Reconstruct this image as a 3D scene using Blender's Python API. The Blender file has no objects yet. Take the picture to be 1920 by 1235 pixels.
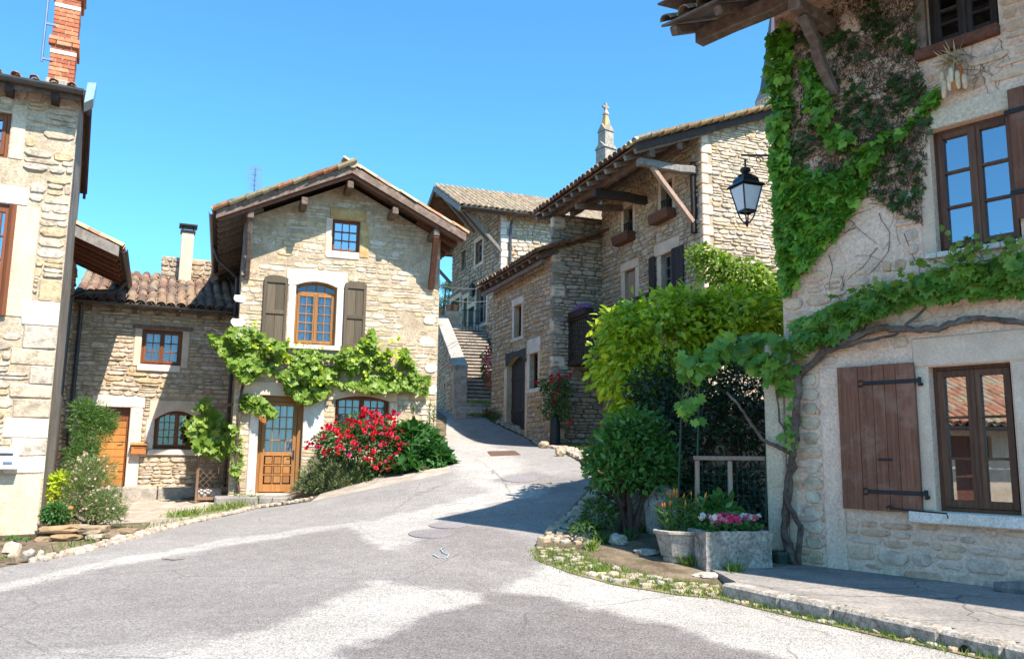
import bpy, bmesh, math, random
import numpy as np
from mathutils import Vector, Matrix, geometry, noise

SC = bpy.context.scene
COL = SC.collection
R_ = random.Random(7)
NR = np.random.default_rng(7)

# ------------------------------------------------------------------ camera, sky, sun, exposure
FPX, PITCH, ROLL = 1550.0, 0.150, 0.0130
_c, _s = math.cos(PITCH), math.sin(PITCH)
FWD = np.array([0, _c, _s]); _up = np.array([0, -_s, _c]); _ri = np.array([1.0, 0, 0])
RI = _ri*math.cos(ROLL)+_up*math.sin(ROLL); UP = _up*math.cos(ROLL)-_ri*math.sin(ROLL)
EYE = np.array([0, 0, 1.5])
cam_d = bpy.data.cameras.new('camera'); cam_d.sensor_width = 36; cam_d.lens = FPX/1920*36
cam_d.clip_start = 0.1; cam_d.clip_end = 1000
cam = bpy.data.objects.new('camera', cam_d); COL.objects.link(cam)
cam.matrix_world = Matrix(((RI[0], UP[0], -FWD[0], EYE[0]), (RI[1], UP[1], -FWD[1], EYE[1]), (RI[2], UP[2], -FWD[2], EYE[2]), (0, 0, 0, 1)))
SC.camera = cam

SUN_AZ = (0.628, -0.779); SUN_EL = math.radians(54.5)
w = bpy.data.worlds.new('World'); SC.world = w; w.use_nodes = True
nt = w.node_tree; bg = nt.nodes['Background']
sky = nt.nodes.new('ShaderNodeTexSky'); sky.sky_type = 'NISHITA'; sky.sun_disc = False
sky.sun_elevation = SUN_EL; sky.sun_rotation = math.atan2(SUN_AZ[0], SUN_AZ[1])
sky.altitude = 300; sky.air_density = 1.0; sky.dust_density = 0.6; sky.ozone_density = 2.5
tint = nt.nodes.new('ShaderNodeMix'); tint.data_type = 'RGBA'; tint.blend_type = 'MULTIPLY'; tint.inputs[0].default_value = 1.0; tint.inputs[7].default_value = (.37, .765, .92, 1)
nt.links.new(sky.outputs[0], tint.inputs[6]); nt.links.new(tint.outputs[2], bg.inputs[0]); bg.inputs[1].default_value = 0.15
sd = bpy.data.lights.new('sun', 'SUN'); sd.energy = 4.3; sd.angle = math.radians(0.5); sd.color = (1.0, 0.94, 0.84)
so = bpy.data.objects.new('sun', sd); COL.objects.link(so)
_h = math.cos(SUN_EL)/math.hypot(*SUN_AZ)
so.rotation_euler = Vector((SUN_AZ[0]*_h, SUN_AZ[1]*_h, math.sin(SUN_EL))).to_track_quat('Z', 'Y').to_euler()
so.location = (10, -10, 30)
vs = SC.view_settings
vs.view_transform = 'Standard'; vs.look = 'None'; vs.exposure = 1.3; vs.gamma = 1; vs.use_curve_mapping = False

# ------------------------------------------------------------------ pixel <-> place helpers (photo pixels, 1920 x 1235)
def ray(u, v): return FWD+(u-960)/FPX*RI-(v-617.5)/FPX*UP
def at(u, v, y):
    d = ray(u, v); return EYE+d*(y/d[1])
def project(P):
    q = np.asarray(P, float)-EYE; z = q@FWD
    return 960+FPX*(q@RI)/z, 617.5-FPX*(q@UP)/z, z

class Fac:
    """vertical wall plane: origin, direction to the right as seen from outside; local x along the wall, -y outward, z up from zb"""
    def __init__(s, O, D, zb):
        D = np.array(D, float); D /= np.hypot(*D)
        s.O = np.array([O[0], O[1], zb], float); s.D = np.array([D[0], D[1], 0]); s.N = np.array([D[1], -D[0], 0])
        s.M = Matrix.Translation(Vector(s.O)) @ Matrix.Rotation(math.atan2(D[1], D[0]), 4, 'Z')
    def pix(s, u, v, d=0):
        r = ray(u, v); t = ((s.O+s.N*d-EYE)@s.N)/(r@s.N); P = EYE+r*t-s.O
        return float(P@s.D), float(P[2])
    def p3(s, u, v, d=0):
        a, z = s.pix(u, v, d); return (a, -d, z)
    def w(s, a, d, z): return s.O+s.D*a+s.N*d+np.array([0, 0, z])
    def rect(s, u0, v0, u1, v1, d=0):
        um, vm = (u0+u1)/2, (v0+v1)/2
        return s.pix(u0, vm, d)[0], s.pix(u1, vm, d)[0], s.pix(um, v1, d)[1], s.pix(um, v0, d)[1]

# ------------------------------------------------------------------ materials
def _mat(name):
    m = bpy.data.materials.new(name); m.use_nodes = True
    t = m.node_tree; b = t.nodes['Principled BSDF']; return m, t, b
def _pos(t, scale=(1, 1, 1), kind='pos'):
    mp = t.nodes.new('ShaderNodeMapping'); mp.inputs['Scale'].default_value = scale
    if kind == 'pos':
        g = t.nodes.new('ShaderNodeNewGeometry'); t.links.new(g.outputs['Position'], mp.inputs[0])
    else:
        g = t.nodes.new('ShaderNodeTexCoord'); t.links.new(g.outputs['Object'], mp.inputs[0])
    return mp.outputs[0]
def _noise(t, vec, scale, detail=5, rough=0.6, dist=0.0):
    n = t.nodes.new('ShaderNodeTexNoise'); n.inputs['Scale'].default_value = scale; n.inputs['Detail'].default_value = detail
    n.inputs['Roughness'].default_value = rough; n.inputs['Distortion'].default_value = dist
    t.links.new(vec, n.inputs['Vector']); return n.outputs['Fac']
def _ramp(t, fac, stops, const=False):
    r = t.nodes.new('ShaderNodeValToRGB'); cr = r.color_ramp
    if const: cr.interpolation = 'CONSTANT'
    while len(cr.elements) > 1: cr.elements.remove(cr.elements[-1])
    cr.elements[0].position = stops[0][0]; cr.elements[0].color = (*stops[0][1], 1)
    for p, c in stops[1:]:
        e = cr.elements.new(p); e.color = (*c, 1)
    t.links.new(fac, r.inputs[0]); return r.outputs[0]
def _math(t, op, a, b):
    n = t.nodes.new('ShaderNodeMath'); n.operation = op
    for i, x in enumerate((a, b)):
        if x is None: continue
        if isinstance(x, (int, float)): n.inputs[i].default_value = x
        else: t.links.new(x, n.inputs[i])
    return n.outputs[0]
def _mix(t, fac, a, b, mode='MIX'):
    n = t.nodes.new('ShaderNodeMix'); n.data_type = 'RGBA'; n.blend_type = mode
    for k, x in ((0, fac), (6, a), (7, b)):
        if isinstance(x, (int, float)): n.inputs[k].default_value = x
        elif isinstance(x, tuple): n.inputs[k].default_value = (*x, 1)
        else: t.links.new(x, n.inputs[k])
    return n.outputs[2]
def _bump(t, b, h, dist, strength=1.0):
    n = t.nodes.new('ShaderNodeBump'); n.inputs['Distance'].default_value = dist; n.inputs['Strength'].default_value = strength
    t.links.new(h, n.inputs['Height']); t.links.new(n.outputs[0], b.inputs['Normal'])
def _rand(t):
    o = t.nodes.new('ShaderNodeObjectInfo'); g = t.nodes.new('ShaderNodeNewGeometry')
    return _math(t, 'FRACT', _math(t, 'ADD', o.outputs['Random'], g.outputs['Random Per Island']), None)

def warm(c): return (min(.95, c[0]*1.07), c[1]*.955, c[2]*.88)
def m_stone(name, pal, bump=0.012, dark=0.55, scale=7, lichen=None):
    m, t, b = _mat(name); r = _rand(t); p = _pos(t)
    pal = [warm(q) for q in pal]; n = len(pal); c = _ramp(t, r, [(i/n, pal[i]) for i in range(n)], True)
    n1 = _noise(t, p, scale, 6, .65); n2 = _noise(t, p, 42, 4, .7)
    c = _mix(t, 1.0, c, _ramp(t, n1, [(.3, (dark,)*3), (.52, (1, 1, 1)), (.75, (1.2, 1.17, 1.12))]), 'MULTIPLY')
    c = _mix(t, .5, c, _ramp(t, n2, [(.3, (.6,)*3), (.6, (1.1,)*3)]), 'MULTIPLY')
    if lichen:
        c = _mix(t, _ramp(t, _noise(t, p, 2.3, 6, .7), [(.56, (0, 0, 0)), (.66, (.8,)*3)]), c, lichen)
    t.links.new(c, b.inputs['Base Color']); b.inputs['Roughness'].default_value = .92
    b.inputs['Specular IOR Level'].default_value = .2
    _bump(t, b, _math(t, 'ADD', n1, _math(t, 'MULTIPLY', n2, .45)), bump); return m
def m_rough(name, c1, c2, c3=None, scale=2.5, fine=35, bump=.006, rough=.93, band=(.4, .6), grain=.35, crack=0):
    m, t, b = _mat(name); p = _pos(t)
    c1, c2 = warm(c1), warm(c2); c3 = warm(c3) if c3 else None
    n1 = _noise(t, p, scale, 8, .65, .3); n2 = _noise(t, p, fine, 5, .7)
    c = _ramp(t, n1, [(band[0], c1), (band[1], c2)])
    if c3: c = _mix(t, _ramp(t, _noise(t, p, scale*.55, 7, .7, .6), [(.55, (0, 0, 0)), (.68, (1, 1, 1))]), c, c3)
    if crack:
        w_ = t.nodes.new('ShaderNodeTexVoronoi'); w_.feature = 'DISTANCE_TO_EDGE'; w_.inputs['Scale'].default_value = crack; pd = t.nodes.new('ShaderNodeMix'); pd.data_type = 'RGBA'; pd.inputs[0].default_value = .15
        nn = t.nodes.new('ShaderNodeTexNoise'); nn.inputs['Scale'].default_value = 4; t.links.new(p, nn.inputs['Vector']); t.links.new(p, pd.inputs[6]); t.links.new(nn.outputs['Color'], pd.inputs[7]); t.links.new(pd.outputs[2], w_.inputs['Vector'])
        c = _mix(t, _ramp(t, w_.outputs['Distance'], [(0, (.9,)*3), (.010, (0,)*3)]), c, (.06, .055, .05))
    c = _mix(t, 1.0, c, _ramp(t, n2, [(.3, (1-grain,)*3), (.65, (1+grain*.35,)*3)]), 'MULTIPLY')
    t.links.new(c, b.inputs['Base Color']); b.inputs['Roughness'].default_value = rough; b.inputs['Specular IOR Level'].default_value = .2
    _bump(t, b, _math(t, 'ADD', n1, _math(t, 'MULTIPLY', n2, .7)), bump); return m
def m_wood(name, c1, c2, stretch=(40, 40, 2.2), c3=None, rough=.7, bump=.003, spec=.25):
    m, t, b = _mat(name); p = _pos(t, stretch); q = _pos(t)
    n1 = _noise(t, p, 1, 6, .7, .4); n2 = _noise(t, q, 3.5, 5, .7); r = _rand(t)
    c = _ramp(t, n1, [(.3, c1), (.68, c2)])
    if c3: c = _mix(t, _ramp(t, n2, [(.5, (0, 0, 0)), (.7, (.8,)*3)]), c, c3)
    c = _mix(t, 1.0, c, _ramp(t, r, [(0, (.75,)*3), (1, (1.15,)*3)]), 'MULTIPLY')
    t.links.new(c, b.inputs['Base Color']); b.inputs['Roughness'].default_value = rough; b.inputs['Specular IOR Level'].default_value = spec
    _bump(t, b, n1, bump); return m
def m_leaf(name, c1, c2, c3, trans=.35, rough=.45):
    m, t, b = _mat(name); r = _rand(t); p = _pos(t)
    c = _ramp(t, r, [(0, c1), (.55, c2), (1, c3)])
    c = _mix(t, .6, c, _ramp(t, _noise(t, p, 1.6, 4, .6), [(.35, (.7, .75, .7)), (.65, (1.2, 1.15, 1.0))]), 'MULTIPLY')
    t.links.new(c, b.inputs['Base Color']); b.inputs['Roughness'].default_value = rough; b.inputs['Specular IOR Level'].default_value = .35
    tr = t.nodes.new('ShaderNodeBsdfTranslucent'); t.links.new(_mix(t, 1.0, c, (1.5, 1.6, .7), 'MULTIPLY'), tr.inputs[0])
    mx = t.nodes.new('ShaderNodeMixShader'); mx.inputs[0].default_value = trans
    t.links.new(b.outputs[0], mx.inputs[1]); t.links.new(tr.outputs[0], mx.inputs[2])
    t.links.new(mx.outputs[0], t.nodes['Material Output'].inputs[0]); return m
def m_plain(name, c, rough=.6, metal=0, var=.25, scale=12, bump=.001, spec=.4):
    m, t, b = _mat(name); n = _noise(t, _pos(t), scale, 5, .65)
    lo = tuple(x*(1-var) for x in c); hi = tuple(min(1, x*(1+var*.6)) for x in c)
    t.links.new(_ramp(t, n, [(.3, lo), (.7, hi)]), b.inputs['Base Color'])
    b.inputs['Roughness'].default_value = rough; b.inputs['Metallic'].default_value = metal; b.inputs['Specular IOR Level'].default_value = spec
    _bump(t, b, n, bump); return m
def m_glass(name, refl=.25, tint=(.75, .8, .85)):
    m, t, b = _mat(name); t.nodes.remove(b)
    g = t.nodes.new('ShaderNodeBsdfGlossy'); g.inputs['Roughness'].default_value = .015; g.inputs[0].default_value = (.9, .93, 1, 1)
    tr = t.nodes.new('ShaderNodeBsdfTransparent'); tr.inputs[0].default_value = (*tint, 1)
    mx = t.nodes.new('ShaderNodeMixShader')
    lw = t.nodes.new('ShaderNodeFresnel'); lw.inputs[0].default_value = 1.5
    t.links.new(_math(t, 'MINIMUM', _math(t, 'ADD', _math(t, 'MULTIPLY', lw.outputs[0], 1.0), refl), 1.0), mx.inputs[0])
    t.links.new(tr.outputs[0], mx.inputs[1]); t.links.new(g.outputs[0], mx.inputs[2])
    t.links.new(mx.outputs[0], t.nodes['Material Output'].inputs[0]); return m

WARM = [(.50, .41, .29), (.55, .47, .36), (.44, .37, .28), (.57, .50, .40), (.50, .38, .23), (.46, .41, .34), (.55, .45, .31), (.41, .36, .30)]
PALE = [(.52, .46, .37), (.57, .51, .42), (.48, .42, .33), (.60, .55, .47), (.52, .42, .27), (.50, .46, .39), (.55, .48, .37)]
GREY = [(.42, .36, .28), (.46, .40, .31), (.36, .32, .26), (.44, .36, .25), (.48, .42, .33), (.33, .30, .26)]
FLUSH = [(.60, .44, .32), (.64, .50, .38), (.56, .39, .27), (.58, .46, .38), (.66, .50, .38)]
def m_road():
    m, t, b = _mat('patched asphalt'); p = _pos(t); at_ = t.nodes.new('ShaderNodeAttribute'); at_.attribute_name = 'tone'
    n1 = _noise(t, p, 5, 7, .75, .4); n2 = _noise(t, p, .8, 6, .7, .3); n3 = _noise(t, p, 26, 4, .7)
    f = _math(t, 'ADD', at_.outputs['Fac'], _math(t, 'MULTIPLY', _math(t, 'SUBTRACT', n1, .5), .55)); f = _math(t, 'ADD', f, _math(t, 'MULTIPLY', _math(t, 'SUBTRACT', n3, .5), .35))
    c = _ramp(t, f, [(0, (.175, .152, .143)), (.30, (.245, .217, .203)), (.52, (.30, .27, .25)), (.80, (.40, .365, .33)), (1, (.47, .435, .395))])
    c = _mix(t, 1.0, c, _ramp(t, n2, [(.3, (.82, .81, .80)), (.7, (1.12, 1.12, 1.11))]), 'MULTIPLY')
    v = t.nodes.new('ShaderNodeTexVoronoi'); v.inputs['Scale'].default_value = 105; t.links.new(p, v.inputs['Vector']); sp = t.nodes.new('ShaderNodeSeparateColor'); t.links.new(v.outputs['Color'], sp.inputs[0])
    c = _mix(t, 1.0, c, _ramp(t, sp.outputs[0], [(0, (.52,)*3), (.3, (.86,)*3), (.8, (1.12,)*3), (1, (1.4,)*3)]), 'MULTIPLY')
    w_ = t.nodes.new('ShaderNodeTexVoronoi'); w_.feature = 'DISTANCE_TO_EDGE'; w_.inputs['Scale'].default_value = .55; pd = t.nodes.new('ShaderNodeMix'); pd.data_type = 'RGBA'; pd.inputs[0].default_value = .12
    nn = t.nodes.new('ShaderNodeTexNoise'); nn.inputs['Scale'].default_value = 3; t.links.new(p, nn.inputs['Vector']); t.links.new(p, pd.inputs[6]); t.links.new(nn.outputs['Color'], pd.inputs[7]); t.links.new(pd.outputs[2], w_.inputs['Vector'])
    k = _math(t, 'MULTIPLY', _ramp(t, w_.outputs['Distance'], [(0, (1,)*3), (.006, (0,)*3)]), _ramp(t, n2, [(.44, (0,)*3), (.56, (.75,)*3)]))
    c = _mix(t, k, c, (.10, .09, .08)); st = _ramp(t, _noise(t, p, 1.7, 8, .8, 1.0), [(.56, (0,)*3), (.72, (.55,)*3)]); c = _mix(t, st, c, (.17, .15, .14))
    t.links.new(c, b.inputs['Base Color']); b.inputs['Roughness'].default_value = .93; b.inputs['Specular IOR Level'].default_value = .15
    _bump(t, b, _math(t, 'ADD', v.outputs['Distance'], n3), .006); return m
MT = dict(
    road=m_road(),
    warm=m_stone('warm limestone', WARM, .018, .48, 9), pale=m_stone('pale limestone', PALE, .02, .5, 9), grey=m_stone('grey limestone', GREY, .02, .48, 9),
    flush=m_stone('pointed limestone', FLUSH, .010, .6), buff=m_stone('buff limestone', [(.52, .44, .32), (.57, .51, .41), (.46, .39, .29), (.53, .43, .28), (.60, .54, .45), (.49, .41, .30)], .016, .55),
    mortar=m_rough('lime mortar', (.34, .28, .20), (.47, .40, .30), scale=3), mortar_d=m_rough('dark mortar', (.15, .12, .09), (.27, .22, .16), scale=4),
    mortar_m=m_rough('buff mortar', (.38, .32, .23), (.54, .47, .36), (.42, .35, .26), scale=2.6, bump=.014, grain=.45),
    mortar_r=m_rough('smooth pointing', (.65, .485, .38), (.77, .61, .50), (.57, .42, .33), scale=1.8, bump=.008, band=(.35, .65)),
    plaster=m_rough('old plaster', (.52, .45, .33), (.66, .60, .48), (.42, .33, .22), scale=1.6, bump=.006, band=(.3, .7)),
    render=m_rough('grey roughcast', (.25, .22, .18), (.36, .33, .28), (.2, .18, .15), scale=1.5, fine=60, bump=.012, grain=.5),
    ashlar=m_rough('dressed stone', (.59, .475, .375), (.70, .585, .47), scale=3, fine=60, bump=.004, grain=.2), white=m_rough('white stone', (.62, .60, .55), (.76, .74, .70), (.56, .52, .45), scale=4, fine=50, bump=.005),
    ochre=m_rough('ochre stone', (.44, .30, .13), (.56, .42, .22), scale=6, fine=40, bump=.005),
    concrete=m_rough('weathered concrete', (.30, .29, .26), (.46, .44, .40), (.22, .21, .18), scale=5, fine=45, bump=.01, grain=.5),
    trough=m_rough('pitted trough stone', (.28, .27, .24), (.48, .46, .42), (.14, .13, .11), scale=9, fine=30, bump=.025, grain=.6),
    asph=m_rough('worn asphalt', (.275, .27, .29), (.345, .335, .35), scale=.7, fine=95, bump=.008, grain=.8),
    asph_mid=m_rough('grey asphalt', (.235, .23, .248), (.285, .28, .30), scale=.9, fine=95, bump=.008, grain=.85),
    asph_dark=m_rough('dark asphalt', (.19, .183, .20), (.235, .228, .245), scale=.9, fine=95, bump=.008, grain=.9),
    asph_pale=m_rough('bleached asphalt', (.37, .35, .345), (.455, .435, .43), (.34, .32, .315), scale=.8, fine=95, bump=.008, grain=.45),
    pavem=m_rough('cracked pavement', (.22, .22, .215), (.31, .305, .295), (.20, .19, .165), scale=1.6, fine=40, bump=.006, crack=1.1, grain=.45),
    earth=m_rough('dry earth', (.10, .08, .055), (.21, .175, .125), (.085, .09, .04), scale=2.5, fine=30, bump=.02),
    moss=m_rough('mossy ground', (.17, .17, .07), (.30, .26, .16), (.13, .16, .05), scale=4, fine=30, bump=.02),
    gravel=m_rough('pale gravel', (.33, .30, .26), (.47, .44, .39), (.30, .27, .20), scale=3, fine=45, bump=.02, grain=.5),
    cobble=m_stone('river pebbles', [(.38, .34, .28), (.45, .41, .36), (.30, .27, .23), (.40, .32, .23), (.35, .33, .30), (.47, .41, .33)], .004, .7, 14),
    tile=m_stone('canal tiles', [(.19, .115, .08), (.25, .175, .125), (.15, .10, .075), (.24, .195, .145), (.26, .19, .13), (.12, .09, .075), (.20, .13, .095)], .004, .5, 9, (.15, .14, .10)),
    tile_y=m_stone('lichened tiles', [(.44, .37, .23), (.50, .42, .28), (.40, .31, .2), (.52, .38, .24), (.46, .41, .30)], .004, .6, 9),
    tile_g=m_stone('mossy grey tiles', [(.27, .23, .16), (.31, .26, .18), (.23, .19, .14), (.33, .27, .19), (.25, .22, .17)], .004, .55, 9, (.20, .20, .12)),
    tile_o=m_stone('orange tiles', [(.50, .26, .15), (.46, .36, .24), (.52, .30, .18), (.44, .39, .26), (.42, .22, .14)], .004, .6, 9),
    brown=m_stone('brown slab stone', [(.26, .20, .13), (.32, .26, .18), (.22, .17, .12), (.30, .22, .13), (.34, .30, .24)], .01, .55),
    brick=m_stone('red brick', [(.46, .17, .09), (.52, .22, .12), (.40, .14, .08), (.55, .28, .17), (.35, .12, .07)], .004, .7, 12),
    slate=m_stone('blue slate', [(.14, .14, .18), (.18, .18, .22), (.12, .12, .16)], .003, .7, 12),
    deck=m_rough('roof deck', (.12, .075, .05), (.2, .13, .09), scale=5), interior=m_plain('dark interior', (.012, .011, .010), .95, var=.1),
    wood_old=m_wood('weathered beam', (.085, .05, .035), (.21, .14, .105), (14, 14, 14), (.26, .20, .16)),
    wood_red=m_wood('red brown beam', (.10, .035, .02), (.20, .08, .045), (14, 14, 14)),
    wood_blk=m_wood('dark stained wood', (.025, .018, .016), (.06, .042, .036), (20, 20, 6)),
    wood_grey=m_wood('silvered timber', (.13, .11, .10), (.30, .26, .23), (18, 18, 8)),
    shut_r=m_wood('red brown planks', (.125, .045, .024), (.25, .105, .062), (45, 45, 1.8), (.28, .16, .11)),
    shut_m=m_wood('olive brown shutters', (.085, .06, .036), (.14, .105, .07), (45, 45, 2)),
    win_r=m_wood('dark varnished frame', (.075, .03, .016), (.17, .078, .042), (40, 40, 3), rough=.45),
    win_m=m_wood('honey oak frame', (.25, .095, .026), (.42, .19, .06), (40, 40, 2), (.30, .17, .08), rough=.6), win_b=m_wood('red brown frame', (.15, .045, .016), (.24, .08, .03), (40, 40, 3), rough=.45),
    door_l=m_wood('orange pine door', (.40, .14, .028), (.58, .24, .06), (30, 30, 2), (.36, .17, .06), rough=.6),
    trellis=m_wood('trellis wood', (.16, .085, .05), (.27, .16, .10), (30, 30, 3)),
    fencew=m_wood('pinkish fence wood', (.27, .16, .11), (.40, .27, .20), (30, 30, 3)),
    zinc=m_plain('dark zinc', (.085, .08, .08), .45, .5, .3), zincb=m_plain('bluish zinc', (.36, .45, .54), .35, .6, .25), iron=m_plain('black iron', (.018, .018, .02), .5, .2, .4),
    black=m_plain('black lacquer', (.012, .012, .014), .28, 0, .2, spec=.5), steel=m_plain('grey aerial steel', (.25, .28, .34), .35, .8, .2),
    milk=m_plain('milky lamp glass', (.62, .64, .68), .35, 0, .08), terracotta=m_plain('terracotta', (.42, .17, .085), .8, 0, .3), rust=m_plain('rusty cast iron', (.16, .085, .055), .8, .1, .4, 20, .004),
    whitebox=m_plain('white paint', (.78, .79, .80), .4, 0, .06), mailbox=m_wood('orange mailbox', (.36, .12, .035), (.48, .19, .06), (20, 20, 20), rough=.5),
    curtain=m_plain('white lace curtain', (.72, .74, .80), .9, 0, .12, 25), yellow=m_plain('yellow tin', (.5, .36, .03), .4), plastic=m_plain('dark green plastic', (.03, .05, .04), .5), bluepaint=m_plain('faded blue paint', (.27, .36, .42), .8),
    greenpost=m_plain('green metal', (.02, .055, .035), .5), glass=m_glass('window glass', .02, (.85, .88, .9)), glass_r=m_glass('sky mirroring glass', .34, (.5, .5, .5)),
    corn=m_stone('dry corn', [(.62, .52, .36), (.50, .22, .07), (.66, .60, .48), (.42, .13, .04)], .004, .8, 30), husk=m_plain('dry husk', (.42, .32, .18), .9),
    bark=m_wood('vine bark', (.055, .032, .024), (.16, .105, .08), (25, 25, 25), (.2, .17, .14), rough=.9, bump=.012), bark_r=m_wood('shrub bark', (.07, .04, .028), (.17, .10, .07), (25, 25, 8), rough=.9, bump=.006),
    ivy=m_leaf('ivy green', (.06, .16, .016), (.15, .32, .035), (.30, .48, .07)), ivy_d=m_leaf('shaded ivy', (.035, .08, .02), (.06, .12, .03), (.10, .16, .05)), ivy_dry=m_leaf('dry ivy stems', (.055, .035, .025), (.13, .085, .055), (.25, .17, .11), .1, .9),  # ivy_d: darker copy of ivy, with shade put into the leaf colour
    grape=m_leaf('grape leaf', (.10, .21, .03), (.16, .30, .045), (.27, .41, .08)), grape_y=m_leaf('yellowish vine leaf', (.13, .22, .025), (.18, .27, .035), (.27, .35, .07)),  # grape_y: a yellower leaf green than grape
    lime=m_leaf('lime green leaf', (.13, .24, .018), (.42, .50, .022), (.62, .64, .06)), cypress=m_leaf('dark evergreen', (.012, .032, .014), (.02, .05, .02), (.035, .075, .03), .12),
    pitto=m_leaf('glossy mid green', (.045, .12, .022), (.075, .18, .035), (.12, .26, .055), .25, .35), rosel=m_leaf('rose leaf', (.04, .085, .022), (.06, .12, .03), (.10, .17, .05)),
    rosem=m_leaf('rosemary needle', (.10, .13, .05), (.15, .185, .08), (.21, .24, .115), .2, .7), dkgreen=m_leaf('deep green leaf', (.025, .085, .02), (.045, .13, .03), (.08, .19, .05)),
    fine=m_leaf('feathery green', (.06, .13, .03), (.095, .185, .045), (.14, .24, .065)), gaura=m_leaf('grey green spray', (.11, .15, .05), (.16, .21, .075), (.22, .27, .11)), yel=m_leaf('yellow green leaf', (.30, .38, .02), (.42, .5, .03), (.52, .56, .05)),
    grass=m_leaf('grass blade', (.09, .15, .025), (.15, .22, .035), (.24, .29, .06)), red=m_leaf('red petal', (.45, .006, .02), (.62, .012, .035), (.72, .03, .06), .25, .6), dred=m_leaf('crimson petal', (.22, .004, .018), (.33, .008, .03), (.42, .02, .05), .2, .6),
    pink=m_leaf('pink petal', (.62, .10, .22), (.72, .22, .34), (.8, .36, .46), .25, .6), hot=m_leaf('hot pink petal', (.62, .02, .14), (.72, .05, .22), (.78, .12, .30), .25, .6), wht=m_leaf('white petal', (.7, .66, .72), (.78, .72, .80), (.8, .7, .8), .25, .6),
    orange=m_leaf('orange bud', (.62, .17, .02), (.72, .26, .03), (.75, .35, .05), .2, .5), pinkbud=m_leaf('pale pink blossom', (.6, .38, .38), (.72, .5, .5), (.78, .62, .6), .25, .6), purple=m_leaf('violet petal', (.25, .12, .42), (.36, .2, .55), (.5, .3, .62), .25, .6),
)

# ------------------------------------------------------------------ object helpers
RM = {}
WORLD = Matrix()
def tag(o, label=None, cat=None, group=None, kind=None):
    if label: o['label'] = label
    if cat: o['category'] = cat
    if group: o['group'] = group
    if kind: o['kind'] = kind
    return o
def thing(name, label, cat, M, group=None):
    if not isinstance(M, Matrix): M = Matrix.Translation(Vector([float(q) for q in M]))
    o = bpy.data.objects.new(name, None); o.empty_display_size = .2; COL.objects.link(o); o.matrix_world = M; RM[o] = M.copy()
    return tag(o, label, cat, group)
def link(name, me, parent=None, M=None, kind=None):
    """M is the mesh's frame in the world; children are stored relative to their parent"""
    o = bpy.data.objects.new(name, me); COL.objects.link(o)
    if M is None: M = RM[parent] if parent is not None else Matrix()
    RM[o] = M.copy()
    if parent is not None:
        o.parent = parent; o.matrix_local = RM[parent].inverted() @ M
    else: o.matrix_world = M
    if kind: o['kind'] = kind
    return o
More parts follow.
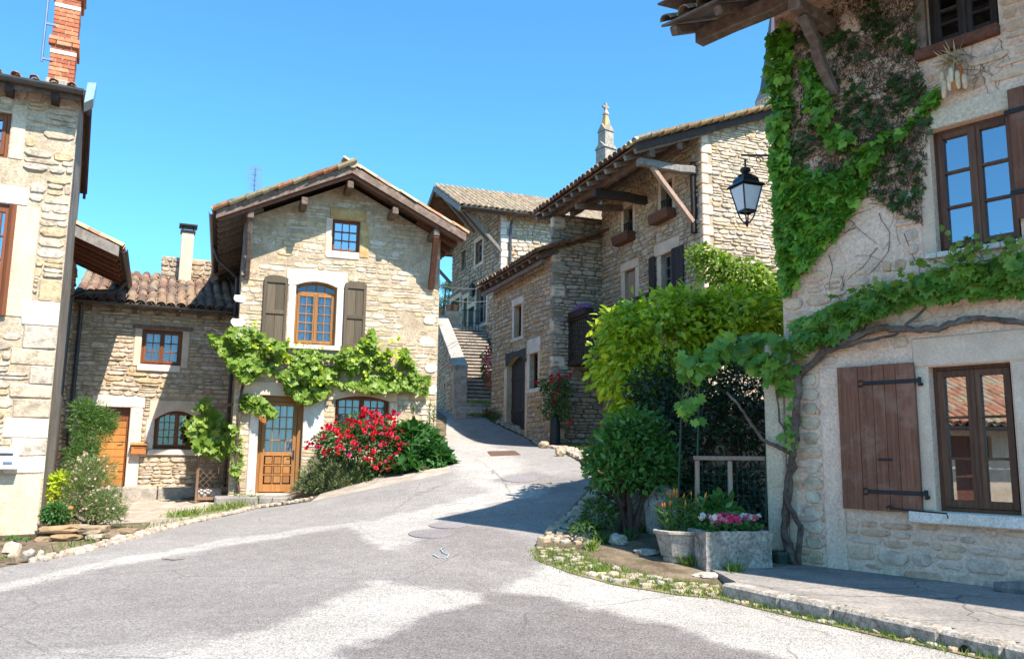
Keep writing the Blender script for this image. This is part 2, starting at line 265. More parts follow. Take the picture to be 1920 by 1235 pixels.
class MB:
    def __init__(s): s.V = []; s.F = []; s.I = []
    def add(s, V, F, mi=0):
        n = len(s.V); s.V += [tuple(map(float, v)) for v in V]; s.F += [tuple(i+n for i in f) for f in F]; s.I += [mi]*len(F); return s
    def box(s, x0, x1, y0, y1, z0, z1, mi=0):
        if x1 < x0: x0, x1 = x1, x0
        if y1 < y0: y0, y1 = y1, y0
        if z1 < z0: z0, z1 = z1, z0
        V = [(x, y, z) for z in (z0, z1) for y in (y0, y1) for x in (x0, x1)]
        return s.add(V, [(0, 2, 3, 1), (4, 5, 7, 6), (0, 1, 5, 4), (2, 6, 7, 3), (0, 4, 6, 2), (1, 3, 7, 5)], mi)
    def beam(s, a, b, w, h, n=1, jit=0, up=(0, 0, 1), mi=0, taper=1):
        a = Vector(a); b = Vector(b); d = (b-a).normalized(); u = Vector(up)
        if abs(d.dot(u)) > .98: u = Vector((1, 0, 0))
        x = d.cross(u).normalized(); z = x.cross(d).normalized(); V = []; F = []
        for i in range(n+1):
            f = i/n; c = a.lerp(b, f)+Vector((R_.uniform(-jit, jit), R_.uniform(-jit, jit), R_.uniform(-jit, jit)))*(1 if 0 < i < n else .3)
            k = 1+(taper-1)*f
            for sx, sz in ((-1, -1), (1, -1), (1, 1), (-1, 1)):
                V.append(c+x*sx*w*.5*k*(1+R_.uniform(-jit, jit)*3)+z*sz*h*.5*k*(1+R_.uniform(-jit, jit)*3))
        for i in range(n):
            for j in range(4): F.append((i*4+j, i*4+(j+1) % 4, i*4+4+(j+1) % 4, i*4+4+j))
        F.append((3, 2, 1, 0)); F.append(tuple(n*4+j for j in range(4)))
        return s.add(V, F, mi)
    def tube(s, pts, r, seg=7, jit=0, mi=0, cap=True):
        P = [Vector(p) for p in pts]; n = len(P); rr = r if isinstance(r, (list, tuple)) else [r]*n; V = []; F = []
        pu = None
        for i in range(n):
            d = (P[min(i+1, n-1)]-P[max(i-1, 0)]).normalized()
            u = pu if pu is not None else (Vector((0, 0, 1)) if abs(d.z) < .9 else Vector((1, 0, 0)))
            x = d.cross(u)
            if x.length < 1e-4: x = d.cross(Vector((0, 1, .1)))
            x.normalize(); y = x.cross(d).normalized(); pu = y
            for j in range(seg):
                a = 2*math.pi*j/seg; k = rr[i]*(1+R_.uniform(-jit, jit)); V.append(P[i]+x*math.cos(a)*k+y*math.sin(a)*k)
        for i in range(n-1):
            for j in range(seg): F.append((i*seg+j, i*seg+(j+1) % seg, (i+1)*seg+(j+1) % seg, (i+1)*seg+j))
        if cap: F.append(tuple(range(seg-1, -1, -1))); F.append(tuple((n-1)*seg+j for j in range(seg)))
        return s.add(V, F, mi)
    def lathe(s, prof, c=(0, 0, 0), seg=12, rot=0, mi=0):
        V = []; F = []; m = len(prof)
        for r, z in prof:
            for j in range(seg):
                a = rot+2*math.pi*j/seg; V.append((c[0]+r*math.cos(a), c[1]+r*math.sin(a), c[2]+z))
        for i in range(m-1):
            for j in range(seg): F.append((i*seg+j, i*seg+(j+1) % seg, (i+1)*seg+(j+1) % seg, (i+1)*seg+j))
        F.append(tuple(range(seg-1, -1, -1))); F.append(tuple((m-1)*seg+j for j in range(seg)))
        return s.add(V, F, mi)
    def prism(s, poly, vec, mi=0):
        n = len(poly); vec = Vector(vec); V = [Vector(p) for p in poly]; V += [p+vec for p in V]
        F = [tuple(range(n-1, -1, -1)), tuple(range(n, 2*n))]+[(i, (i+1) % n, n+(i+1) % n, n+i) for i in range(n)]
        return s.add(V, F, mi)
    def mesh(s, name, mats, smooth=False, bevel=0):
        me = bpy.data.meshes.new(name); me.from_pydata(s.V, [], s.F)
        for m in (mats if isinstance(mats, (list, tuple)) else [mats]): me.materials.append(m)
        if len(set(s.I)) > 1: me.polygons.foreach_set('material_index', s.I)
        bm = bmesh.new(); bm.from_mesh(me); bmesh.ops.recalc_face_normals(bm, faces=bm.faces)
        if bevel:
            ed = [e for e in bm.edges if len(e.link_faces) == 2 and e.calc_face_angle(0) > .5]
            bmesh.ops.bevel(bm, geom=ed, offset=bevel, segments=1, affect='EDGES', clamp_overlap=True)
        bm.to_mesh(me); bm.free()
        if smooth: me.polygons.foreach_set('use_smooth', [True]*len(me.polygons))
        me.update(); return me
    def build(s, name, mats, parent=None, M=None, smooth=False, bevel=0, kind=None):
        return link(name, s.mesh(name, mats, smooth, bevel), parent, M, kind)
def fast_mesh(name, V, T, mat, smooth=False):
    me = bpy.data.meshes.new(name); V = np.asarray(V, np.float32); T = np.asarray(T, np.int32)
    me.vertices.add(len(V)); me.vertices.foreach_set('co', V.ravel())
    me.loops.add(T.size); me.loops.foreach_set('vertex_index', T.ravel())
    k = T.shape[1]; me.polygons.add(len(T)); me.polygons.foreach_set('loop_start', np.arange(0, T.size, k, dtype=np.int32))
    me.polygons.foreach_set('loop_total', np.full(len(T), k, np.int32))
    if smooth: me.polygons.foreach_set('use_smooth', np.ones(len(T), bool))
    me.materials.append(mat); me.update(calc_edges=True); return me

# ------------------------------------------------------------------ stones, walls, tiles
def unit_stone(seed, rough=.13):
    r = random.Random(seed); n = 10; O = []
    for k in range(n):
        a = 2*math.pi*(k+.5+r.uniform(-.25, .25))/n; c, s = math.cos(a), math.sin(a); q = (abs(c)**5+abs(s)**5)**-.2
        q *= .5*(1-r.uniform(0, rough)); O.append((c*q, s*q))
    V = [(x, .25, z) for x, z in O]+[(x, -.62-r.uniform(0, .25), z) for x, z in O]
    g = r.uniform(.80, .93); V += [(x*g+r.uniform(-.03, .03), -1+r.uniform(-.22, .18), z*g+r.uniform(-.03, .03)) for x, z in O]
    V.append((r.uniform(-.12, .12), -1.05+r.uniform(-.25, .1), r.uniform(-.12, .12)))
    F = []
    for i in range(2):
        for j in range(n): F.append((i*n+j, i*n+(j+1) % n, (i+1)*n+(j+1) % n, (i+1)*n+j))
    for j in range(n): F.append((2*n+j, 2*n+(j+1) % n, 3*n))
    return V, F
STV = [unit_stone(i) for i in range(24)]
_stm = {}
def stone_mesh(i, mat):
    k = (i, mat.name)
    if k not in _stm:
        mb = MB(); mb.add(*STV[i]); _stm[k] = mb.mesh('stone', mat)
    return _stm[k]
def place_stones(L, parent, M, mat, nobj, name='stone', joined='small_stones'):
    """L: (x, y, z, w, depth, h, rot) in the wall's frame; largest in view singly, the rest joined"""
    if not L: return
    sc = []
    Mn = np.array(M)
    for q in L:
        P = Mn[:3, :3]@np.array(q[:3])+Mn[:3, 3]; u, v, z = project(P)
        sc.append(q[3]*q[5]/(z*z) if z > .5 and -20 < u < 1940 and -20 < v < 1255 else 0)
    order = sorted(range(len(L)), key=lambda i: -sc[i]); one = [i for i in order[:nobj] if sc[i] > 0]; rest = [i for i in order if i not in set(one)]
    def mloc(q): return Matrix.Translation((q[0], q[1], q[2])) @ Matrix.Rotation(q[6], 4, 'Y') @ Matrix.Diagonal((q[3], q[4], q[5], 1))
    for i in one:
        o = bpy.data.objects.new(name, stone_mesh(R_.randrange(24), mat)); COL.objects.link(o); o.parent = parent
        o.matrix_local = RM[parent].inverted() @ M @ mloc(L[i])
    if rest:
        mb = MB()
        for i in rest:
            V, F = STV[R_.randrange(24)]; m = mloc(L[i]); mb.add([m @ Vector(v) for v in V], F)
        mb.build(joined, mat, parent, M, kind='stuff')
def poly_span(poly, z):
    xs = []
    for i in range(len(poly)):
        (x0, z0), (x1, z1) = poly[i], poly[(i+1) % len(poly)]
        if (z0-z)*(z1-z) < 0: xs.append(x0+(x1-x0)*(z-z0)/(z1-z0))
    return (min(xs), max(xs)) if len(xs) >= 2 else None
def rpoly(s0, s1, z0, z1, arch=0, n=8):
    if not arch: return [(s0, z0), (s1, z0), (s1, z1), (s0, z1)]
    return [(s0, z0), (s1, z0)]+[(s1+(s0-s1)*i/n, z1-arch*(2*i/n-1)**2) for i in range(n+1)]
def wall(parent, fac, outline, ops=(), depth=.22, mat=None, back=None, name='wall', thick=0):
    """wall skin with openings (polygons), reveals and a dark room behind each opening"""
    zs = sorted({round(z, 4) for p in [outline, *ops] for _, z in p}); mb = MB(); e = 1e-4
    for za, zb in zip(zs, zs[1:]):
        if zb-za < 2e-3: continue
        oa, ob = poly_span(outline, za+e), poly_span(outline, zb-e)
        if not oa or not ob: continue
        cuts = []
        for p in ops:
            a, b = poly_span(p, za+e), poly_span(p, zb-e)
            if a and b: cuts.append((a, b))
        cuts.sort(key=lambda q: q[0][0]); L = (oa[0], ob[0])
        for a, b in cuts+[((oa[1], 0), (ob[1], 0))]:
            if a[0]-L[0] > 1e-3 or b[0]-L[1] > 1e-3: mb.add([(L[0], 0, za), (a[0], 0, za), (b[0], 0, zb), (L[1], 0, zb)], [(0, 1, 2, 3)])
            L = (a[1], b[1])
    for p in ops:
        n = len(p)
        for i in range(n):
            (x0, z0), (x1, z1) = p[i], p[(i+1) % n]; mb.add([(x0, 0, z0), (x1, 0, z1), (x1, depth, z1), (x0, depth, z0)], [(0, 1, 2, 3)])
        x0, x1 = min(q[0] for q in p)-.12, max(q[0] for q in p)+.12; z0, z1 = min(q[1] for q in p)-.12, max(q[1] for q in p)+.12; dd = depth+.5
        mb.add([(x0, depth, z0), (x1, depth, z0), (x1, depth, z1), (x0, depth, z1), (x0, dd, z0), (x1, dd, z0), (x1, dd, z1), (x0, dd, z1)],
               [(4, 5, 6, 7), (0, 1, 5, 4), (1, 2, 6, 5), (2, 3, 7, 6), (3, 0, 4, 7)], 1)
    if thick:
        n = len(outline)
        for i in range(n):
            (x0, z0), (x1, z1) = outline[i], outline[(i+1) % n]; mb.add([(x0, 0, z0), (x1, 0, z1), (x1, thick, z1), (x0, thick, z0)], [(0, 1, 2, 3)])
        mb.add([(x, thick, z) for x, z in outline], [tuple(range(n))])
    me = bpy.data.meshes.new(name); me.from_pydata(mb.V, [], mb.F); me.materials.append(mat); me.materials.append(MT['interior'])
    me.polygons.foreach_set('material_index', mb.I); me.update()
    return link(name, me, parent, fac.M)
def rubble(fac, wallo, outline, zones, hr, wr, proud, mat, nobj=300, gap=.012, skip=0., seed=1, bare=(), zlim=None, y0=0.):
    """coursed rubble: stones laid row by row between the zones (polygons) that openings and dressed stones take"""
    r = random.Random(seed); z = min(q[1] for q in outline)+.01; top = max(q[1] for q in outline)
    if zlim: z, top = zlim
    L = []
    while z < top-.03:
        h = r.uniform(*hr); zc = z+h/2; sp = poly_span(outline, min(zc, top-.002))
        if sp:
            a = poly_span(outline, min(z+h, top-.002)); 
            if a: sp = (max(sp[0], a[0]), min(sp[1], a[1]))
            iv = [sp]
            for p in zones:
                zl, zh = min(q[1] for q in p), max(q[1] for q in p)
                if z+h*.85 < zl or z+h*.15 > zh: continue
                S = [poly_span(p, min(max(k, zl+1e-3), zh-1e-3)) for k in (z+.15*h, zc, z+.85*h)]; S = [q for q in S if q]
                if not S: continue
                c0, c1 = min(q[0] for q in S), max(q[1] for q in S); nv = []
                for a, b in iv:
                    if c1 <= a or c0 >= b: nv.append((a, b)); continue
                    if c0 > a: nv.append((a, c0))
                    if c1 < b: nv.append((c1, b))
                iv = nv
            for a, b in iv:
                x = a
                while b-x > .05:
                    wd = min(r.uniform(*wr)*r.choice((.55, .8, 1, 1, 1.35)), b-x)
                    if b-x-wd < wr[0]*.5: wd = b-x
                    wv = .35*h*noise.noise(Vector((x*1.3, z*.7, seed)))
                    cx = x+wd/2; n = 1
                    if r.random() < .16 and h > hr[0]*1.2: n = 2
                    for k in range(n):
                        hh = h/n; zz = z+hh*(k+.5)+wv
                        if r.random() < skip or any((cx-bx)**2/bw**2+(zz-bz)**2/bh**2 < 1+.35*noise.noise(Vector((cx*3, zz*3, seed))) for bx, bz, bw, bh in bare): continue
                        L.append((cx, y0, zz, max(.03, wd-gap), proud*r.uniform(.5, 1.5), max(.03, (hh-gap)*r.uniform(.86, 1.06)), r.uniform(-.05, .05)))
                    x += wd
        z += h
    place_stones(L, wallo, fac.M, mat, nobj); return L

def unit_tile(seed):
    r = random.Random(seed); n = 5; V = []; F = []
    for y, R in ((0, .105), (.44, .085)):
        for rad in (R, R-.016):
            for j in range(n+1):
                a = math.pi*j/n; V.append((-math.cos(a)*rad*(1+r.uniform(-.03, .03)), y+r.uniform(-.006, .006), math.sin(a)*rad*.8))
    m = n+1
    for j in range(n): F += [(j, j+1, 2*m+j+1, 2*m+j), (m+j, 3*m+j, 3*m+j+1, m+j+1), (j, m+j, m+j+1, j+1)]
    return V, F
TLV = [unit_tile(i) for i in range(6)]
_tlm = {}
def place_tiles(parent, M, O, U, Vv, nu, nv, mat, nobj, pu=.225, pv=.33, seed=3, cols=None, rows=None, channel=True, lift=.0, prio=None, sc=1.0):
    """canal tiles in columns up the slope: O eave corner, U along the eave, Vv up the slope (all in frame M)"""
    r = random.Random(seed); U = Vector(U).normalized(); Vv = Vector(Vv).normalized(); W = U.cross(Vv).normalized(); O = Vector(O); L = []
    for i in range(nu):
        for j in range(nv):
            if cols is not None and i not in cols and (rows is None or j not in rows): continue
            P = O+U*((i+.5)*pu+r.uniform(-.012, .012))+Vv*(j*pv+r.uniform(-.02, .02))+W*(.015+lift+r.uniform(0, .01))
            a = r.uniform(-.05, .05); u = U*math.cos(a)+Vv*math.sin(a); v = Vv*math.cos(a)-U*math.sin(a)+W*.045; v.normalize(); ww = u.cross(v).normalized()
            L.append(Matrix(((u.x*sc, v.x*sc, ww.x*sc, P.x), (u.y*sc, v.y*sc, ww.y*sc, P.y), (u.z*sc, v.z*sc, ww.z*sc, P.z), (0, 0, 0, 1))))
    def score(m):
        P = M @ m.translation; a, b, z = project(P); return (1/(z*z) if z > .5 and -20 < a < 1940 and -20 < b < 1255 else 0)
    L.sort(key=lambda m: -score(m) if prio is None else prio(m.translation))
    for k, m in enumerate(L[:nobj]):
        if score(m) == 0: continue
        key = (k % 6, mat.name)
        if key not in _tlm:
            mb = MB(); mb.add(*TLV[k % 6]); _tlm[key] = mb.mesh('tile', mat)
        o = bpy.data.objects.new('tile', _tlm[key]); COL.objects.link(o); o.parent = parent; o.matrix_local = RM[parent].inverted() @ M @ m
    rest = [m for k, m in enumerate(L) if k >= nobj or score(m) == 0]
    mb = MB()
    for m in rest: mb.add([m @ Vector(v) for v in TLV[r.randrange(6)][0]], TLV[0][1])
    if channel:
        fl = Matrix.Diagonal((1, 1, -1, 1))
        for m in L:
            c = Matrix.Translation(U*pu*.5+W*.05) @ m @ fl; mb.add([c @ Vector(v) for v in TLV[0][0]], TLV[0][1])
    if mb.V: mb.build('tile_field', mat, parent, M, kind='stuff')

# ------------------------------------------------------------------ windows, doors, shutters
def window(parent, fac, s0, s1, z0, z1, leaves=2, cols=2, rows=3, y=.12, mat='win_m', fw=.045, lw=.05, bar=.022, arch=0, glass='glass', curtain=True, transom=0, tcols=4, cfrac=1.0, label=None):
    M = fac.M; mb = MB(); t = .06
    mb.box(s0, s0+fw, y, y+t, z0, z1); mb.box(s1-fw, s1, y, y+t, z0, z1); mb.box(s0+fw, s1-fw, y, y+t, z0, z0+fw)
    if arch:
        P = rpoly(s0, s1, z0, z1, arch)[2:]
        for a, b in zip(P, P[1:]): mb.add([(a[0], y-.002, a[1]+.02), (b[0], y-.002, b[1]+.02), (b[0], y-.002, b[1]-fw), (a[0], y-.002, a[1]-fw), (a[0], y+t, a[1]+.02), (b[0], y+t, b[1]+.02), (b[0], y+t, b[1]-fw), (a[0], y+t, a[1]-fw)],
                                          [(0, 1, 2, 3), (2, 3, 7, 6), (4, 5, 6, 7)])
        mb.box(s0+fw, s1-fw, y+.003, y+t, z1-.004, z1+.05)
    else: mb.box(s0+fw, s1-fw, y, y+t, z1-fw, z1)
    panes = []; zt = z1-fw
    if transom:
        zt = z1-fw-transom; mb.box(s0+fw, s1-fw, y-.012, y+t, zt-.04, zt)
        w_ = (s1-s0-2*fw)/tcols
        for i in range(tcols):
            panes.append((s0+fw+i*w_, s0+fw+(i+1)*w_, zt, z1-fw))
            if i: mb.box(s0+fw+i*w_-bar/2-.006, s0+fw+i*w_+bar/2+.006, y+.006, y+t-.01, zt, z1-fw)
        zt -= .04
    W_ = (s1-s0-2*fw)/leaves
    for k in range(leaves):
        a, b = s0+fw+k*W_+.002, s0+fw+(k+1)*W_-.002; c, d = z0+fw+.002, zt-.002; yy = y-.014
        mb.box(a, a+lw, yy, y+t-.012, c, d); mb.box(b-lw, b, yy, y+t-.012, c, d); mb.box(a+lw, b-lw, yy, y+t-.012, c, c+lw*1.15); mb.box(a+lw, b-lw, yy, y+t-.012, d-lw, d)
        pw = (b-a-2*lw)/cols; ph = (d-c-lw*2.15)/rows
        for i in range(cols):
            if i: mb.box(a+lw+i*pw-bar/2, a+lw+i*pw+bar/2, yy+.006, y+t-.016, c+lw*1.15, d-lw)
            for j in range(rows): panes.append((a+lw+i*pw, a+lw+(i+1)*pw, c+lw*1.15+j*ph, c+lw*1.15+(j+1)*ph))
        for j in range(1, rows):
            zz = c+lw*1.15+j*ph; mb.box(a+lw, b-lw, yy+.004, y+t-.018, zz-bar/2, zz+bar/2)
        if leaves > 1 and k == 0: mb.box(b-.016, b+.02, yy-.012, yy-.0005, c, d)
    wo = mb.build('window', MT[mat], parent, M, bevel=.003)
    if label: wo['label'] = label
    for a, b, c, d in panes:
        yy = y+.022+R_.uniform(-.0015, .0015); k = R_.uniform(-.002, .002)
        MB().add([(a+.002, yy, c+.002), (b-.002, yy+k, c+.002), (b-.002, yy+k, d-.002), (a+.002, yy, d-.002), (a+.002, yy+.004, c+.002), (b-.002, yy+k+.004, c+.002), (b-.002, yy+k+.004, d-.002), (a+.002, yy+.004, d-.002)],
                 [(3, 2, 1, 0), (4, 5, 6, 7), (0, 1, 5, 4), (1, 2, 6, 5), (2, 3, 7, 6), (3, 0, 4, 7)]).build('pane', MT[glass], wo, M)
    if curtain:
        for k in range(leaves):
            a, b = s0+fw+k*W_+.02, s0+fw+(k+1)*W_-.02
            if cfrac < 1: a, b = (a, a+(b-a)*cfrac) if k == 0 else (b-(b-a)*cfrac, b)
            m = MB(); n = 28; V = []; F = []
            for i in range(n+1):
                f = i/n; yy = y+t+.05+.016*math.sin(f*21+k)+.009*math.sin(f*47)
                V += [(a+(b-a)*f, yy, z0+.03), (a+(b-a)*f, yy, zt-.02), (a+(b-a)*f, yy+.003, z0+.03), (a+(b-a)*f, yy+.003, zt-.02)]
            for i in range(n): F += [(4*i, 4*i+4, 4*i+5, 4*i+1), (4*i+3, 4*i+7, 4*i+6, 4*i+2)]
            m.add(V, F).build('curtain', MT['curtain'], wo, M, smooth=True)
    return wo
def block(parent, fac, name, s0, s1, z0, z1, mat, out=.02, inn=.15, bevel=.012):
    return MB().box(s0, s1, -out, inn, z0, z1).build(name, MT[mat], parent, fac.M, bevel=bevel)
def planks(parent, fac, s0, s1, z0, z1, fr, y0, th, mat, name='plank', gap=.006, ragged=.004):
    x = s0
    for f in fr:
        w_ = (s1-s0)*f; MB().box(x+gap/2, x+w_-gap/2, y0-th+R_.uniform(-.003, .003), y0, z0+R_.uniform(-ragged, ragged), z1+R_.uniform(-ragged, ragged)).build(name, MT[mat], parent, fac.M, bevel=.004); x += w_
def panel_shutter(parent, fac, s0, s1, z0, z1, arch=.05):
    mb = MB(); y1, y0 = -.03, -.075; f = .06; zm = z0+(z1-z0)*.46
    mb.box(s0, s0+f, y0, y1, z0, z1-arch); mb.box(s1-f, s1, y0, y1, z0, z1-arch); mb.box(s0+f, s1-f, y0, y1, z0, z0+.09); mb.box(s0+f, s1-f, y0, y1, zm-.04, zm+.04)
    P = [(s0, z1-arch-.11), (s1, z1-arch-.11)]+[(s1+(s0-s1)*i/6, z1-arch*(2*i/6-1)**2) for i in range(7)]
    mb.prism([(x, y0-.002, z) for x, z in P], (0, y1-y0+.004, 0))
    sh = mb.build('shutter', MT['shut_m'], parent, fac.M, bevel=.004)
    m = (s0+s1)/2
    for a, b in ((z0+.09, zm-.04), (zm+.04, z1-arch-.11)):
        for c, d in ((s0+f, m), (m, s1-f)): MB().box(c+.002, d-.002, y0+.022, y1+.004, a, b).build('plank', MT['shut_m'], sh, fac.M, bevel=.003)
    return sh
def gutter(parent, M, a, b, r=.075, mat='zinc'):
    a, b = Vector(a), Vector(b); d = (b-a).normalized(); x = d.cross(Vector((0, 0, 1))).normalized(); V = []; F = []; n = 8
    for e in (a, b):
        for k in (r, r-.008):
            for j in range(n+1):
                t = math.pi*j/n; V.append(e+x*math.cos(t)*k-Vector((0, 0, 1))*math.sin(t)*k)
    m = n+1
    for j in range(n): F += [(j, j+1, 2*m+j+1, 2*m+j), (m+j, 3*m+j, 3*m+j+1, m+j+1), (j, m+j, m+j+1, j+1), (2*m+j, 2*m+j+1, 3*m+j+1, 3*m+j)]
    return MB().add(V, F).build('gutter', MT[mat], parent, M, smooth=False)

# ------------------------------------------------------------------ foliage
def tmpl(kind):
    if kind == 'ovate': V = [(0, 0, 0), (-.24, .34, .07), (0, .45, 0), (.24, .34, .07), (-.17, .72, .02), (.17, .72, .02), (0, 1, -.1)]; T = [(0, 2, 1), (0, 3, 2), (1, 2, 4), (2, 3, 5), (2, 6, 4), (2, 5, 6)]
    elif kind == 'ivy':
        o = [(0, .05), (.28, -.1), (.5, .12), (.5, .5), (.27, .55), (.12, .82), (0, 1.02), (-.12, .82), (-.27, .55), (-.5, .5), (-.5, .12), (-.28, -.1)]
        V = [(x, y, .10*abs(x)-.12*(y-.4)**2) for x, y in o]+[(0, .42, -.03)]; T = [(i, (i+1) % 12, 12) for i in range(12)]
    elif kind == 'grape':
        o = [(0, .12), (.18, -.1), (.42, -.02), (.40, .2), (.62, .38), (.42, .48), (.44, .78), (.22, .68), (0, 1.0), (-.22, .68), (-.44, .78), (-.42, .48), (-.62, .38), (-.40, .2), (-.42, -.02), (-.18, -.1)]
        V = [(x, y, .14*abs(x)-.16*(y-.4)**2) for x, y in o]+[(0, .38, -.04)]; T = [(i, (i+1) % 16, 16) for i in range(16)]
    elif kind == 'blade': V = [(-.07, 0, 0), (.07, 0, 0), (.045, .55, .06), (-.045, .55, .06), (0, 1, .22)]; T = [(0, 1, 2), (0, 2, 3), (3, 2, 4)]
    elif kind == 'needle': V = [(-.09, 0, 0), (.09, 0, 0), (0, 1, 0), (0, .3, .08)]; T = [(0, 1, 3), (1, 2, 3), (2, 0, 3)]
    elif kind == 'rose':
        V = []; T = []
        for k, (n, rr, zz, tl) in enumerate(((5, .5, .05, .12), (5, .34, .2, .28), (4, .16, .3, .4))):
            for j in range(n):
                a = 2*math.pi*(j+.3*k)/n; b = .62*2*math.pi/n; i = len(V)
                V += [(0, 0, 0), (rr*.75*math.cos(a-b), rr*.75*math.sin(a-b), zz), (rr*math.cos(a), rr*math.sin(a), zz+tl*.3), (rr*.75*math.cos(a+b), rr*.75*math.sin(a+b), zz)]; T += [(i, i+1, i+2), (i, i+2, i+3)]
    elif kind == 'bud':
        V = [(0, 0, 0)]+[(.13*math.cos(a), .42, .13*math.sin(a)) for a in (0, 1.57, 3.14, 4.71)]+[(.10*math.cos(a), .75, .10*math.sin(a)) for a in (0, 1.57, 3.14, 4.71)]+[(0, 1, 0)]
        T = [(0, 1+j, 1+(j+1) % 4) for j in range(4)]+[(1+j, 5+j, 5+(j+1) % 4) for j in range(4)]+[(1+j, 5+(j+1) % 4, 1+(j+1) % 4) for j in range(4)]+[(5+j, 9, 5+(j+1) % 4) for j in range(4)]
    return np.array(V, float), np.array(T, np.int32)
TM = {k: tmpl(k) for k in ('ovate', 'ivy', 'grape', 'blade', 'needle', 'rose', 'bud')}
def unit(a): return a/np.maximum(1e-9, np.linalg.norm(a, axis=-1, keepdims=True))
def frames(P, axis, nrm, S):
    Y = unit(axis); X = unit(np.cross(Y, nrm)); Z = np.cross(X, Y); return P, X, Y, Z, S
def scatter(name, kind, fr, mat, parent, M=None, mk=None):
    P, X, Y, Z, S = fr; V, T = TM[kind]; n = len(P)
    W = P[:, None, :]+S[:, None, None]*(V[None, :, 0:1]*X[:, None, :]+V[None, :, 1:2]*Y[:, None, :]+V[None, :, 2:3]*Z[:, None, :])
    T2 = (T[None]+(np.arange(n)*len(V))[:, None, None]).reshape(-1, 3)
    Mi = np.array((M or RM[parent]).inverted()); W = W.reshape(-1, 3)@Mi[:3, :3].T+Mi[:3, 3]
    return link(name, fast_mesh(name, W, T2, mat), parent, M, kind=mk)
def single(name, kind, fr, mat, parent, idx):
    key = 'one_'+kind; V, T = TM[kind]; P, X, Y, Z, S = fr; inv = RM[parent].inverted()
    k2 = key+mat.name
    if k2 not in _tlm: _tlm[k2] = fast_mesh(name, V, T, mat)
    for i in idx:
        x, y, z, p, s = X[i]*S[i], Y[i]*S[i], Z[i]*S[i], P[i], S[i]
        o = bpy.data.objects.new(name, _tlm[k2]); COL.objects.link(o); o.parent = parent
        o.matrix_local = inv @ Matrix(((x[0], y[0], z[0], p[0]), (x[1], y[1], z[1], p[1]), (x[2], y[2], z[2], p[2]), (0, 0, 0, 1)))
def subset(fr, idx): return tuple(q[idx] for q in fr)
def blob_points(blobs, n, shell=.55, lump=.25, seed=1):
    """points through the outer part of a union of lumpy ellipsoids, with outward directions"""
    g = np.random.default_rng(seed); B = np.array(blobs, float); vol = B[:, 3]*B[:, 4]*B[:, 5]; vol = vol**.7; P = []; D = []
    k = g.choice(len(B), n, p=vol/vol.sum())
    d = unit(g.normal(size=(n, 3))); r = 1-(1-shell)*(g.random(n)**1.6)
    for i in range(n):
        b = B[k[i]]; q = d[i]*b[3:6]; lf = 1+lump*noise.noise(Vector((q[0]*2.1+k[i]*7, q[1]*2.1, q[2]*2.1)))+.5*lump*noise.noise(Vector((q[0]*5, q[1]*5+k[i], q[2]*5)))
        P.append(b[:3]+q*r[i]*lf); D.append(d[i])
    return np.array(P), np.array(D)
def leafy(P, D, size, var=.35, droop=.4, up=.35, seed=2):
    g = np.random.default_rng(seed); n = len(P)
    ax = unit(D+g.normal(size=(n, 3))*.55+np.array([0, 0, -droop])); nr = unit(D*.6+np.array([0, 0, up])+g.normal(size=(n, 3))*.5)
    return frames(P, ax, nr, size*(1+var*(g.random(n)*2-1)))
def in_poly(pts, n, g):
    pts = np.array(pts, float); lo, hi = pts.min(0), pts.max(0); out = []
    while len(out) < n:
        q = lo+(hi-lo)*g.random((n*2, 2)); ins = np.zeros(len(q), bool); m = len(pts)
        for i in range(m):
            (x0, y0), (x1, y1) = pts[i], pts[(i+1) % m]
            if y0 == y1: continue
            c = ((y0 > q[:, 1]) != (y1 > q[:, 1])) & (q[:, 0] < (x1-x0)*(q[:, 1]-y0)/(y1-y0)+x0); ins ^= c
        out += list(q[ins])
    return np.array(out[:n])
def wall_leaves(fac, poly, n, size, dmin, dmax, seed, droop=.7, lump=True, thr=-.15):
    """leaves growing on a wall inside an outline seen in the photo; the cover thins where the noise is low"""
    g = np.random.default_rng(seed); q = in_poly(poly, n*2, g); P = []
    for u, v in q:
        k = noise.noise(Vector((u*.021, v*.021, seed)))+.5*noise.noise(Vector((u*.06, v*.06, seed+4)))
        if lump and k < thr+g.normal()*.12: continue
        d = dmin+(dmax-dmin)*(g.random()**.8)*min(1, max(.15, .5+k)); s, z = fac.pix(u, v, d); P.append(fac.w(s, d, z))
        if len(P) >= n: break
    P = np.array(P); n = len(P); N = np.tile(fac.N, (n, 1)); rd = g.normal(size=(n, 3))
    ax = unit(np.array([0, 0, -droop])+rd*.5+N*.25); nr = unit(N*1.0+np.array([0, 0, .45])+g.normal(size=(n, 3))*.35)
    return frames(P, ax, nr, size*(.65+.7*g.random(n)))
def plant(name, label, cat, base, blobs, n, kind, size, mat, seed, stems=6, stem_mat='bark_r', stem_r=.012, shell=.5, lump=.3, droop=.3, up=.4, group=None, stem_top=.55, part_name='foliage', var=.35):
    base = np.array(base, float); t = thing(name, label, cat, base, group)
    P, D = blob_points(blobs, n, shell, lump, seed); k = P[:, 2] > base[2]+.01; P, D = P[k], D[k]
    scatter(part_name, kind, leafy(P, D, size, var, droop, up, seed), MT[mat], t)
    if stems:
        mb = MB(); r = random.Random(seed)
        for i in range(stems):
            q = P[r.randrange(len(P))]; a = base+np.array([r.uniform(-.06, .06), r.uniform(-.06, .06), -.03]); b = a+(q-a)*stem_top*r.uniform(.8, 1.6)
            m = a+(b-a)*.5+np.array([r.uniform(-.05, .05), r.uniform(-.05, .05), .04]); mb.tube([a, m, b], [stem_r*1.3, stem_r, stem_r*.5], 5)
        mb.build('stems', MT[stem_mat], t, WORLD)
    return t, P, D
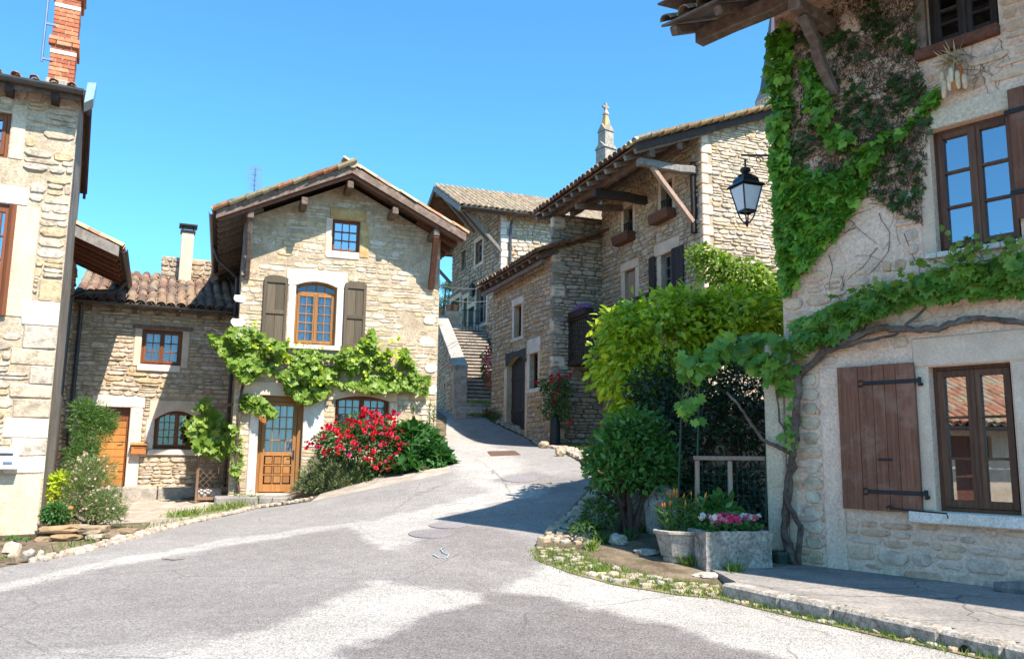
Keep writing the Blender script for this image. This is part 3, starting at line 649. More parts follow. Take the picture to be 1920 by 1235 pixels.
# ------------------------------------------------------------------ terrain
CTRL = [(960, 1235, 4.8), (0, 1062, 8.5), (72, 1003, 11.3), (520, 928, 17), (230, 914, 20.2), (970, 808, 24), (1035, 838, 21.6), (945, 850, 17.5), (845, 883, 15), (1100, 918, 13.2),
        (828, 968, 11.6), (1000, 1020, 9.0), (1370, 1117, 7.2), (1900, 1232, 5.0), (570, 934, 15.7), (240, 1005, 11), (830, 770, 29), (925, 778, 26), (817, 829, 18.3), (1170, 1002, 9.7)]
CP = [at(*c) for c in CTRL]+[np.array(q, float) for q in ((-13, 6, .3), (-14, 14, .4), (-16, 24, .75), (5, 3, .38), (0, 0, .4), (-5, 0, .35), (-4, -8, .35), (4, -8, .35), (7, 9, .6), (6, 14, 1.2), (6, 22, 2.3), (3, 32, 3.2), (-3, 38, 4.0), (-10, 34, 2.8), (10, 40, 4))]
CP = np.array(CP)
def _U(r2): return np.where(r2 > 1e-12, .5*r2*np.log(np.maximum(r2, 1e-12)), 0)
_n = len(CP); _K = _U(((CP[:, None, :2]-CP[None, :, :2])**2).sum(-1))+np.eye(_n)*1.2; _Pm = np.c_[np.ones(_n), CP[:, :2]]
_A = np.block([[_K, _Pm], [_Pm.T, np.zeros((3, 3))]]); _W = np.linalg.solve(_A, np.r_[CP[:, 2], np.zeros(3)])
def H(x, y):
    x = np.clip(np.atleast_1d(np.asarray(x, float)), -16, 11); y = np.clip(np.atleast_1d(np.asarray(y, float)), -8, 40)
    r2 = (x[:, None]-CP[None, :, 0])**2+(y[:, None]-CP[None, :, 1])**2
    return _U(r2)@_W[:_n]+_W[_n]+_W[_n+1]*x+_W[_n+2]*y
def h1(x, y): return float(H(x, y)[0])
def gnd(u, v):
    """the point of the ground seen at a photo pixel"""
    d = ray(u, v); d = d/d[1]; ys = np.arange(2.5, 45, .1); P = EYE+ys[:, None]*d; k = P[:, 2]-H(P[:, 0], P[:, 1]); i = np.where(k < 0)[0]
    y = ys[i[0]] if len(i) else 45.
    if len(i) and i[0] > 0: a, b = k[i[0]-1], k[i[0]]; y = ys[i[0]-1]+.1*a/(a-b)
    P = EYE+y*d; return np.array([P[0], P[1], h1(P[0], P[1])])
def sheet(name, pix, mat, lift, step=.3, jit=0., seed=0, parent=None, extra=None, world=None, kind='structure', sub=.15):
    """a ground sheet inside an outline: photo pixels (or world points) dropped onto the terrain"""
    pts = [np.array(p[:2], float) for p in world] if world is not None else [gnd(*p)[:2] for p in pix]; E = []
    for i in range(len(pts)):
        a, b = pts[i], pts[(i+1) % len(pts)]; n = max(1, int(np.linalg.norm(b-a)/sub)); nn = np.array([-(b-a)[1], (b-a)[0]])/max(1e-6, np.linalg.norm(b-a))
        for k in range(n):
            p = a+(b-a)*k/n; j = jit*(noise.noise(Vector((p[0]*2.2, p[1]*2.2, seed)))+.6*noise.noise(Vector((p[0]*7, p[1]*7, seed+3)))); E.append(p+nn*j)
    lo = np.min(E, 0); hi = np.max(E, 0); G = [(x+R_.uniform(-.02, .02), y+R_.uniform(-.02, .02)) for x in np.arange(lo[0], hi[0], step) for y in np.arange(lo[1], hi[1], step)]
    n = len(E); r = geometry.delaunay_2d_cdt([Vector(p) for p in E]+[Vector(g) for g in G], [], [list(range(n))], 1, 1e-5)
    V = np.array([(p[0], p[1]) for p in r[0]]); z = H(V[:, 0], V[:, 1])+lift
    me = bpy.data.meshes.new(name); me.from_pydata(np.c_[V, z].tolist(), [], [tuple(f) for f in r[2]]); me.materials.append(MT[mat])
    bm = bmesh.new(); bm.from_mesh(me); bmesh.ops.recalc_face_normals(bm, faces=bm.faces)
    for f in bm.faces:
        if f.normal.z < 0: f.normal_flip()
    bm.to_mesh(me); bm.free(); me.update()
    return link(name, me, parent, WORLD, kind)

def strip_w(px, o0, o1):
    P = [gnd(*p)[:2] for p in px]; A, B = [], []
    for i, p in enumerate(P):
        d = P[min(i+1, len(P)-1)]-P[max(i-1, 0)]; d = d/np.linalg.norm(d); n = np.array([-d[1], d[0]]); w_ = o1 if i < len(P)-3 else .12; A.append(p+n*o0); B.append(p+n*w_)
    return A+B[::-1]
# ground sheet to the horizon
def _axis(lo, hi, a, b, st):
    return np.r_[np.linspace(lo, a, 14)[:-1], np.arange(a, b, st), np.linspace(b, hi, 14)]
gx, gy = _axis(-400, 400, -17, 12, .5), _axis(-200, 600, -9, 42, .5); GX, GY = np.meshgrid(gx, gy)
GZ = H(GX.ravel(), GY.ravel())-.03; nx_, ny_ = len(gx), len(gy); ii = (np.arange(ny_-1)[:, None]*nx_+np.arange(nx_-1)[None]).ravel()
link('ground', fast_mesh('ground', np.c_[GX.ravel(), GY.ravel(), GZ], np.c_[ii, ii+1, ii+1+nx_, ii+nx_], MT['earth'], True), kind='structure')
wpt = lambda *P: [np.array(p, float) for p in P]
road_px_left = [(0, 1064), (130, 1040), (245, 1010), (400, 972), (480, 953), (580, 940), (690, 917), (800, 895), (848, 884), (838, 850), (818, 826)]
road_px_right = [(925, 792), (990, 822), (1060, 852), (1112, 884), (1108, 918), (1065, 965), (1020, 1003), (1000, 1022), (1008, 1044), (1060, 1066), (1150, 1091), (1280, 1113), (1360, 1121), (1560, 1170), (1760, 1215), (1915, 1248)]
RW = [(-14, -9), (-14, 4.0), (-8, 7.1)]+[tuple(gnd(*p)[:2]) for p in road_px_left]+[(-1.62, 20.5), (-2.0, 26.0), (-2.6, 29.0), (-3.5, 31.5), (-2.6, 32), (-1.5, 28.2)]+[tuple(gnd(*p)[:2]) for p in road_px_right]+[(4.2, 3.2), (9, -4), (9, -9)]
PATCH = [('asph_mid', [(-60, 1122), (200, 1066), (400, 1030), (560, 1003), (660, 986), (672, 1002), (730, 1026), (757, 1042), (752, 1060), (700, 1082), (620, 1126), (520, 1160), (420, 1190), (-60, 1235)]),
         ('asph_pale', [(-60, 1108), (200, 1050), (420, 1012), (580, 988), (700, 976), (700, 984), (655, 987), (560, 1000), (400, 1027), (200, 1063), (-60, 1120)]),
         ('asph_pale', [(662, 984), (760, 960), (850, 940), (930, 920), (850, 900), (838, 850), (822, 790), (835, 782), (900, 830), (985, 872), (1105, 905), (1040, 925), (930, 942), (850, 962), (805, 985), (775, 1010), (740, 1030), (690, 1015), (672, 1000)]),  # pale asphalt kept to its sunlit part, so sunlight is put into the tone
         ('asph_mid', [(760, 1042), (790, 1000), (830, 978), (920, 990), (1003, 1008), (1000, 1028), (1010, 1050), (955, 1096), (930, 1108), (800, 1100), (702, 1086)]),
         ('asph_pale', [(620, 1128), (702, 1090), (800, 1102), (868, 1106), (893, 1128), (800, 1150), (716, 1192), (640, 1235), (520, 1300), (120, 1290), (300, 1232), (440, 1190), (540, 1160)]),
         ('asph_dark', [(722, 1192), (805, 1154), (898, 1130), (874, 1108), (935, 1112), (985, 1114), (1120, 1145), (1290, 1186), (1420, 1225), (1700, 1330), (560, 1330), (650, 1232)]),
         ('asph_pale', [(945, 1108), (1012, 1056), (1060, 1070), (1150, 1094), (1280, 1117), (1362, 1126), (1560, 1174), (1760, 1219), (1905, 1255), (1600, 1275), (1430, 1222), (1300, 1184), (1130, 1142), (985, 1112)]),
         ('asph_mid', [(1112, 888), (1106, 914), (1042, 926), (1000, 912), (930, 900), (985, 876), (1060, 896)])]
def inside(poly, q):
    poly = np.asarray(poly); ins = np.zeros(len(q), bool)
    for i in range(len(poly)):
        (x0, y0), (x1, y1) = poly[i], poly[(i+1) % len(poly)]
        if y0 == y1: continue
        ins ^= ((y0 > q[:, 1]) != (y1 > q[:, 1])) & (q[:, 0] < (x1-x0)*(q[:, 1]-y0)/(y1-y0)+x0)
    return ins
def rough_ring(pts, jit, seed, sub=.12):
    E = []
    for i in range(len(pts)):
        a, b = np.array(pts[i], float), np.array(pts[(i+1) % len(pts)], float); l = np.linalg.norm(b-a); n = max(1, int(l/sub)); nn = np.array([-(b-a)[1], (b-a)[0]])/max(1e-6, l)
        for k in range(n): p = a+(b-a)*k/n; E.append(p+nn*jit*(noise.noise(Vector((p[0]*1.7, p[1]*1.7, seed)))+.7*noise.noise(Vector((p[0]*6, p[1]*6, seed+3)))+.4*noise.noise(Vector((p[0]*17, p[1]*17, seed)))))
    return E
ring = rough_ring(RW, .02, 1)
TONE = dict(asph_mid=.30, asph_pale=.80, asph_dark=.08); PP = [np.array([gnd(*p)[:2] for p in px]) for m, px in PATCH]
allv = [Vector(p) for p in ring]; alle = [(i, (i+1) % len(ring)) for i in range(len(ring))]
allv += [Vector((x+R_.uniform(-.02, .02), y+R_.uniform(-.02, .02))) for x in np.arange(-9, 6, .085) for y in np.arange(2.5, 13, .085)]
allv += [Vector((x+R_.uniform(-.03, .03), y+R_.uniform(-.03, .03))) for x in np.arange(-14, 9, .3) for y in np.arange(-9, 32, .3) if not (-9 < x < 6 and 2.5 < y < 13)]
res = geometry.delaunay_2d_cdt(allv, alle, [], 0, 1e-5); RV = np.array([(p[0], p[1]) for p in res[0]]); RT_ = np.array(res[2]); T = RT_[inside(ring, RV[RT_].mean(1))]
a, b_, c_ = RV[T[:, 0]], RV[T[:, 1]], RV[T[:, 2]]; fl = ((b_-a)[:, 0]*(c_-a)[:, 1]-(b_-a)[:, 1]*(c_-a)[:, 0]) < 0; T[fl] = T[fl][:, ::-1]
us, inv_ = np.unique(T, return_inverse=True); RV = RV[us]
wob = np.array([(noise.noise(Vector((p[0]*1.6, p[1]*1.6, 2)))*.13+noise.noise(Vector((p[0]*6, p[1]*6, 3)))*.11, noise.noise(Vector((p[0]*1.6, p[1]*1.6, 7)))*.13+noise.noise(Vector((p[0]*6, p[1]*6, 9)))*.11) for p in RV])
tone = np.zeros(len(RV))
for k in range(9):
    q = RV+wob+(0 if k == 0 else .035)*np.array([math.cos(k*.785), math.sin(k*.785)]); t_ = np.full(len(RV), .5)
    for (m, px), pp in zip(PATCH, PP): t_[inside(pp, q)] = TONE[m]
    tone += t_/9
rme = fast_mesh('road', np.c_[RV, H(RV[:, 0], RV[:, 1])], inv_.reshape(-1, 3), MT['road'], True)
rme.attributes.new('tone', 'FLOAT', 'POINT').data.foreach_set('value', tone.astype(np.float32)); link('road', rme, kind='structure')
sheet('gravel_yard', [(225, 925), (330, 935), (470, 945), (575, 938), (480, 950), (400, 968), (240, 1000), (180, 985), (130, 960), (190, 920)], 'gravel', .004, .3, .03, 3)
sheet('pale_verge', [(575, 945), (690, 925), (800, 903), (858, 890), (848, 850), (819, 826), (760, 850), (690, 880), (600, 925)], 'gravel', -.008, .3, .02, 6)
sheet('mossy_strip', None, 'moss', .006, .25, .02, 8, world=strip_w([(1003, 1030), (1012, 1050), (1070, 1072), (1150, 1094), (1280, 1115), (1355, 1122), (1560, 1170), (1760, 1215), (1890, 1245)], -.04, .42))
sheet('earth_verge', [(1003, 1022), (1010, 1042), (1060, 1063), (1150, 1088), (1280, 1110), (1355, 1118), (1470, 1080), (1480, 1050), (1330, 1010), (1260, 940), (1110, 905), (1060, 965)], 'earth', .012, .25, .03, 9)

def stones_on_ground(parent, pts, mat, size, nobj, lift=0., seed=1, flat=.6, joined='small_cobbles', name='cobble'):
    r = random.Random(seed); L = []
    for p in pts:
        s = size*r.uniform(.55, 1.35); L.append((p[0], p[1], h1(p[0], p[1])+lift+(p[2] if len(p) > 2 else 0), s, s*r.uniform(.6, 1), s*flat*.55, r.uniform(0, 6.28)))
    L.sort(key=lambda q: q[1])
    def mm(q):
        return Matrix.Translation((q[0], q[1], q[2]-.25*q[5])) @ Matrix.Rotation(q[6], 4, 'Z') @ Matrix.Rotation(r.uniform(-.2, .2), 4, 'X') @ Matrix.Diagonal((q[3], q[4], q[5], 1)) @ Matrix.Rotation(-math.pi/2, 4, 'X')
    for q in L[:nobj]:
        o = bpy.data.objects.new(name, stone_mesh(r.randrange(24), mat)); COL.objects.link(o); o.parent = parent; o.matrix_local = RM[parent].inverted() @ mm(q)
    if len(L) > nobj:
        mb = MB()
        for q in L[nobj:]:
            m = mm(q); V, F = STV[r.randrange(24)]; mb.add([m @ Vector(v) for v in V], F)
        mb.build(joined, mat, parent, WORLD, kind='stuff')
def along(pts, w0, w1, gap, seed=1):
    """points in a strip along a ground polyline"""
    r = random.Random(seed); out = []; pts = [np.array(p[:2]) for p in pts]
    for a, b in zip(pts, pts[1:]):
        l = np.linalg.norm(b-a); d = (b-a)/max(1e-6, l); nn = np.array([d[1], -d[0]]); k = 0
        while k < l:
            o = w0
            while o <= w1:
                out.append(a+d*(k+r.uniform(-.3, .3)*gap)+nn*(o+r.uniform(-.25, .25)*gap)); o += gap
            k += gap
    return out
def tufts(name, parent, pts, mat, size, n, seed, spread=.05, kind='stuff'):
    g = np.random.default_rng(seed); pts = np.array([(p[0], p[1]) for p in pts]); k = g.integers(0, len(pts), n); q = pts[k]+g.normal(size=(n, 2))*spread
    P = np.c_[q, H(q[:, 0], q[:, 1])]; ax = unit(np.c_[g.normal(size=(n, 2))*.5, np.ones(n)]); nr = unit(np.c_[g.normal(size=(n, 2)), np.ones(n)*.4])
    return scatter(name, 'blade', frames(P, ax, nr, size*(.4+g.random(n))), MT[mat], parent, WORLD, kind)
# cobbled gutters
gl = tag(thing('gutter', None, None, WORLD), kind='structure'); gl.name = 'cobbled_gutter'
pts = along([gnd(*p) for p in ((60, 1052), (130, 1036), (245, 1006), (400, 968), (480, 950), (585, 934))], -.04, .20, .085, 2)
stones_on_ground(gl, pts, MT['cobble'], .085, 290, .01, 3)
tufts('grass', gl, along([gnd(*p) for p in ((60, 1048), (130, 1030), (300, 985), (440, 955))], -.25, .02, .1, 4), 'grass', .07, 500, 5)
gr = tag(thing('cobbled_gutter', None, None, WORLD), kind='structure')
pts = along([gnd(*p) for p in ((1003, 1030), (1012, 1050), (1070, 1072), (1150, 1094), (1280, 1115), (1355, 1122))], -.40, 0, .085, 6)
stones_on_ground(gr, [q for q in pts if R_.random() < .62], MT['cobble'], .085, 230, .006, 7)
pts2 = along([gnd(*p) for p in ((1360, 1127), (1560, 1173), (1760, 1218), (1890, 1247))], -.06, 0, .085, 8)
stones_on_ground(gr, [q for q in pts2 if R_.random() < .7], MT['cobble'], .07, 70, .002, 9)
tufts('grass', gr, [p for p in pts if R_.random() < .75], 'grass', .05, 6500, 10, .06); tufts('grass', gr, pts2, 'grass', .045, 1300, 11, .04)
gk = tag(thing('cobbled_gutter', None, None, WORLD), kind='structure')
pts = along([gnd(*p) for p in ((925, 790), (990, 819), (1060, 849), (1112, 878))], -.34, 0, .13, 12); stones_on_ground(gk, pts, MT['cobble'], .14, 160, .012, 13)
pts = along([gnd(*p) for p in ((1108, 916), (1065, 962), (1020, 1001), (1004, 1020))], -.55, 0, .115, 14); stones_on_ground(gk, pts, MT['cobble'], .13, 240, .012, 15)
tufts('grass', gk, along([gnd(*p) for p in ((940, 788), (1000, 815), (1070, 846), (1115, 870))], -.6, -.3, .1, 16), 'grass', .09, 900, 17)

# ------------------------------------------------------------------ right house (ivy, lantern, plank shutter)
p0 = at(1500, 1062, 8.45); FR = Fac(p0[:2], (.65, -.76), .44)
# pavement and kerb in front of it
pv = tag(thing('pavement', None, None, WORLD), kind='structure')
kp = [gnd(*p)[:2] for p in ((1352, 1117), (1460, 1146), (1560, 1168), (1760, 1213), (1880, 1240))]; kp.append(kp[-1]+(kp[-1]-kp[-2])*1.4)
zk = .465
def strip(pts, off):
    out = []
    for i, p in enumerate(pts):
        d = pts[min(i+1, len(pts)-1)]-pts[max(i-1, 0)]; d /= np.linalg.norm(d); out.append(p+np.array([-d[1], d[0]])*off)
    return out
inner = strip(kp, .17); wl = [FR.w(s, -.02, 0)[:2] for s in (8.0, 2.0, -.4)]; back = [FR.w(-1.15, .35, 0)[:2]]
poly = [*inner, *wl, *back]
mb = MB(); mb.prism([(p[0], p[1], zk-.25) for p in poly], (0, 0, .25)); mb.build('pavement_slab', MT['pavem'], pv, WORLD)
kerb = tag(thing('kerb', None, None, WORLD), kind='structure')
for i in range(len(kp)-1):
    a, b = kp[i], kp[i+1]; n = max(1, round(np.linalg.norm(b-a)/.95)); ai, bi = inner[i], inner[i+1]
    for k in range(n):
        f0, f1 = k/n+.004, (k+1)/n-.004; q = [a+(b-a)*f0, a+(b-a)*f1, ai+(bi-ai)*f1-(bi-ai)*0, ai+(bi-ai)*f0]
        q[2] = q[2]+(q[1]-q[2])*.02; q[3] = q[3]+(q[0]-q[3])*.02
        MB().prism([(p[0], p[1], zk-.4) for p in q], (0, 0, .405)).build('kerb_stone', MT['trough' if i else 'concrete'], kerb, WORLD, bevel=.02)
c = (kp[3]*.55+kp[4]*.45); dn = unit((kp[4]-kp[3])[None])[0]; nn = np.array([dn[1], -dn[0]])
mb = MB(); mb.tube([(c[0]+nn[0]*.012, c[1]+nn[1]*.012, zk-.075), (c[0]-nn[0]*.05, c[1]-nn[1]*.05, zk-.075)], .032, 12); mb.build('drain_hole', MT['interior'], kerb, WORLD)

rh = thing('stone_house', 'ivy covered stone house with a plank shutter and grapevine beside the raised pavement', 'house', FR.M)
w1 = FR.rect(1748, 682, 1905, 962); w2 = FR.rect(1748, 222, 1908, 462); w3 = FR.rect(1730, -75, 1870, 70)
W1, W2, W3 = rpoly(*w1), rpoly(*w2), rpoly(*w3)
zt = 5.95
O1 = [(-.10, -.3), (9, -.3), (9, zt), (-.06, zt)]
wr = wall(rh, FR, O1, [W1, W2, W3], .17, MT['mortar_r'], thick=.0)
MB().add([(-.06, 0, zt), (-.10, 0, -.3), (-.10, 6, -.3), (-.06, 6, zt)], [(0, 1, 2, 3)]).build('wall', MT['mortar_r'], rh, FR.M)
s_l = FR.pix(1440, 850)[0]
low = MB(); low.box(s_l, -.102, -.05, .42, -.3, FR.pix(1470, 692)[1]); low.box(-.102, .02, -.012, .4, -.3, FR.pix(1470, 692)[1]); low.build('rendered_pier', MT['plaster'], rh, FR.M, bevel=.015)
s0, s1, z0, z1 = FR.rect(1436, 640, 1482, 692, .1); 
mb = MB(); mb.box(s0, s1-.0, -.17, .05, z0, z1); cb = mb.build('corbel_stone', MT['concrete'], rh, FR.M, bevel=.045)
sb = FR.rect(1545, 690, 1582, 1066); block(rh, FR, 'render_band', sb[0], sb[1], -.3, sb[3], 'mortar_r', .02, .05, .006)
lt = FR.rect(1690, 622, 1912, 678); zones = [W1, W2, W3]
block(rh, FR, 'lintel', w1[0]-.13, w1[1]+.16, w1[3]+.004, w1[3]+.27, 'ashlar', .014, .15)
block(rh, FR, 'jamb', w1[0]-.12, w1[0]-.004, w1[2], w1[3], 'ashlar', .012, .15); block(rh, FR, 'jamb', w1[1]+.004, w1[1]+.14, w1[2], w1[3], 'ashlar', .012, .15)
sl = FR.rect(1705, 963, 2000, 990, .08); block(rh, FR, 'window_sill', sl[0], sl[1], w1[2]-.105, w1[2]-.004, 'white', .10, .15, .01)
block(rh, FR, 'jamb', w2[0]-.12, w2[0]-.004, w2[2]-.02, w2[3], 'ashlar', .012, .15)
mb = MB(); mb.add(*[[(x, y, z) for y in (-.012, .12) for x, z in rpoly(w2[0]-.13, w2[1]+.14, w2[3]+.004, w2[3]+.19, .03)], [tuple(range(11)), tuple(range(21, 10, -1))]+[(i, (i+1) % 11, 11+(i+1) % 11, 11+i) for i in range(11)]]); mb.build('lintel', MT['plaster'], rh, FR.M)
for k in range(9): block(rh, FR, 'sill_brick', w2[0]-.09+k*.105, w2[0]-.09+k*.105+.10, w2[2]-.055, w2[2]-.004, 'white', .05, .15, .006)
lb = FR.rect(1719, 66, 1878, 110); MB().beam((lb[0], -.02, w3[2]-.055), (lb[1], -.02, w3[2]-.06), .11, .10, 6, .005).build('timber_sill', MT['wood_red'], rh, FR.M, bevel=.008)
MB().beam((w3[0]-.03, 0, w3[2]), (w3[0]-.03, 0, w3[3]), .06, .10).build('timber_jamb', MT['wood_old'], rh, FR.M, bevel=.006)
zones += [rpoly(w1[0]-.14, w1[1]+.17, w1[2]-.11, w1[3]+.28), rpoly(w2[0]-.14, w2[1]+.15, w2[2]-.06, w2[3]+.2), rpoly(lb[0]-.02, lb[1]+.02, lb[2], lb[3]), rpoly(sb[0], sb[1], -.3, sb[3]), rpoly(.5, 1.4, .55, 1.98)]
rubble(FR, wr, O1, zones, (.07, .16), (.12, .40), .015, MT['flush'], 290, .028, .10, 5, [(.9, 3.2, .22, .3), (.5, 2.35, .4, .10)], zlim=(-.02, 5.9))
# tooth stones of the old quoin
for k in range(13):
    z = .1+k*.145; MB().add(*[[tuple(np.array(v)*np.array((.16+.05*(k % 2), .02, .12))+np.array((sb[0]-.12, 0, z))) for v in STV[k][0]], STV[k][1]]).build('quoin_stone', MT['buff'], rh, FR.M)
window(rh, FR, w1[0], w1[1], w1[2], w1[3], 2, 1, 3, .10, 'win_r', .035, .055, .022, glass='glass_r', curtain=True, cfrac=.55)
window(rh, FR, w2[0], w2[1], w2[2], w2[3], 2, 1, 3, .09, 'win_r', .032, .05, .022, glass='glass_r', curtain=False)
window(rh, FR, w3[0], w3[1], w3[2], w3[3], 2, 1, 4, .12, 'wood_blk', .04, .06, .025, curtain=False)
# lower shutter, opened flat against the wall
q = FR.rect(1576, 684, 1722, 956, .04); sh = MB().box(q[0]+.03, q[1]-.03, -.026, -.012, q[2]+.1, q[2]+.16).box(q[0]+.03, q[1]-.03, -.026, -.012, q[3]-.2, q[3]-.13).build('shutter', MT['shut_r'], rh, FR.M)
planks(sh, FR, q[0], q[1], q[2], q[3], (.28, .19, .155, .145, .23), -.027, .03, 'shut_r', gap=.0035)
for zz in (q[3]-(q[3]-q[2])*.125, q[2]+(q[3]-q[2])*.125):
    m = MB(); m.box(q[0]+(q[1]-q[0])*.36, q[1]+.05, -.066, -.057, zz-.018, zz+.018)
    for sgn in (-1, 1): m.beam((q[0]+(q[1]-q[0])*.37, -.0615, zz+.004*sgn), (q[0]+(q[1]-q[0])*.31, -.0615, zz+.034*sgn), .009, .016, up=(0, 1, 0)); m.beam((q[0]+(q[1]-q[0])*.31, -.0615, zz+.034*sgn), (q[0]+(q[1]-q[0])*.29, -.0615, zz+.012*sgn), .009, .013, up=(0, 1, 0))
    m.tube([(q[1]+.045, -.05, zz-.05), (q[1]+.045, -.05, zz+.03)], .016, 8); m.box(q[1]+.03, q[1]+.06, -.05, .02, zz-.045, zz-.02); m.build('hinge_strap', MT['iron'], sh, FR.M, bevel=.002)
zz = q[2]+(q[3]-q[2])*.345; MB().box(q[0]+(q[1]-q[0])*.5, q[0]+(q[1]-q[0])*.68, -.064, -.056, zz-.012, zz+.012).build('latch_plate', MT['iron'], sh, FR.M, bevel=.002)
m = MB()
for i in range(7):
    for j in range(12):
        x = q[0]+.04+(q[1]-q[0]-.08)*i/6+R_.uniform(-.01, .01); z = q[2]+.05+(q[3]-q[2]-.1)*j/11+R_.uniform(-.02, .02); m.box(x-.004, x+.004, -.061, -.055, z-.004, z+.004)
m.build('nail_heads', MT['zinc'], sh, FR.M, kind='stuff')
m = MB(); a = FR.p3(1668, 952, .09); b = FR.p3(1775, 962, .10); m.tube([a, (a[0]+.1, a[1], a[2]-.005), b, (b[0]+.01, b[1]-.0, b[2]-.04)], .007, 6); m.tube([(a[0]-.03, a[1], a[2]), (a[0], a[1], a[2]+.02), (a[0]+.03, a[1], a[2])], .008, 6); m.build('stay_hook', MT['iron'], rh, FR.M)
# upper shutter at the picture edge
x0 = FR.pix(1899, 300, .05)[0]; q2 = (x0, x0+.40, FR.pix(1905, 412, .05)[1], FR.pix(1905, 165, .05)[1])
s2 = MB().box(q2[0]+.02, q2[1]-.02, -.04, -.03, q2[2]+.3, q2[2]+.36).build('shutter', MT['shut_r'], rh, FR.M); planks(s2, FR, q2[0], q2[1], q2[2], q2[3], (.34, .33, .33), -.04, .03, 'shut_r')
for f in (.2, .82): zz = q2[2]+(q2[3]-q2[2])*f; MB().box(q2[0]-.03, q2[0]+.2, -.082, -.072, zz-.02, zz+.02).build('hinge_strap', MT['iron'], s2, FR.M, bevel=.002)
# great eave
D_ = 1.12; ev = FR.pix(1240, 52, D_); ez = ev[1]; es = ev[0]; SL = .46
roof = MB(); t = .025
roof.prism([(es, -D_, ez), (9.3, -D_, ez), (9.3, 3.2, ez+SL*(3.2+D_)), (es, 3.2, ez+SL*(3.2+D_))], (0, 0, .028)); ro = roof.build('roof', MT['wood_old'], rh, FR.M)
for i in range(9):                                              # sheathing boards under the tiles
    y = -D_+.02+i*.145; MB().box(es+.005, 9.3, y, y+.138, 0, .018).build('sheathing_board', MT['wood_old'], ro, FR.M @ Matrix.Translation((0, 0, ez-.028+SL*(D_)+0)) @ Matrix.Translation((0, 0, 0)) @ Matrix(((1, 0, 0, 0), (0, 1, 0, 0), (0, SL, 1, 0), (0, 0, 0, 1))))
for k in range(17):                                             # rafters
    s = es+.10+k*.56; za = ez-.085; yb = .25
    MB().beam((s, -D_+.07, za+SL*.07), (s, yb, za+SL*(yb+D_)), .085, .10, 4, .006).build('rafter', MT['wood_old'], ro, FR.M, bevel=.014)
pl_d = .60; pz = ez+SL*(D_-pl_d)-.225; ps = FR.pix(1310, 78, pl_d)[0]
MB().beam((ps, -pl_d, pz), (3.4, -pl_d, pz+.05), .15, .17, 9, .012).build('purlin', MT['wood_old'], ro, FR.M, bevel=.016)
MB().beam((3.42, -pl_d, pz+.05), (9, -pl_d, pz), .15, .17, 4, .012).build('purlin', MT['wood_old'], ro, FR.M, bevel=.016)
bs = FR.pix(1560, 45, 0)[0]
MB().beam((bs, .1, pz-.16), (bs-.01, -pl_d-.13, pz-.155), .13, .13, 4, .008).build('bracket_beam', MT['wood_old'], ro, FR.M, bevel=.016)
sb_ = FR.pix(1566, 178, .02); MB().beam((bs, -pl_d+.02, pz-.22), (sb_[0], -.03, sb_[1]), .10, .10, 6, .012).build('brace', MT['wood_old'], ro, FR.M, bevel=.014)
U = (1, 0, 0); Vv = (0, 1, SL); place_tiles(ro, FR.M, (es-.02, -D_-.03, ez+.02), U, Vv, 46, 10, MT['tile'], 60, sc=.72, channel=False, cols=range(0, 2), rows=(0,))
# hanging corn cobs
hc = FR.w(*[(lambda a: (a[0], .09, a[1]))(FR.pix(1786, 112, .09))][0]); cob = thing('corn_bunch', 'bunch of dried white and orange corn cobs hanging below the timber window sill', 'corn', hc)
for k in range(8):
    x = -.10+k*.027+R_.uniform(-.008, .008); l = .13+.05*((k*3) % 4)/3; z0 = -.075-.05*((k*5) % 3); lean = x*.5
    m = MB(); m.lathe([(.008, 0), (.021, -.02), (.024, -l*.5), (.018, -l*.9), (.005, -l)], (0, 0, 0), 8)
    Dx = FR.D; o = m.build('corn_cob', MT['corn'], cob, Matrix.Translation(Vector(hc+Dx*x+FR.N*(.02*(k % 2))+np.array([0, 0, z0]))) @ Matrix.Rotation(-lean*1.2, 4, Vector(-FR.N)), smooth=True)
P = np.tile(hc, (70, 1))+NR.normal(size=(70, 3))*.03; ax = unit(NR.normal(size=(70, 3))+np.array([0, 0, .1])); scatter('husks', 'blade', frames(P, ax, unit(NR.normal(size=(70, 3))), .10+.08*NR.random(70)), MT['husk'], cob)
# lantern on a bracket
lc = at(1398, 330, 8.75); lp = thing('wall_lantern', 'black street lantern with milky glass hanging from a scrolled bracket', 'lantern', Matrix.Translation(Vector(lc)) @ Matrix.Rotation(.35, 4, 'Z')); LM = RM[lp]
k = 8.75/1550
zz = lambda v: (330-v)*k*1.0
m = MB(); m.lathe([(.012, zz(296)), (.012, zz(316))], seg=8); m.lathe([(.012, zz(312)), (.055, zz(315)), (.06, zz(320)), (.03, zz(326)), (.05, zz(328)), (.085, zz(330))], seg=12)
m.lathe([(.085, zz(329)), (.135, zz(336)), (.148, zz(347)), (.17, zz(350))], seg=4, rot=math.pi/4); m.lathe([(.205, zz(350)), (.21, zz(352)), (.175, zz(346))], seg=4, rot=math.pi/4); m.build('lamp_top', MT['black'], lp, LM)
r0, r1 = .172, .095; za, zb = zz(353), zz(402); m = MB(); g = []
for j in range(4):
    a = math.pi/4+j*math.pi/2; b = a+math.pi/2; A = Vector((r0*math.cos(a), r0*math.sin(a), za)); B = Vector((r1*math.cos(a), r1*math.sin(a), zb)); A2 = Vector((r0*math.cos(b), r0*math.sin(b), za)); B2 = Vector((r1*math.cos(b), r1*math.sin(b), zb))
    m.beam(A, B, .016, .016); m.beam(A, A2, .016, .016); m.beam(B, B2, .018, .022); g.append((A, A2, B2, B))
    m.tube([B, B*.75+Vector((0, 0, zz(410)*.55+.0-B.z*.2)), Vector((.03*math.cos(a), .03*math.sin(a), zz(424)))], .008, 6)
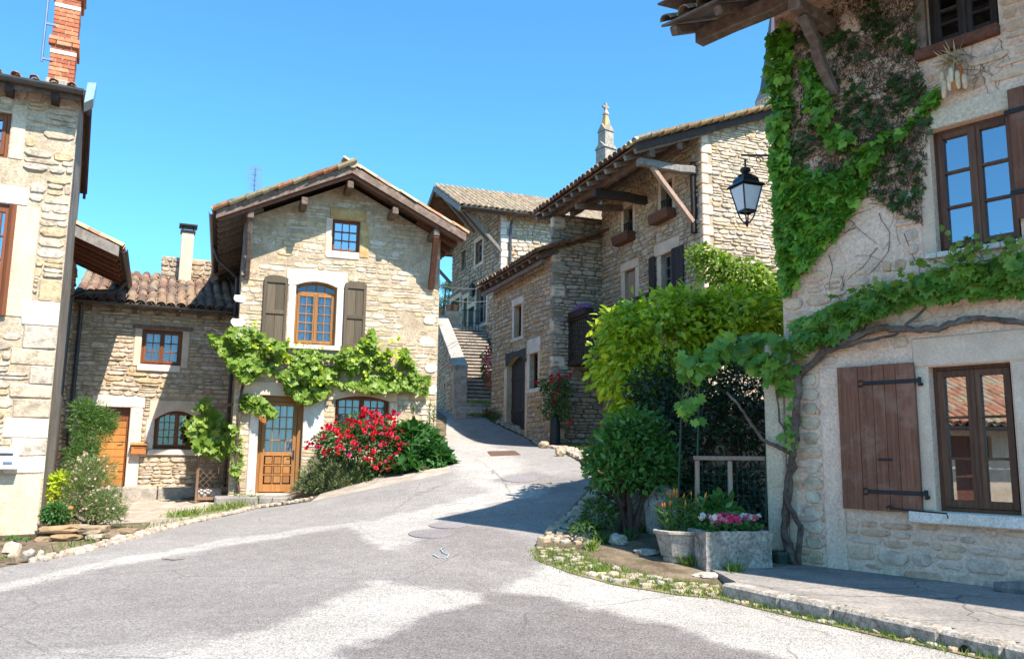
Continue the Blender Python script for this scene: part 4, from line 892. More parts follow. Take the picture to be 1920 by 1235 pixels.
m.lathe([(.03, zz(422)), (.03, zz(425)), (.012, zz(427)), (.018, zz(429)), (.004, zz(433))], seg=8); m.build('lantern_frame', MT['black'], lp, LM)
for q in g:
    n_ = (q[1]-q[0]).cross(q[2]-q[0]).normalized()*.004; c_ = (q[0]+q[1]+q[2]+q[3])/4; MB().prism([c_+(p-c_)*.93 for p in q], n_).build('lantern_glass', MT['milk'], lp, LM)
m = MB(); tip = at(1395, 291, 8.75); wallp = FR.w(-.08, 0, FR.pix(1462, 291)[1]); inv = LM.inverted(); m.tube([tip+unit((tip-wallp)[None])[0]*.03, wallp], .012, 6)
mid = tip+(wallp-tip)*.45; cc = []
for j in range(15): a = j*.5; rr = .05-.0027*j; cc.append(mid+unit((wallp-tip)[None])[0]*rr*math.cos(a)+np.array([0, 0, -.055+rr*math.sin(a)]))
m.tube(cc, .006, 5); m.build('bracket', MT['black'], lp, WORLD)

# ------------------------------------------------------------------ middle house (gable, orange door)
pm = at(520, 925, 17); FM = Fac(pm[:2], (.945, .327), pm[2])
mh = thing('stone_house', 'gabled stone house with a panelled orange door and rose bush in front', 'house', FM.M)
apx = FM.pix(660, 322, .0); sL, sR = FM.pix(438, 760)[0], FM.pix(818, 760)[0]
apd = FM.pix(661, 309, .7); erd = FM.pix(872, 436, .7); eld = FM.pix(408, 392, .7)
slr = (apd[1]-erd[1])/(erd[0]-apd[0]); sll = (apd[1]-eld[1])/(apd[0]-eld[0]); rs, rz = apd[0], apd[1]-.07
zl, zr = rz-sll*(rs-sL)-.14, rz-slr*(sR-rs)-.14
OM = [(sL, -.6), (sR, -.6), (sR, zr), (rs, rz-.14), (sL, zl)]
dr = FM.rect(483, 742, 566, 924); wl_ = FM.rect(628, 742, 729, 812); wb = FM.rect(553, 528, 630, 647); ws = FM.rect(623, 412, 675, 472)
PD, PL, PB, PS = rpoly(*dr), rpoly(*wl_, .10), rpoly(*wb, .10), rpoly(*ws)
wm = wall(mh, FM, OM, [PD, PL, PB, PS], .2, MT['mortar_m'])
DEPTH = 9.5
m = MB(); m.add([(sL, 0, -.6), (sL, DEPTH, -.6), (sL, DEPTH, zl), (sL, 0, zl)], [(0, 1, 2, 3)]); m.add([(sR, 0, -.6), (sR, DEPTH, -.6), (sR, DEPTH, zr), (sR, 0, zr)], [(0, 1, 2, 3)]); m.add([(x, DEPTH, z) for x, z in OM], [tuple(range(5))]); m.build('wall', MT['mortar'], mh, FM.M)
Z = []
def blk(name, a, b, c, d, mat, out=.015): block(mh, FM, name, a, b, c, d, mat, out, .15, .01); Z.append(rpoly(a, b, c, d))
blk('jamb', dr[0]-.17, dr[0]-.005, -.1, dr[3], 'white'); blk('jamb', dr[1]+.005, wl_[0]-.23, wl_[2]-.3, dr[3]-.02, 'white', .012)
blk('lintel', dr[0]-.42, dr[1]+.25, dr[3]+.005, dr[3]+.28, 'ashlar', .018); blk('jamb', wl_[1]+.005, wl_[1]+.18, wl_[2], wl_[3]-.12, 'ashlar')
def arch_lintel(parent, fac, s0, s1, zs, arch, top, mat, out=.018, ext=.16, name='lintel'):
    n = 8; P = [(s0-ext, zs), (s0-.003, zs)]+[(s0+(s1-s0)*i/n, zs+arch*(1-(2*i/n-1)**2)+.004) for i in range(n+1)]+[(s1+.003, zs), (s1+ext, zs), (s1+ext, top), (s0-ext, top)]
    mb = MB(); F = len(P); mb.V = [(x, -out, z) for x, z in P]+[(x, .12, z) for x, z in P]
    mb.F = [tuple(range(F-1, -1, -1)), tuple(range(F, 2*F))]+[(i, (i+1) % F, F+(i+1) % F, F+i) for i in range(F)]; mb.I = [0]*len(mb.F)
    return mb.build(name, MT[mat], parent, fac.M)
arch_lintel(mh, FM, wl_[0], wl_[1], wl_[3]-.10, .10, wl_[3]+.22, 'ashlar'); Z.append(rpoly(wl_[0]-.18, wl_[1]+.18, wl_[3]-.12, wl_[3]+.23))
blk('window_sill', wl_[0]-.05, wl_[1]+.1, wl_[2]-.1, wl_[2]-.004, 'ashlar', .06)
arch_lintel(mh, FM, wb[0], wb[1], wb[3]-.10, .10, wb[3]+.24, 'white', ext=.2); Z.append(rpoly(wb[0]-.22, wb[1]+.22, wb[3]-.12, wb[3]+.26))
blk('jamb', wb[0]-.15, wb[0]-.005, wb[2], wb[3]-.105, 'white'); blk('jamb', wb[1]+.005, wb[1]+.16, wb[2], wb[3]-.105, 'white'); blk('window_sill', wb[0]-.1, wb[1]+.1, wb[2]-.10, wb[2]-.004, 'white', .09)
blk('jamb', ws[0]-.14, ws[0]-.005, ws[2]-.12, ws[3], 'ashlar'); blk('jamb', ws[1]+.005, ws[1]+.2, ws[2]-.1, ws[3]-.02, 'ochre'); blk('lintel', ws[0]-.06, ws[1]+.12, ws[3]+.005, ws[3]+.24, 'ochre', .03); blk('window_sill', ws[0]-.12, ws[1]-.0, ws[2]-.16, ws[2]-.005, 'white', .02)
sl_ = FM.rect(499, 522, 543, 628); sr_ = FM.rect(641, 538, 688, 655)
zmid = (sl_[2]+sr_[2])/2-.03; ztop = (sl_[3]+sr_[3])/2
panel_shutter(mh, FM, wb[0]-.19-.46, wb[0]-.17, wb[2]-.02, wb[3]+.06); panel_shutter(mh, FM, wb[1]+.16, wb[1]+.62, wb[2]-.02, wb[3]+.06)
Z += [rpoly(wb[0]-.62, wb[0]-.2, wb[2], wb[3]), rpoly(wb[1]+.2, wb[1]+.6, wb[2], wb[3])]
rubble(FM, wm, OM, Z+[PD, PL, PB, PS], (.06, .14), (.12, .42), .009, MT['buff'], 280, .012, .12, 11, [(-.6, 4.85, .36, .3), (2.9, 4.9, .35, .4), (1.9, 2.9, .5, .3), (2.6, 3.6, .3, .3)], zlim=(-.1, 9))
for k, (u, v, wq, hq) in enumerate(((806, 600, .3, .2), (800, 640, .36, .17), (808, 690, .28, .2), (806, 730, .34, .22), (450, 560, .26, .16), (446, 605, .3, .18))): 
    s, z = FM.pix(u, v); mb = MB(); mb.add([tuple(np.array(p)*np.array((wq, .02, hq))+np.array((s, 0, z))) for p in STV[k+5][0]], STV[k+5][1]); mb.build('quoin_stone', MT['white'], mh, FM.M)
window(mh, FM, *wb, 2, 2, 5, .12, 'win_m', .045, .05, .02, arch=.10, transom=.17, cfrac=.8)
window(mh, FM, *ws, 1, 3, 3, .1, 'win_b', .03, .03, .02, curtain=False, glass='glass_r'); window(mh, FM, *wl_, 2, 3, 4, .12, 'win_b', .04, .045, .018, arch=.10)
# door with glazed top and nine panels
d0, d1, z0, z1 = dr; y = .13; m = MB(); m.box(d0, d0+.06, y-.03, y+.06, z0, z1); m.box(d1-.10, d1, y-.03, y+.06, z0, z1); m.box(d0+.06, d1-.10, y-.03, y+.06, z1-.11, z1)
a, b = d0+.065, d1-.105; m.box(a, a+.08, y, y+.04, z0+.02, z1-.115); m.box(b-.08, b, y, y+.04, z0+.02, z1-.115); zg = z0+.80
for c, d in ((z0+.02, z0+.17), (zg-.06, zg+.02), (z1-.19, z1-.115)): m.box(a+.08, b-.08, y, y+.04, c, d)
pw = (b-a-.16)/3; ph = (zg-.06-z0-.17)/3
for i in range(1, 3): m.box(a+.08+i*pw-.015, a+.08+i*pw+.015, y+.002, y+.038, z0+.17, zg-.06); m.box(a+.08, b-.08, y+.003, y+.037, z0+.17+i*ph-.015, z0+.17+i*ph+.015)
gw = (b-a-.16)/4; gh = (z1-.19-zg-.02)/4
for i in range(1, 4): m.box(a+.08+i*gw-.01, a+.08+i*gw+.01, y+.004, y+.036, zg+.02, z1-.19); m.box(a+.08, b-.08, y+.005, y+.035, zg+.02+i*gh-.01, zg+.02+i*gh+.01)
do = m.build('door', MT['win_m'], mh, FM.M, bevel=.004)
for i in range(3):
    for j in range(3): MB().box(a+.08+i*pw+.022, a+.08+(i+1)*pw-.022, y+.008, y+.03, z0+.17+j*ph+.022, z0+.17+(j+1)*ph-.022).build('panel', MT['win_m'], do, FM.M, bevel=.012)
for i in range(4):
    for j in range(4): MB().box(a+.08+i*gw+.01, a+.08+(i+1)*gw-.01, y+.018, y+.022, zg+.02+j*gh+.01, zg+.02+(j+1)*gh-.01).build('pane', MT['glass'], do, FM.M)
m = MB(); V = []; F = []
for i in range(31): f = i/30; yy = y+.08+.018*math.sin(f*26); V += [(a+.08+(b-a-.16)*f, yy, zg), (a+.08+(b-a-.16)*f, yy, z1-.17), (a+.08+(b-a-.16)*f, yy+.003, zg), (a+.08+(b-a-.16)*f, yy+.003, z1-.17)]
for i in range(30): F += [(4*i, 4*i+4, 4*i+5, 4*i+1), (4*i+3, 4*i+7, 4*i+6, 4*i+2)]
m.add(V, F).build('curtain', MT['curtain'], do, FM.M, smooth=True)
m = MB(); m.box(b-.06, b-.03, y-.012, y, zg-.13, zg+.06); m.tube([(b-.045, y-.012, zg-.02), (b-.045, y-.05, zg-.02), (b-.15, y-.055, zg-.03)], .008, 6); m.build('handle', MT['iron'], do, FM.M)
MB().box(d0-.08, d1+.12, -.28, .1, -.16, z0-.004).build('doorstep', MT['concrete'], mh, FM.M, bevel=.02)
# roof
ov = .70; t = .05; m = MB()
eR, eL = erd[0]+.02, eld[0]-.02
for sgn, e, sl in ((1, eR, slr), (-1, eL, sll)):
    ze = rz-sl*abs(e-rs); m.prism([(rs, -ov, rz), (e, -ov, ze), (e, -ov, ze+.04), (rs, -ov, rz+.04)], (0, DEPTH+ov+.3, 0))
ro = m.build('roof', MT['deck'], mh, FM.M)
for e, sl in ((eR, slr), (eL, sll)):
    ze = rz-sl*abs(e-rs); sg = 1 if e > rs else -1
    MB().prism([(rs, -ov-.03, rz-.12), (e, -ov-.03, ze-.12), (e, -ov-.03, ze+.055), (rs, -ov-.03, rz+.055)], (0, .028, 0)).build('bargeboard', MT['wood_old'], ro, FM.M, bevel=.004)
    MB().prism([(rs, -ov+.03, rz-.20), (e-sg*.05, -ov+.03, ze-.16), (e-sg*.05, -ov+.03, ze-.05), (rs, -ov+.03, rz-.05)], (0, .03, 0)).build('bargeboard', MT['wood_red'], ro, FM.M, bevel=.003)
    for k in range(20):
        yy = -ov+.2+k*.5; off = .9 if sg < 0 else .95
        MB().beam((e-sg*.03, yy, ze-.055), (e-sg*off, yy, ze+sl*off-.055), .07, .10).build('rafter', MT['wood_grey' if sg < 0 else 'wood_red'], ro, FM.M, bevel=.006)
    Uv = (0, 1, 0); n_v = int(math.hypot(e-rs, ze-rz)/.33)+1
    M_, O_, U_, V_ = FM.M, None, None, None
    if sg > 0: U_, V_, O_ = (0, 1, 0), (-1, 0, sl), (e+.05, -ov-.06, ze+.03)
    else: U_, V_, O_ = (0, -1, 0), (1, 0, sl), (e-.05, -ov-.06+.225*45, ze+.03)
    place_tiles(ro, FM.M, O_, U_, V_, 45, n_v, MT['tile_o'], 46, prio=lambda q: q.y, seed=5)
MB().tube([(rs, -ov-.07, rz+.09), (rs, -ov+.25, rz+.09)], .105, 10).build('ridge_tile', MT['tile_o'], ro, FM.M)
MB().tube([(rs, -ov+.28, rz+.085), (rs, DEPTH, rz+.085)], .095, 8).build('ridge_tile', MT['tile_o'], ro, FM.M)
pur = []
for u, v in ((470, 402), (571, 377), (657, 346), (741, 395), (818, 436)):
    s, z = FM.pix(u, v, ov-.12); sl = slr if s > rs else sll; z = min(z, rz-sl*abs(s-rs)-.17); pur.append((s, z))
    MB().beam((s, .1, z), (s, -ov+.06, z-.01), .13, .16, 3, .006).build('purlin', MT['wood_old'], ro, FM.M, bevel=.014)
s, z = pur[0]; b = FM.pix(458, 522, .02); MB().beam((s, -ov+.12, z-.02), (b[0]+.05, -.02, b[1]), .10, .11, 5, .008).build('brace', MT['wood_old'], ro, FM.M, bevel=.012)
MB().beam((b[0]-.03, -.04, b[1]+.05), (b[0]-.03, -.04, zl+.1), .1, .08, 3, .004).build('post', MT['wood_grey'], ro, FM.M, bevel=.01)
s, z = pur[4]; b = FM.pix(808, 542, .02); MB().beam((s, -ov+.12, z-.08), (b[0], -.03, b[1]), .13, .12, 3, .004).build('brace', MT['wood_red'], ro, FM.M, bevel=.01)
zg_ = rz-sll*(rs-eL); gutter(ro, FM.M, (eL-.07, -ov+.02, zg_+.03), (eL-.07, DEPTH-.5, zg_+.0))
MB().tube([(eL-.07, 2.0, zg_-.05), (eL+.05, 2.0, zg_-.35), (sL-.07, 2.0, zg_-.75), (sL-.07, 2.0, -.2)], .04, 8).build('downpipe', MT['zinc'], ro, FM.M)
# aerial behind the ridge
ap = at(477, 350, 20.5); an = thing('aerial', 'bluish grid aerial standing on the roof left of the gable', 'antenna', Matrix.Translation(Vector(ap)) @ Matrix.Rotation(.35, 4, 'Z')); AM = RM[an]
m = MB(); m.tube([(0, 0, -.8), (0, 0, .5)], .018, 6); m.build('mast', MT['steel'], an, AM)
m = MB(); m.box(-.17, -.15, -.01, .01, -.10, .55); m.box(.15, .17, -.01, .01, -.10, .55)
for k in range(14): m.box(-.17, .17, -.005, .005, -.08+k*.047, -.07+k*.047)
for k in range(4): m.beam((-.06, -.1, .0+k*.14), (.06, -.1, .06+k*.14), .012, .012); m.beam((.06, -.1, .0+k*.14), (-.06, -.1, .06+k*.14), .012, .012)
m.build('grid_panel', MT['steel'], an, AM)

# ------------------------------------------------------------------ link house between (tile roof, orange plank door)
pl = at(230, 913, 18.3); FL = Fac(pl[:2], (.92, .39), pl[2])
lh = thing('stone_house', 'low stone cottage with canal tile roof and orange plank door between taller houses', 'house', FL.M)
za = (FL.pix(165, 574)[1]+FL.pix(436, 592)[1])/2; l0, l1 = -1.28, 3.6
OL = [(l0, -.6), (l1, -.6), (l1, za+.14), (l0, za+.14)]
dl = FL.rect(180, 763, 239, 914); wu = FL.rect(265, 618, 341, 684); wa = FL.rect(289, 770, 372, 842)
PDl, PU, PA = rpoly(*dl), rpoly(*wu), rpoly(*wa, .20)
wlk = wall(lh, FL, OL, [PDl, PU, PA], .2, MT['mortar']); Z = [PDl, PU, PA]
def bl(name, a, b, c, d, mat, out=.02): block(lh, FL, name, a, b, c, d, mat, out, .15, .012); Z.append(rpoly(a, b, c, d))
bl('lintel', dl[0]-.15, dl[1]+.28, dl[3]+.005, dl[3]+.26, 'white'); bl('jamb', dl[1]+.005, dl[1]+.25, 0, dl[3], 'white', .015)
bl('jamb', wu[0]-.15, wu[0]-.005, wu[2]-.05, wu[3], 'ashlar'); bl('jamb', wu[1]+.005, wu[1]+.15, wu[2]-.05, wu[3], 'ashlar'); bl('lintel', wu[0]-.2, wu[1]+.22, wu[3]+.005, wu[3]+.09, 'wood_old'); bl('window_sill', wu[0]-.06, wu[1]-.0, wu[2]-.15, wu[2]-.005, 'white', .05)
bl('jamb', wa[0]-.17, wa[0]-.005, wa[2], wa[3]-.2, 'white'); arch_lintel(lh, FL, wa[0], wa[1], wa[3]-.20, .2, wa[3]+.22, 'ashlar', ext=.12); Z.append(rpoly(wa[0]-.12, wa[1]+.12, wa[3]-.2, wa[3]+.23))
bl('window_sill', wa[0]-.1, wa[1]+.1, wa[2]-.13, wa[2]-.005, 'white', .06)
bl('number_plaque', dl[1]+.10, dl[1]+.2, dl[3]-.12, dl[3]-.05, 'whitebox', .025)
rubble(FL, wlk, OL, Z, (.065, .14), (.18, .46), .026, MT['pale'], 240, .014, 0, 21, zlim=(0, za))
window(lh, FL, *wu, 2, 2, 3, .12, 'win_b', .045, .045, .02); window(lh, FL, *wa, 2, 3, 4, .12, 'win_b', .045, .045, .018, arch=.2, curtain=False)
m = MB(); m.box(dl[0], dl[1], .12, .18, dl[3]-.28, dl[3]); m.box(dl[1]-.05, dl[1], .105, .18, 0, dl[3]-.28); do = m.build('door', MT['win_b'], lh, FL.M, bevel=.004)
n = 9
for k in range(n): a = .02+k*(dl[3]-.30)/n; MB().box(dl[0], dl[1]-.055, .13, .16, a, a+(dl[3]-.30)/n-.008).build('plank', MT['door_l'], do, FL.M, bevel=.008)
m = MB(); m.tube([(dl[1]-.1, .13, .98), (dl[1]-.1, .08, .98), (dl[1]-.2, .08, .97)], .009, 6); m.build('handle', MT['iron'], do, FL.M)
q = FL.rect(246, 829, 274, 851, .1); mbx = thing('mailbox', 'orange brown wooden mailbox on the wall beside the orange plank door', 'mailbox', FL.M @ Matrix.Translation((q[0], 0, q[2])))
w_, h_ = q[1]-q[0], q[3]-q[2]; m = MB(); m.prism([(0, -.03, 0), (0, -.16, 0), (0, -.16, h_*.7), (0, -.03, h_*.85)], (w_, 0, 0)); m.build('box', MT['mailbox'], mbx, bevel=.005)
m = MB(); m.prism([(-.02, -.02, h_*.95), (-.02, -.19, h_*.76), (-.02, -.19, h_*.83), (-.02, -.02, h_*1.03)], (w_+.04, 0, 0)); m.build('lid', MT['mailbox'], mbx, bevel=.004)
MB().box(w_*.2, w_*.8, -.163, -.159, h_*.48, h_*.56).build('slot', MT['win_b'], mbx)
# roof
rg = .40; run = 2.9; eo = .30; m = MB(); m.prism([(l0, -eo, za+.02), (l0, run, za+.02+rg*(run+eo)), (l0, run, za+.06+rg*(run+eo)), (l0, -eo, za+.06)], (l1-l0, 0, 0)); ro = m.build('roof', MT['deck'], lh, FL.M)
place_tiles(ro, FL.M, (l0-.02, -eo-.07, za+.06), (1, 0, 0), (0, 1, rg), 21, 10, MT['tile'], 210, pu=.21)
gutter(ro, FL.M, (l0+.05, -eo-.10, za+.05), (2.75, -eo-.10, za+.03), .06)
for k in range(9): MB().box(l0+.3+k*.45, l0+.38+k*.45, -eo, .1, za-.09, za-.005).build('rafter_end', MT['wood_old'], ro, FL.M)
m = MB(); m.tube([(-1.10, -.28, za+.0), (-1.10, -.12, za-.25), (-1.11, -.11, 2.6), (-1.12, -.11, 0)], .042, 8); m.build('downpipe', MT['zinc'], ro, FL.M)
# chimney on its ridge
cp_ = FL.pix(345, 470, -2.9); zb_ = za+rg*2.9
cs0 = FL.pix(302, 500, -2.5)[0]; cs1 = FL.pix(412, 500, -2.5)[0]; zc0, zc1 = FL.pix(350, 532, -2.5)[1], FL.pix(350, 484, -2.5)[1]
cm = Fac(FL.w(0, -2.5, 0)[:2], (.92, .39), pl[2]); ch = MB().box(cs0, cs1, 0, .7, zc0-.4, zc1).build('chimney', MT['mortar'], lh, cm.M, bevel=.02)
rubble(cm, ch, [(cs0, zc0-.1), (cs1, zc0-.1), (cs1, zc1), (cs0, zc1)], [], (.08, .15), (.15, .4), .03, MT['grey'], 50, seed=5)
fx = FL.pix(350, 470, -2.3)[0]; fz = FL.pix(350, 437, -2.3)[1]; m = MB(); m.box(fx-.15, fx+.15, -.32, -.02, zc0-.5, fz); m.build('flue', MT['plaster'], ch, cm.M, bevel=.015)
m = MB(); m.box(fx-.18, fx+.18, -.35, .01, fz, fz+.05); 
for a in (-.13, .13):
    for b in (-.30, -.04): m.box(fx+a-.015, fx+a+.015, b-.015, b+.015, fz+.05, fz+.16)
m.box(fx-.22, fx+.22, -.39, .05, fz+.16, fz+.20); m.build('chimney_cap', MT['iron'], ch, cm.M)
MB().box(cs0-.1, cs1+.1, -.33, .0, zc0-.09, zc0-.05).build('lead_flashing', MT['zincb'], ch, cm.M)

# ------------------------------------------------------------------ wing roof behind the left house
KL = min(np.arange(1.5, 6, .05), key=lambda k: abs(project(FL.w(-1.28+1.0, k+.5, 5.0))[0]-228))
kO = FL.w(-1.28, KL, 0); FK = Fac(kO[:2], (-.39, .92), pl[2])          # its right-hand wall, running back to the cottage
wg = thing('stone_wing', 'narrow stone wing with timber eave tucked behind the tall left house', 'house', FK.M)
ze = at(228, 468, FL.w(-.28, KL+.5, 0)[1])[2]-pl[2]; OK = [(0, -.6), (KL, -.6), (KL, ze+.28), (0, ze+.28)]; wk = wall(wg, FK, OK, [], .2, MT['mortar']); rubble(FK, wk, OK, [], (.09, .2), (.18, .5), .03, MT['warm'], 30, seed=31, zlim=(0, ze+.2))
m = MB(); m.add([(0, 0, -.6), (0, 2.5, -.6), (0, 2.5, ze+1.4), (0, 0, ze+.28)], [(0, 1, 2, 3)]); m.build('wall', MT['mortar'], wg, FK.M)
sl = .40; ovk = 1.0; m = MB(); m.prism([(-.5, -ovk, ze), (-.5, 2.6, ze+sl*3.6), (-.5, 2.6, ze+sl*3.6+.04), (-.5, -ovk, ze+.04)], (KL+.5, 0, 0)); ro = m.build('roof', MT['deck'], wg, FK.M)
for k in range(int(KL/.5)+1): MB().beam((-.4+k*.5, -ovk+.04, ze-.055), (-.4+k*.5, .3, ze-.055+sl*(ovk+.3)), .09, .11, 3, .005).build('rafter', MT['wood_red'], ro, FK.M, bevel=.01)
MB().prism([(-.54, -ovk, ze-.14), (-.54, 2.4, ze-.14+sl*3.4), (-.54, 2.4, ze+.06+sl*3.4), (-.54, -ovk, ze+.06)], (.035, 0, 0)).build('bargeboard', MT['wood_grey'], ro, FK.M)
gutter(ro, FK.M, (-.5, -ovk-.07, ze+.03), (KL-.05, -ovk-.07, ze-.02), .075)
m = MB(); m.tube([(KL*.75, -ovk-.07, ze-.05), (KL*.75, -ovk+.1, ze-.3), (KL*.6, -.30, ze-.45), (KL*.45, -.1, ze-.65), (KL*.42, -.09, 0)], .045, 8); m.build('downpipe', MT['zinc'], ro, FK.M)
place_tiles(ro, FK.M, (-.56, -ovk-.05, ze+.04), (1, 0, 0), (0, 1, sl), 21, 10, MT['tile_o'], 20, cols=(0,), rows=(0,), prio=lambda q: q.x)

# ------------------------------------------------------------------ left house
pa = at(72, 1000, 11.3); FA = Fac(pa[:2], (.89, .456), pa[2])
ah = thing('stone_house', 'tall pale stone house with grey rendered side and brick chimney at the road edge', 'house', FA.M)
zE = (FA.pix(138, 190)[1]+FA.pix(2, 158)[1])/2; OA = [(-3.5, -.5), (0, -.5), (0, zE+.1), (-3.5, zE+.1)]
u1 = FA.rect(-70, 205, 19, 291); u2 = FA.rect(-70, 378, 19, 590); P1, P2 = rpoly(*u1), rpoly(*u2)
wa_ = wall(ah, FA, OA, [P1, P2], .14, MT['mortar_m']); Z = [P1, P2]
AD = 4.4; ar = zE+.05; rz_ = ar+.62
m = MB(); m.add([(0, 0, -.5), (0, AD, -.5), (0, AD, ar-.1), (0, AD/2, rz_), (0, 0, ar)], [(0, 1, 2, 3, 4)]); m.build('side_wall', MT['render'], ah, FA.M)
m = MB(); m.box(-3.5, -.001, AD-.1, AD, -.5, ar-.1); m.build('wall', MT['mortar'], ah, FA.M)
def ba(name, a, b, c, d, mat, out=.015): block(ah, FA, name, a, b, c, d, mat, out, .12, .012); Z.append(rpoly(a, b, c, d))
ba('lintel', u2[0], u2[1]+.14, u2[3]+.005, u2[3]+.26, 'white'); ba('jamb', u2[1]+.005, u2[1]+.30, u2[2], u2[3], 'plaster', .012); ba('jamb', u1[1]+.005, u1[1]+.18, u1[2], u1[3]+.15, 'plaster', .012)
q = FA.rect(-60, 890, 70, 1003); ba('plinth', -3.5, -.02, -.45, q[3], 'plaster', .02)
r = random.Random(4); z = q[3]+.02; k = 0
while z < 3.4:
    h = r.uniform(.20, .34); wq = r.uniform(.26, .5) if k % 2 else r.uniform(.45, .62); mb = MB().box(-wq, -.004, -.012-r.uniform(0, .012), .1, z, z+h-.012); mb.V = [(a+(r.uniform(-.025, .025) if a < -.1 else 0), b+(r.uniform(-.007, .007) if b < 0 else 0), c+r.uniform(-.012, .012)) for a, b, c in mb.V]; mb.build('quoin_stone', MT['white' if r.random() < .35 else 'pale'], ah, FA.M, bevel=.014); Z.append(rpoly(-wq, -.002, z, z+h-.01)); z += h; k += 1
rubble(FA, wa_, OA, Z, (.075, .19), (.16, .42), .020, MT['pale'], 260, .010, .05, 41, [(-.75, 5.3, .2, .4)], zlim=(q[3], zE))
window(ah, FA, *u1, 2, 2, 3, .05, 'win_b', .05, .05, .022, glass='glass_r', curtain=False); window(ah, FA, *u2, 2, 2, 4, .03, 'win_b', .05, .06, .022, glass='glass_r', curtain=False)
m = MB(); b0 = u2[1]-.02; m.prism([(b0, -.012, u2[2]), (b0+.045, -.05, u2[2]), (b0+.045, -.05, u2[3]), (b0, -.012, u2[3])], (-.05, -.01, 0)); m.build('shutter', MT['win_b'], ah, FA.M, bevel=.004)
# letterbox
q = FA.rect(-30, 838, 34, 880, .16); lbx = thing('letterbox', 'white metal letterbox fixed to the tall pale house', 'letterbox', FA.M @ Matrix.Translation((q[1], 0, q[2]))); h_ = q[3]-q[2]
MB().box(-.46, 0, -.17, -.02, 0, h_).build('box', MT['whitebox'], lbx, bevel=.012); MB().box(-.30, -.06, -.173, -.169, h_*.62, h_*.75).build('slot', MT['zinc'], lbx); MB().box(-.17, -.06, -.1745, -.169, h_*.22, h_*.36).build('name_plate', MT['steel'], lbx)
# roof
eo = .28; m = MB(); sl = .60/2.2
for (y0, z0_), (y1, z1_) in (((-eo, ar-eo*sl+.02), (AD/2, rz_+.02)), ((AD+eo, ar-.12), (AD/2, rz_+.02))): m.prism([(-3.6, y0, z0_), (-3.6, y1, z1_), (-3.6, y1, z1_+.06), (-3.6, y0, z0_+.06)], (3.72, 0, 0))
ro = m.build('roof', MT['deck'], ah, FA.M); gutter(ro, FA.M, (-3.6, -eo-.06, ar-eo*sl+.05), (.05, -eo-.06, ar-eo*sl+.05), .07)
MB().box(-3.6, .02, -eo+.01, -eo+.03, ar-eo*sl-.08, ar-eo*sl+.02).build('fascia', MT['wood_old'], ro, FA.M)
for k in range(6): MB().box(-.35-k*.55, -.25-k*.55, -eo, .08, ar-.20, ar-.10).build('rafter_end', MT['wood_blk'], ro, FA.M)
place_tiles(ro, FA.M, (-3.6, -eo-.04, ar-eo*sl+.08), (1, 0, 0), (0, 1, sl), 16, 7, MT['tile_o'], 40, sc=.62, channel=False)
MB().prism([(.05, AD/2, rz_+.07), (.05, AD+eo, ar-.07), (.05, AD+eo, ar-.22), (.05, AD/2, rz_-.08)], (.05, 0, 0)).build('bargeboard', MT['wood_blk'], ro, FA.M)
MB().prism([(.05, AD/2-.01, rz_+.07), (.05, -eo, ar-eo*sl+.08), (.05, -eo, ar-eo*sl-.06), (.05, AD/2-.01, rz_-.08)], (.05, 0, 0)).build('bargeboard', MT['wood_blk'], ro, FA.M)
MB().prism([(.06, -eo-.08, ar-.22), (.18, -eo-.08, ar-.13), (.20, -eo-.08, ar+.12), (.08, -eo-.08, ar+.10)], (0, .35, 0)).build('gutter_end', MT['zincb'], ro, FA.M, bevel=.006)
# brick chimney: each brick
cx0, cx1 = FA.pix(92, 120, -.9)[0], FA.pix(141, 120, -.9)[0]; cz0 = FA.pix(115, 158, -.9)[1]; CF = Fac(FA.w(0, -.9, 0)[:2], (.89, .456), pa[2]); cw = cx1-cx0; cd = .55
chm = MB().box(cx0+.012, cx1-.012, .012, cd-.012, cz0-.5, cz0+1.60).build('chimney', MT['mortar'], ah, CF.M)
MB().box(cx0-.03, cx1+.03, -.03, cd+.03, cz0-.5, cz0+.06).build('chimney_base', MT['concrete'], chm, CF.M, bevel=.015)
nb = 22; hb = 1.52/nb; bm_ = {}
def brick_mesh(l, h, d):
    k = (round(l, 3), round(h, 3), round(d, 3))
    if k not in bm_: bm_[k] = MB().box(0, l, 0, d, 0, h).mesh('brick', MT['brick'], bevel=.004)
    return bm_[k]
def put_brick(x, y, z, l, d, rot=0):
    o = bpy.data.objects.new('brick', brick_mesh(l, hb-.010, d)); COL.objects.link(o); o.parent = chm; o.matrix_local = RM[chm].inverted() @ CF.M @ Matrix.Translation((x, y, z)) @ Matrix.Rotation(rot, 4, 'Z')
for c in range(nb):
    z = cz0+.06+c*hb; e = .035 if c in (8, 9, 20, 21) else 0
    if c in (6, 17): MB().box(cx0-.006, cx1+.006, -.006, cd+.006, z, z+hb-.004).build('white_band', MT['white'], chm, CF.M, bevel=.004); continue
    L = cw+2*e; n = 2; bl_ = (L-.01)/n
    if c % 2:
        for k in range(n): put_brick(cx0-e+k*(bl_+.01), -e+R_.uniform(-.003, .003), z, bl_, .10)
    else:
        put_brick(cx0-e, -e, z, bl_*.48, .10); put_brick(cx0-e+bl_*.48+.01, -e+R_.uniform(-.003, .003), z, bl_, .10); put_brick(cx0-e+bl_*1.48+.02, -e, z, bl_*.52-.01, .10)
    for k in range(2): put_brick(cx1+e, .105-e+k*(cd+2*e-.11)/2, z, (cd+2*e-.11)/2-.008, .10, math.pi/2)
MB().box(cx0-.06, cx1+.06, -.06, cd+.06, cz0+.06+nb*hb, cz0+.13+nb*hb).build('chimney_cap', MT['concrete'], chm, CF.M, bevel=.01)
a0 = CF.w(cx0-.10, .0, cz0+.3); ant = thing('aerial', 'rake shaped aerial on a mast strapped to the brick chimney', 'antenna', a0)
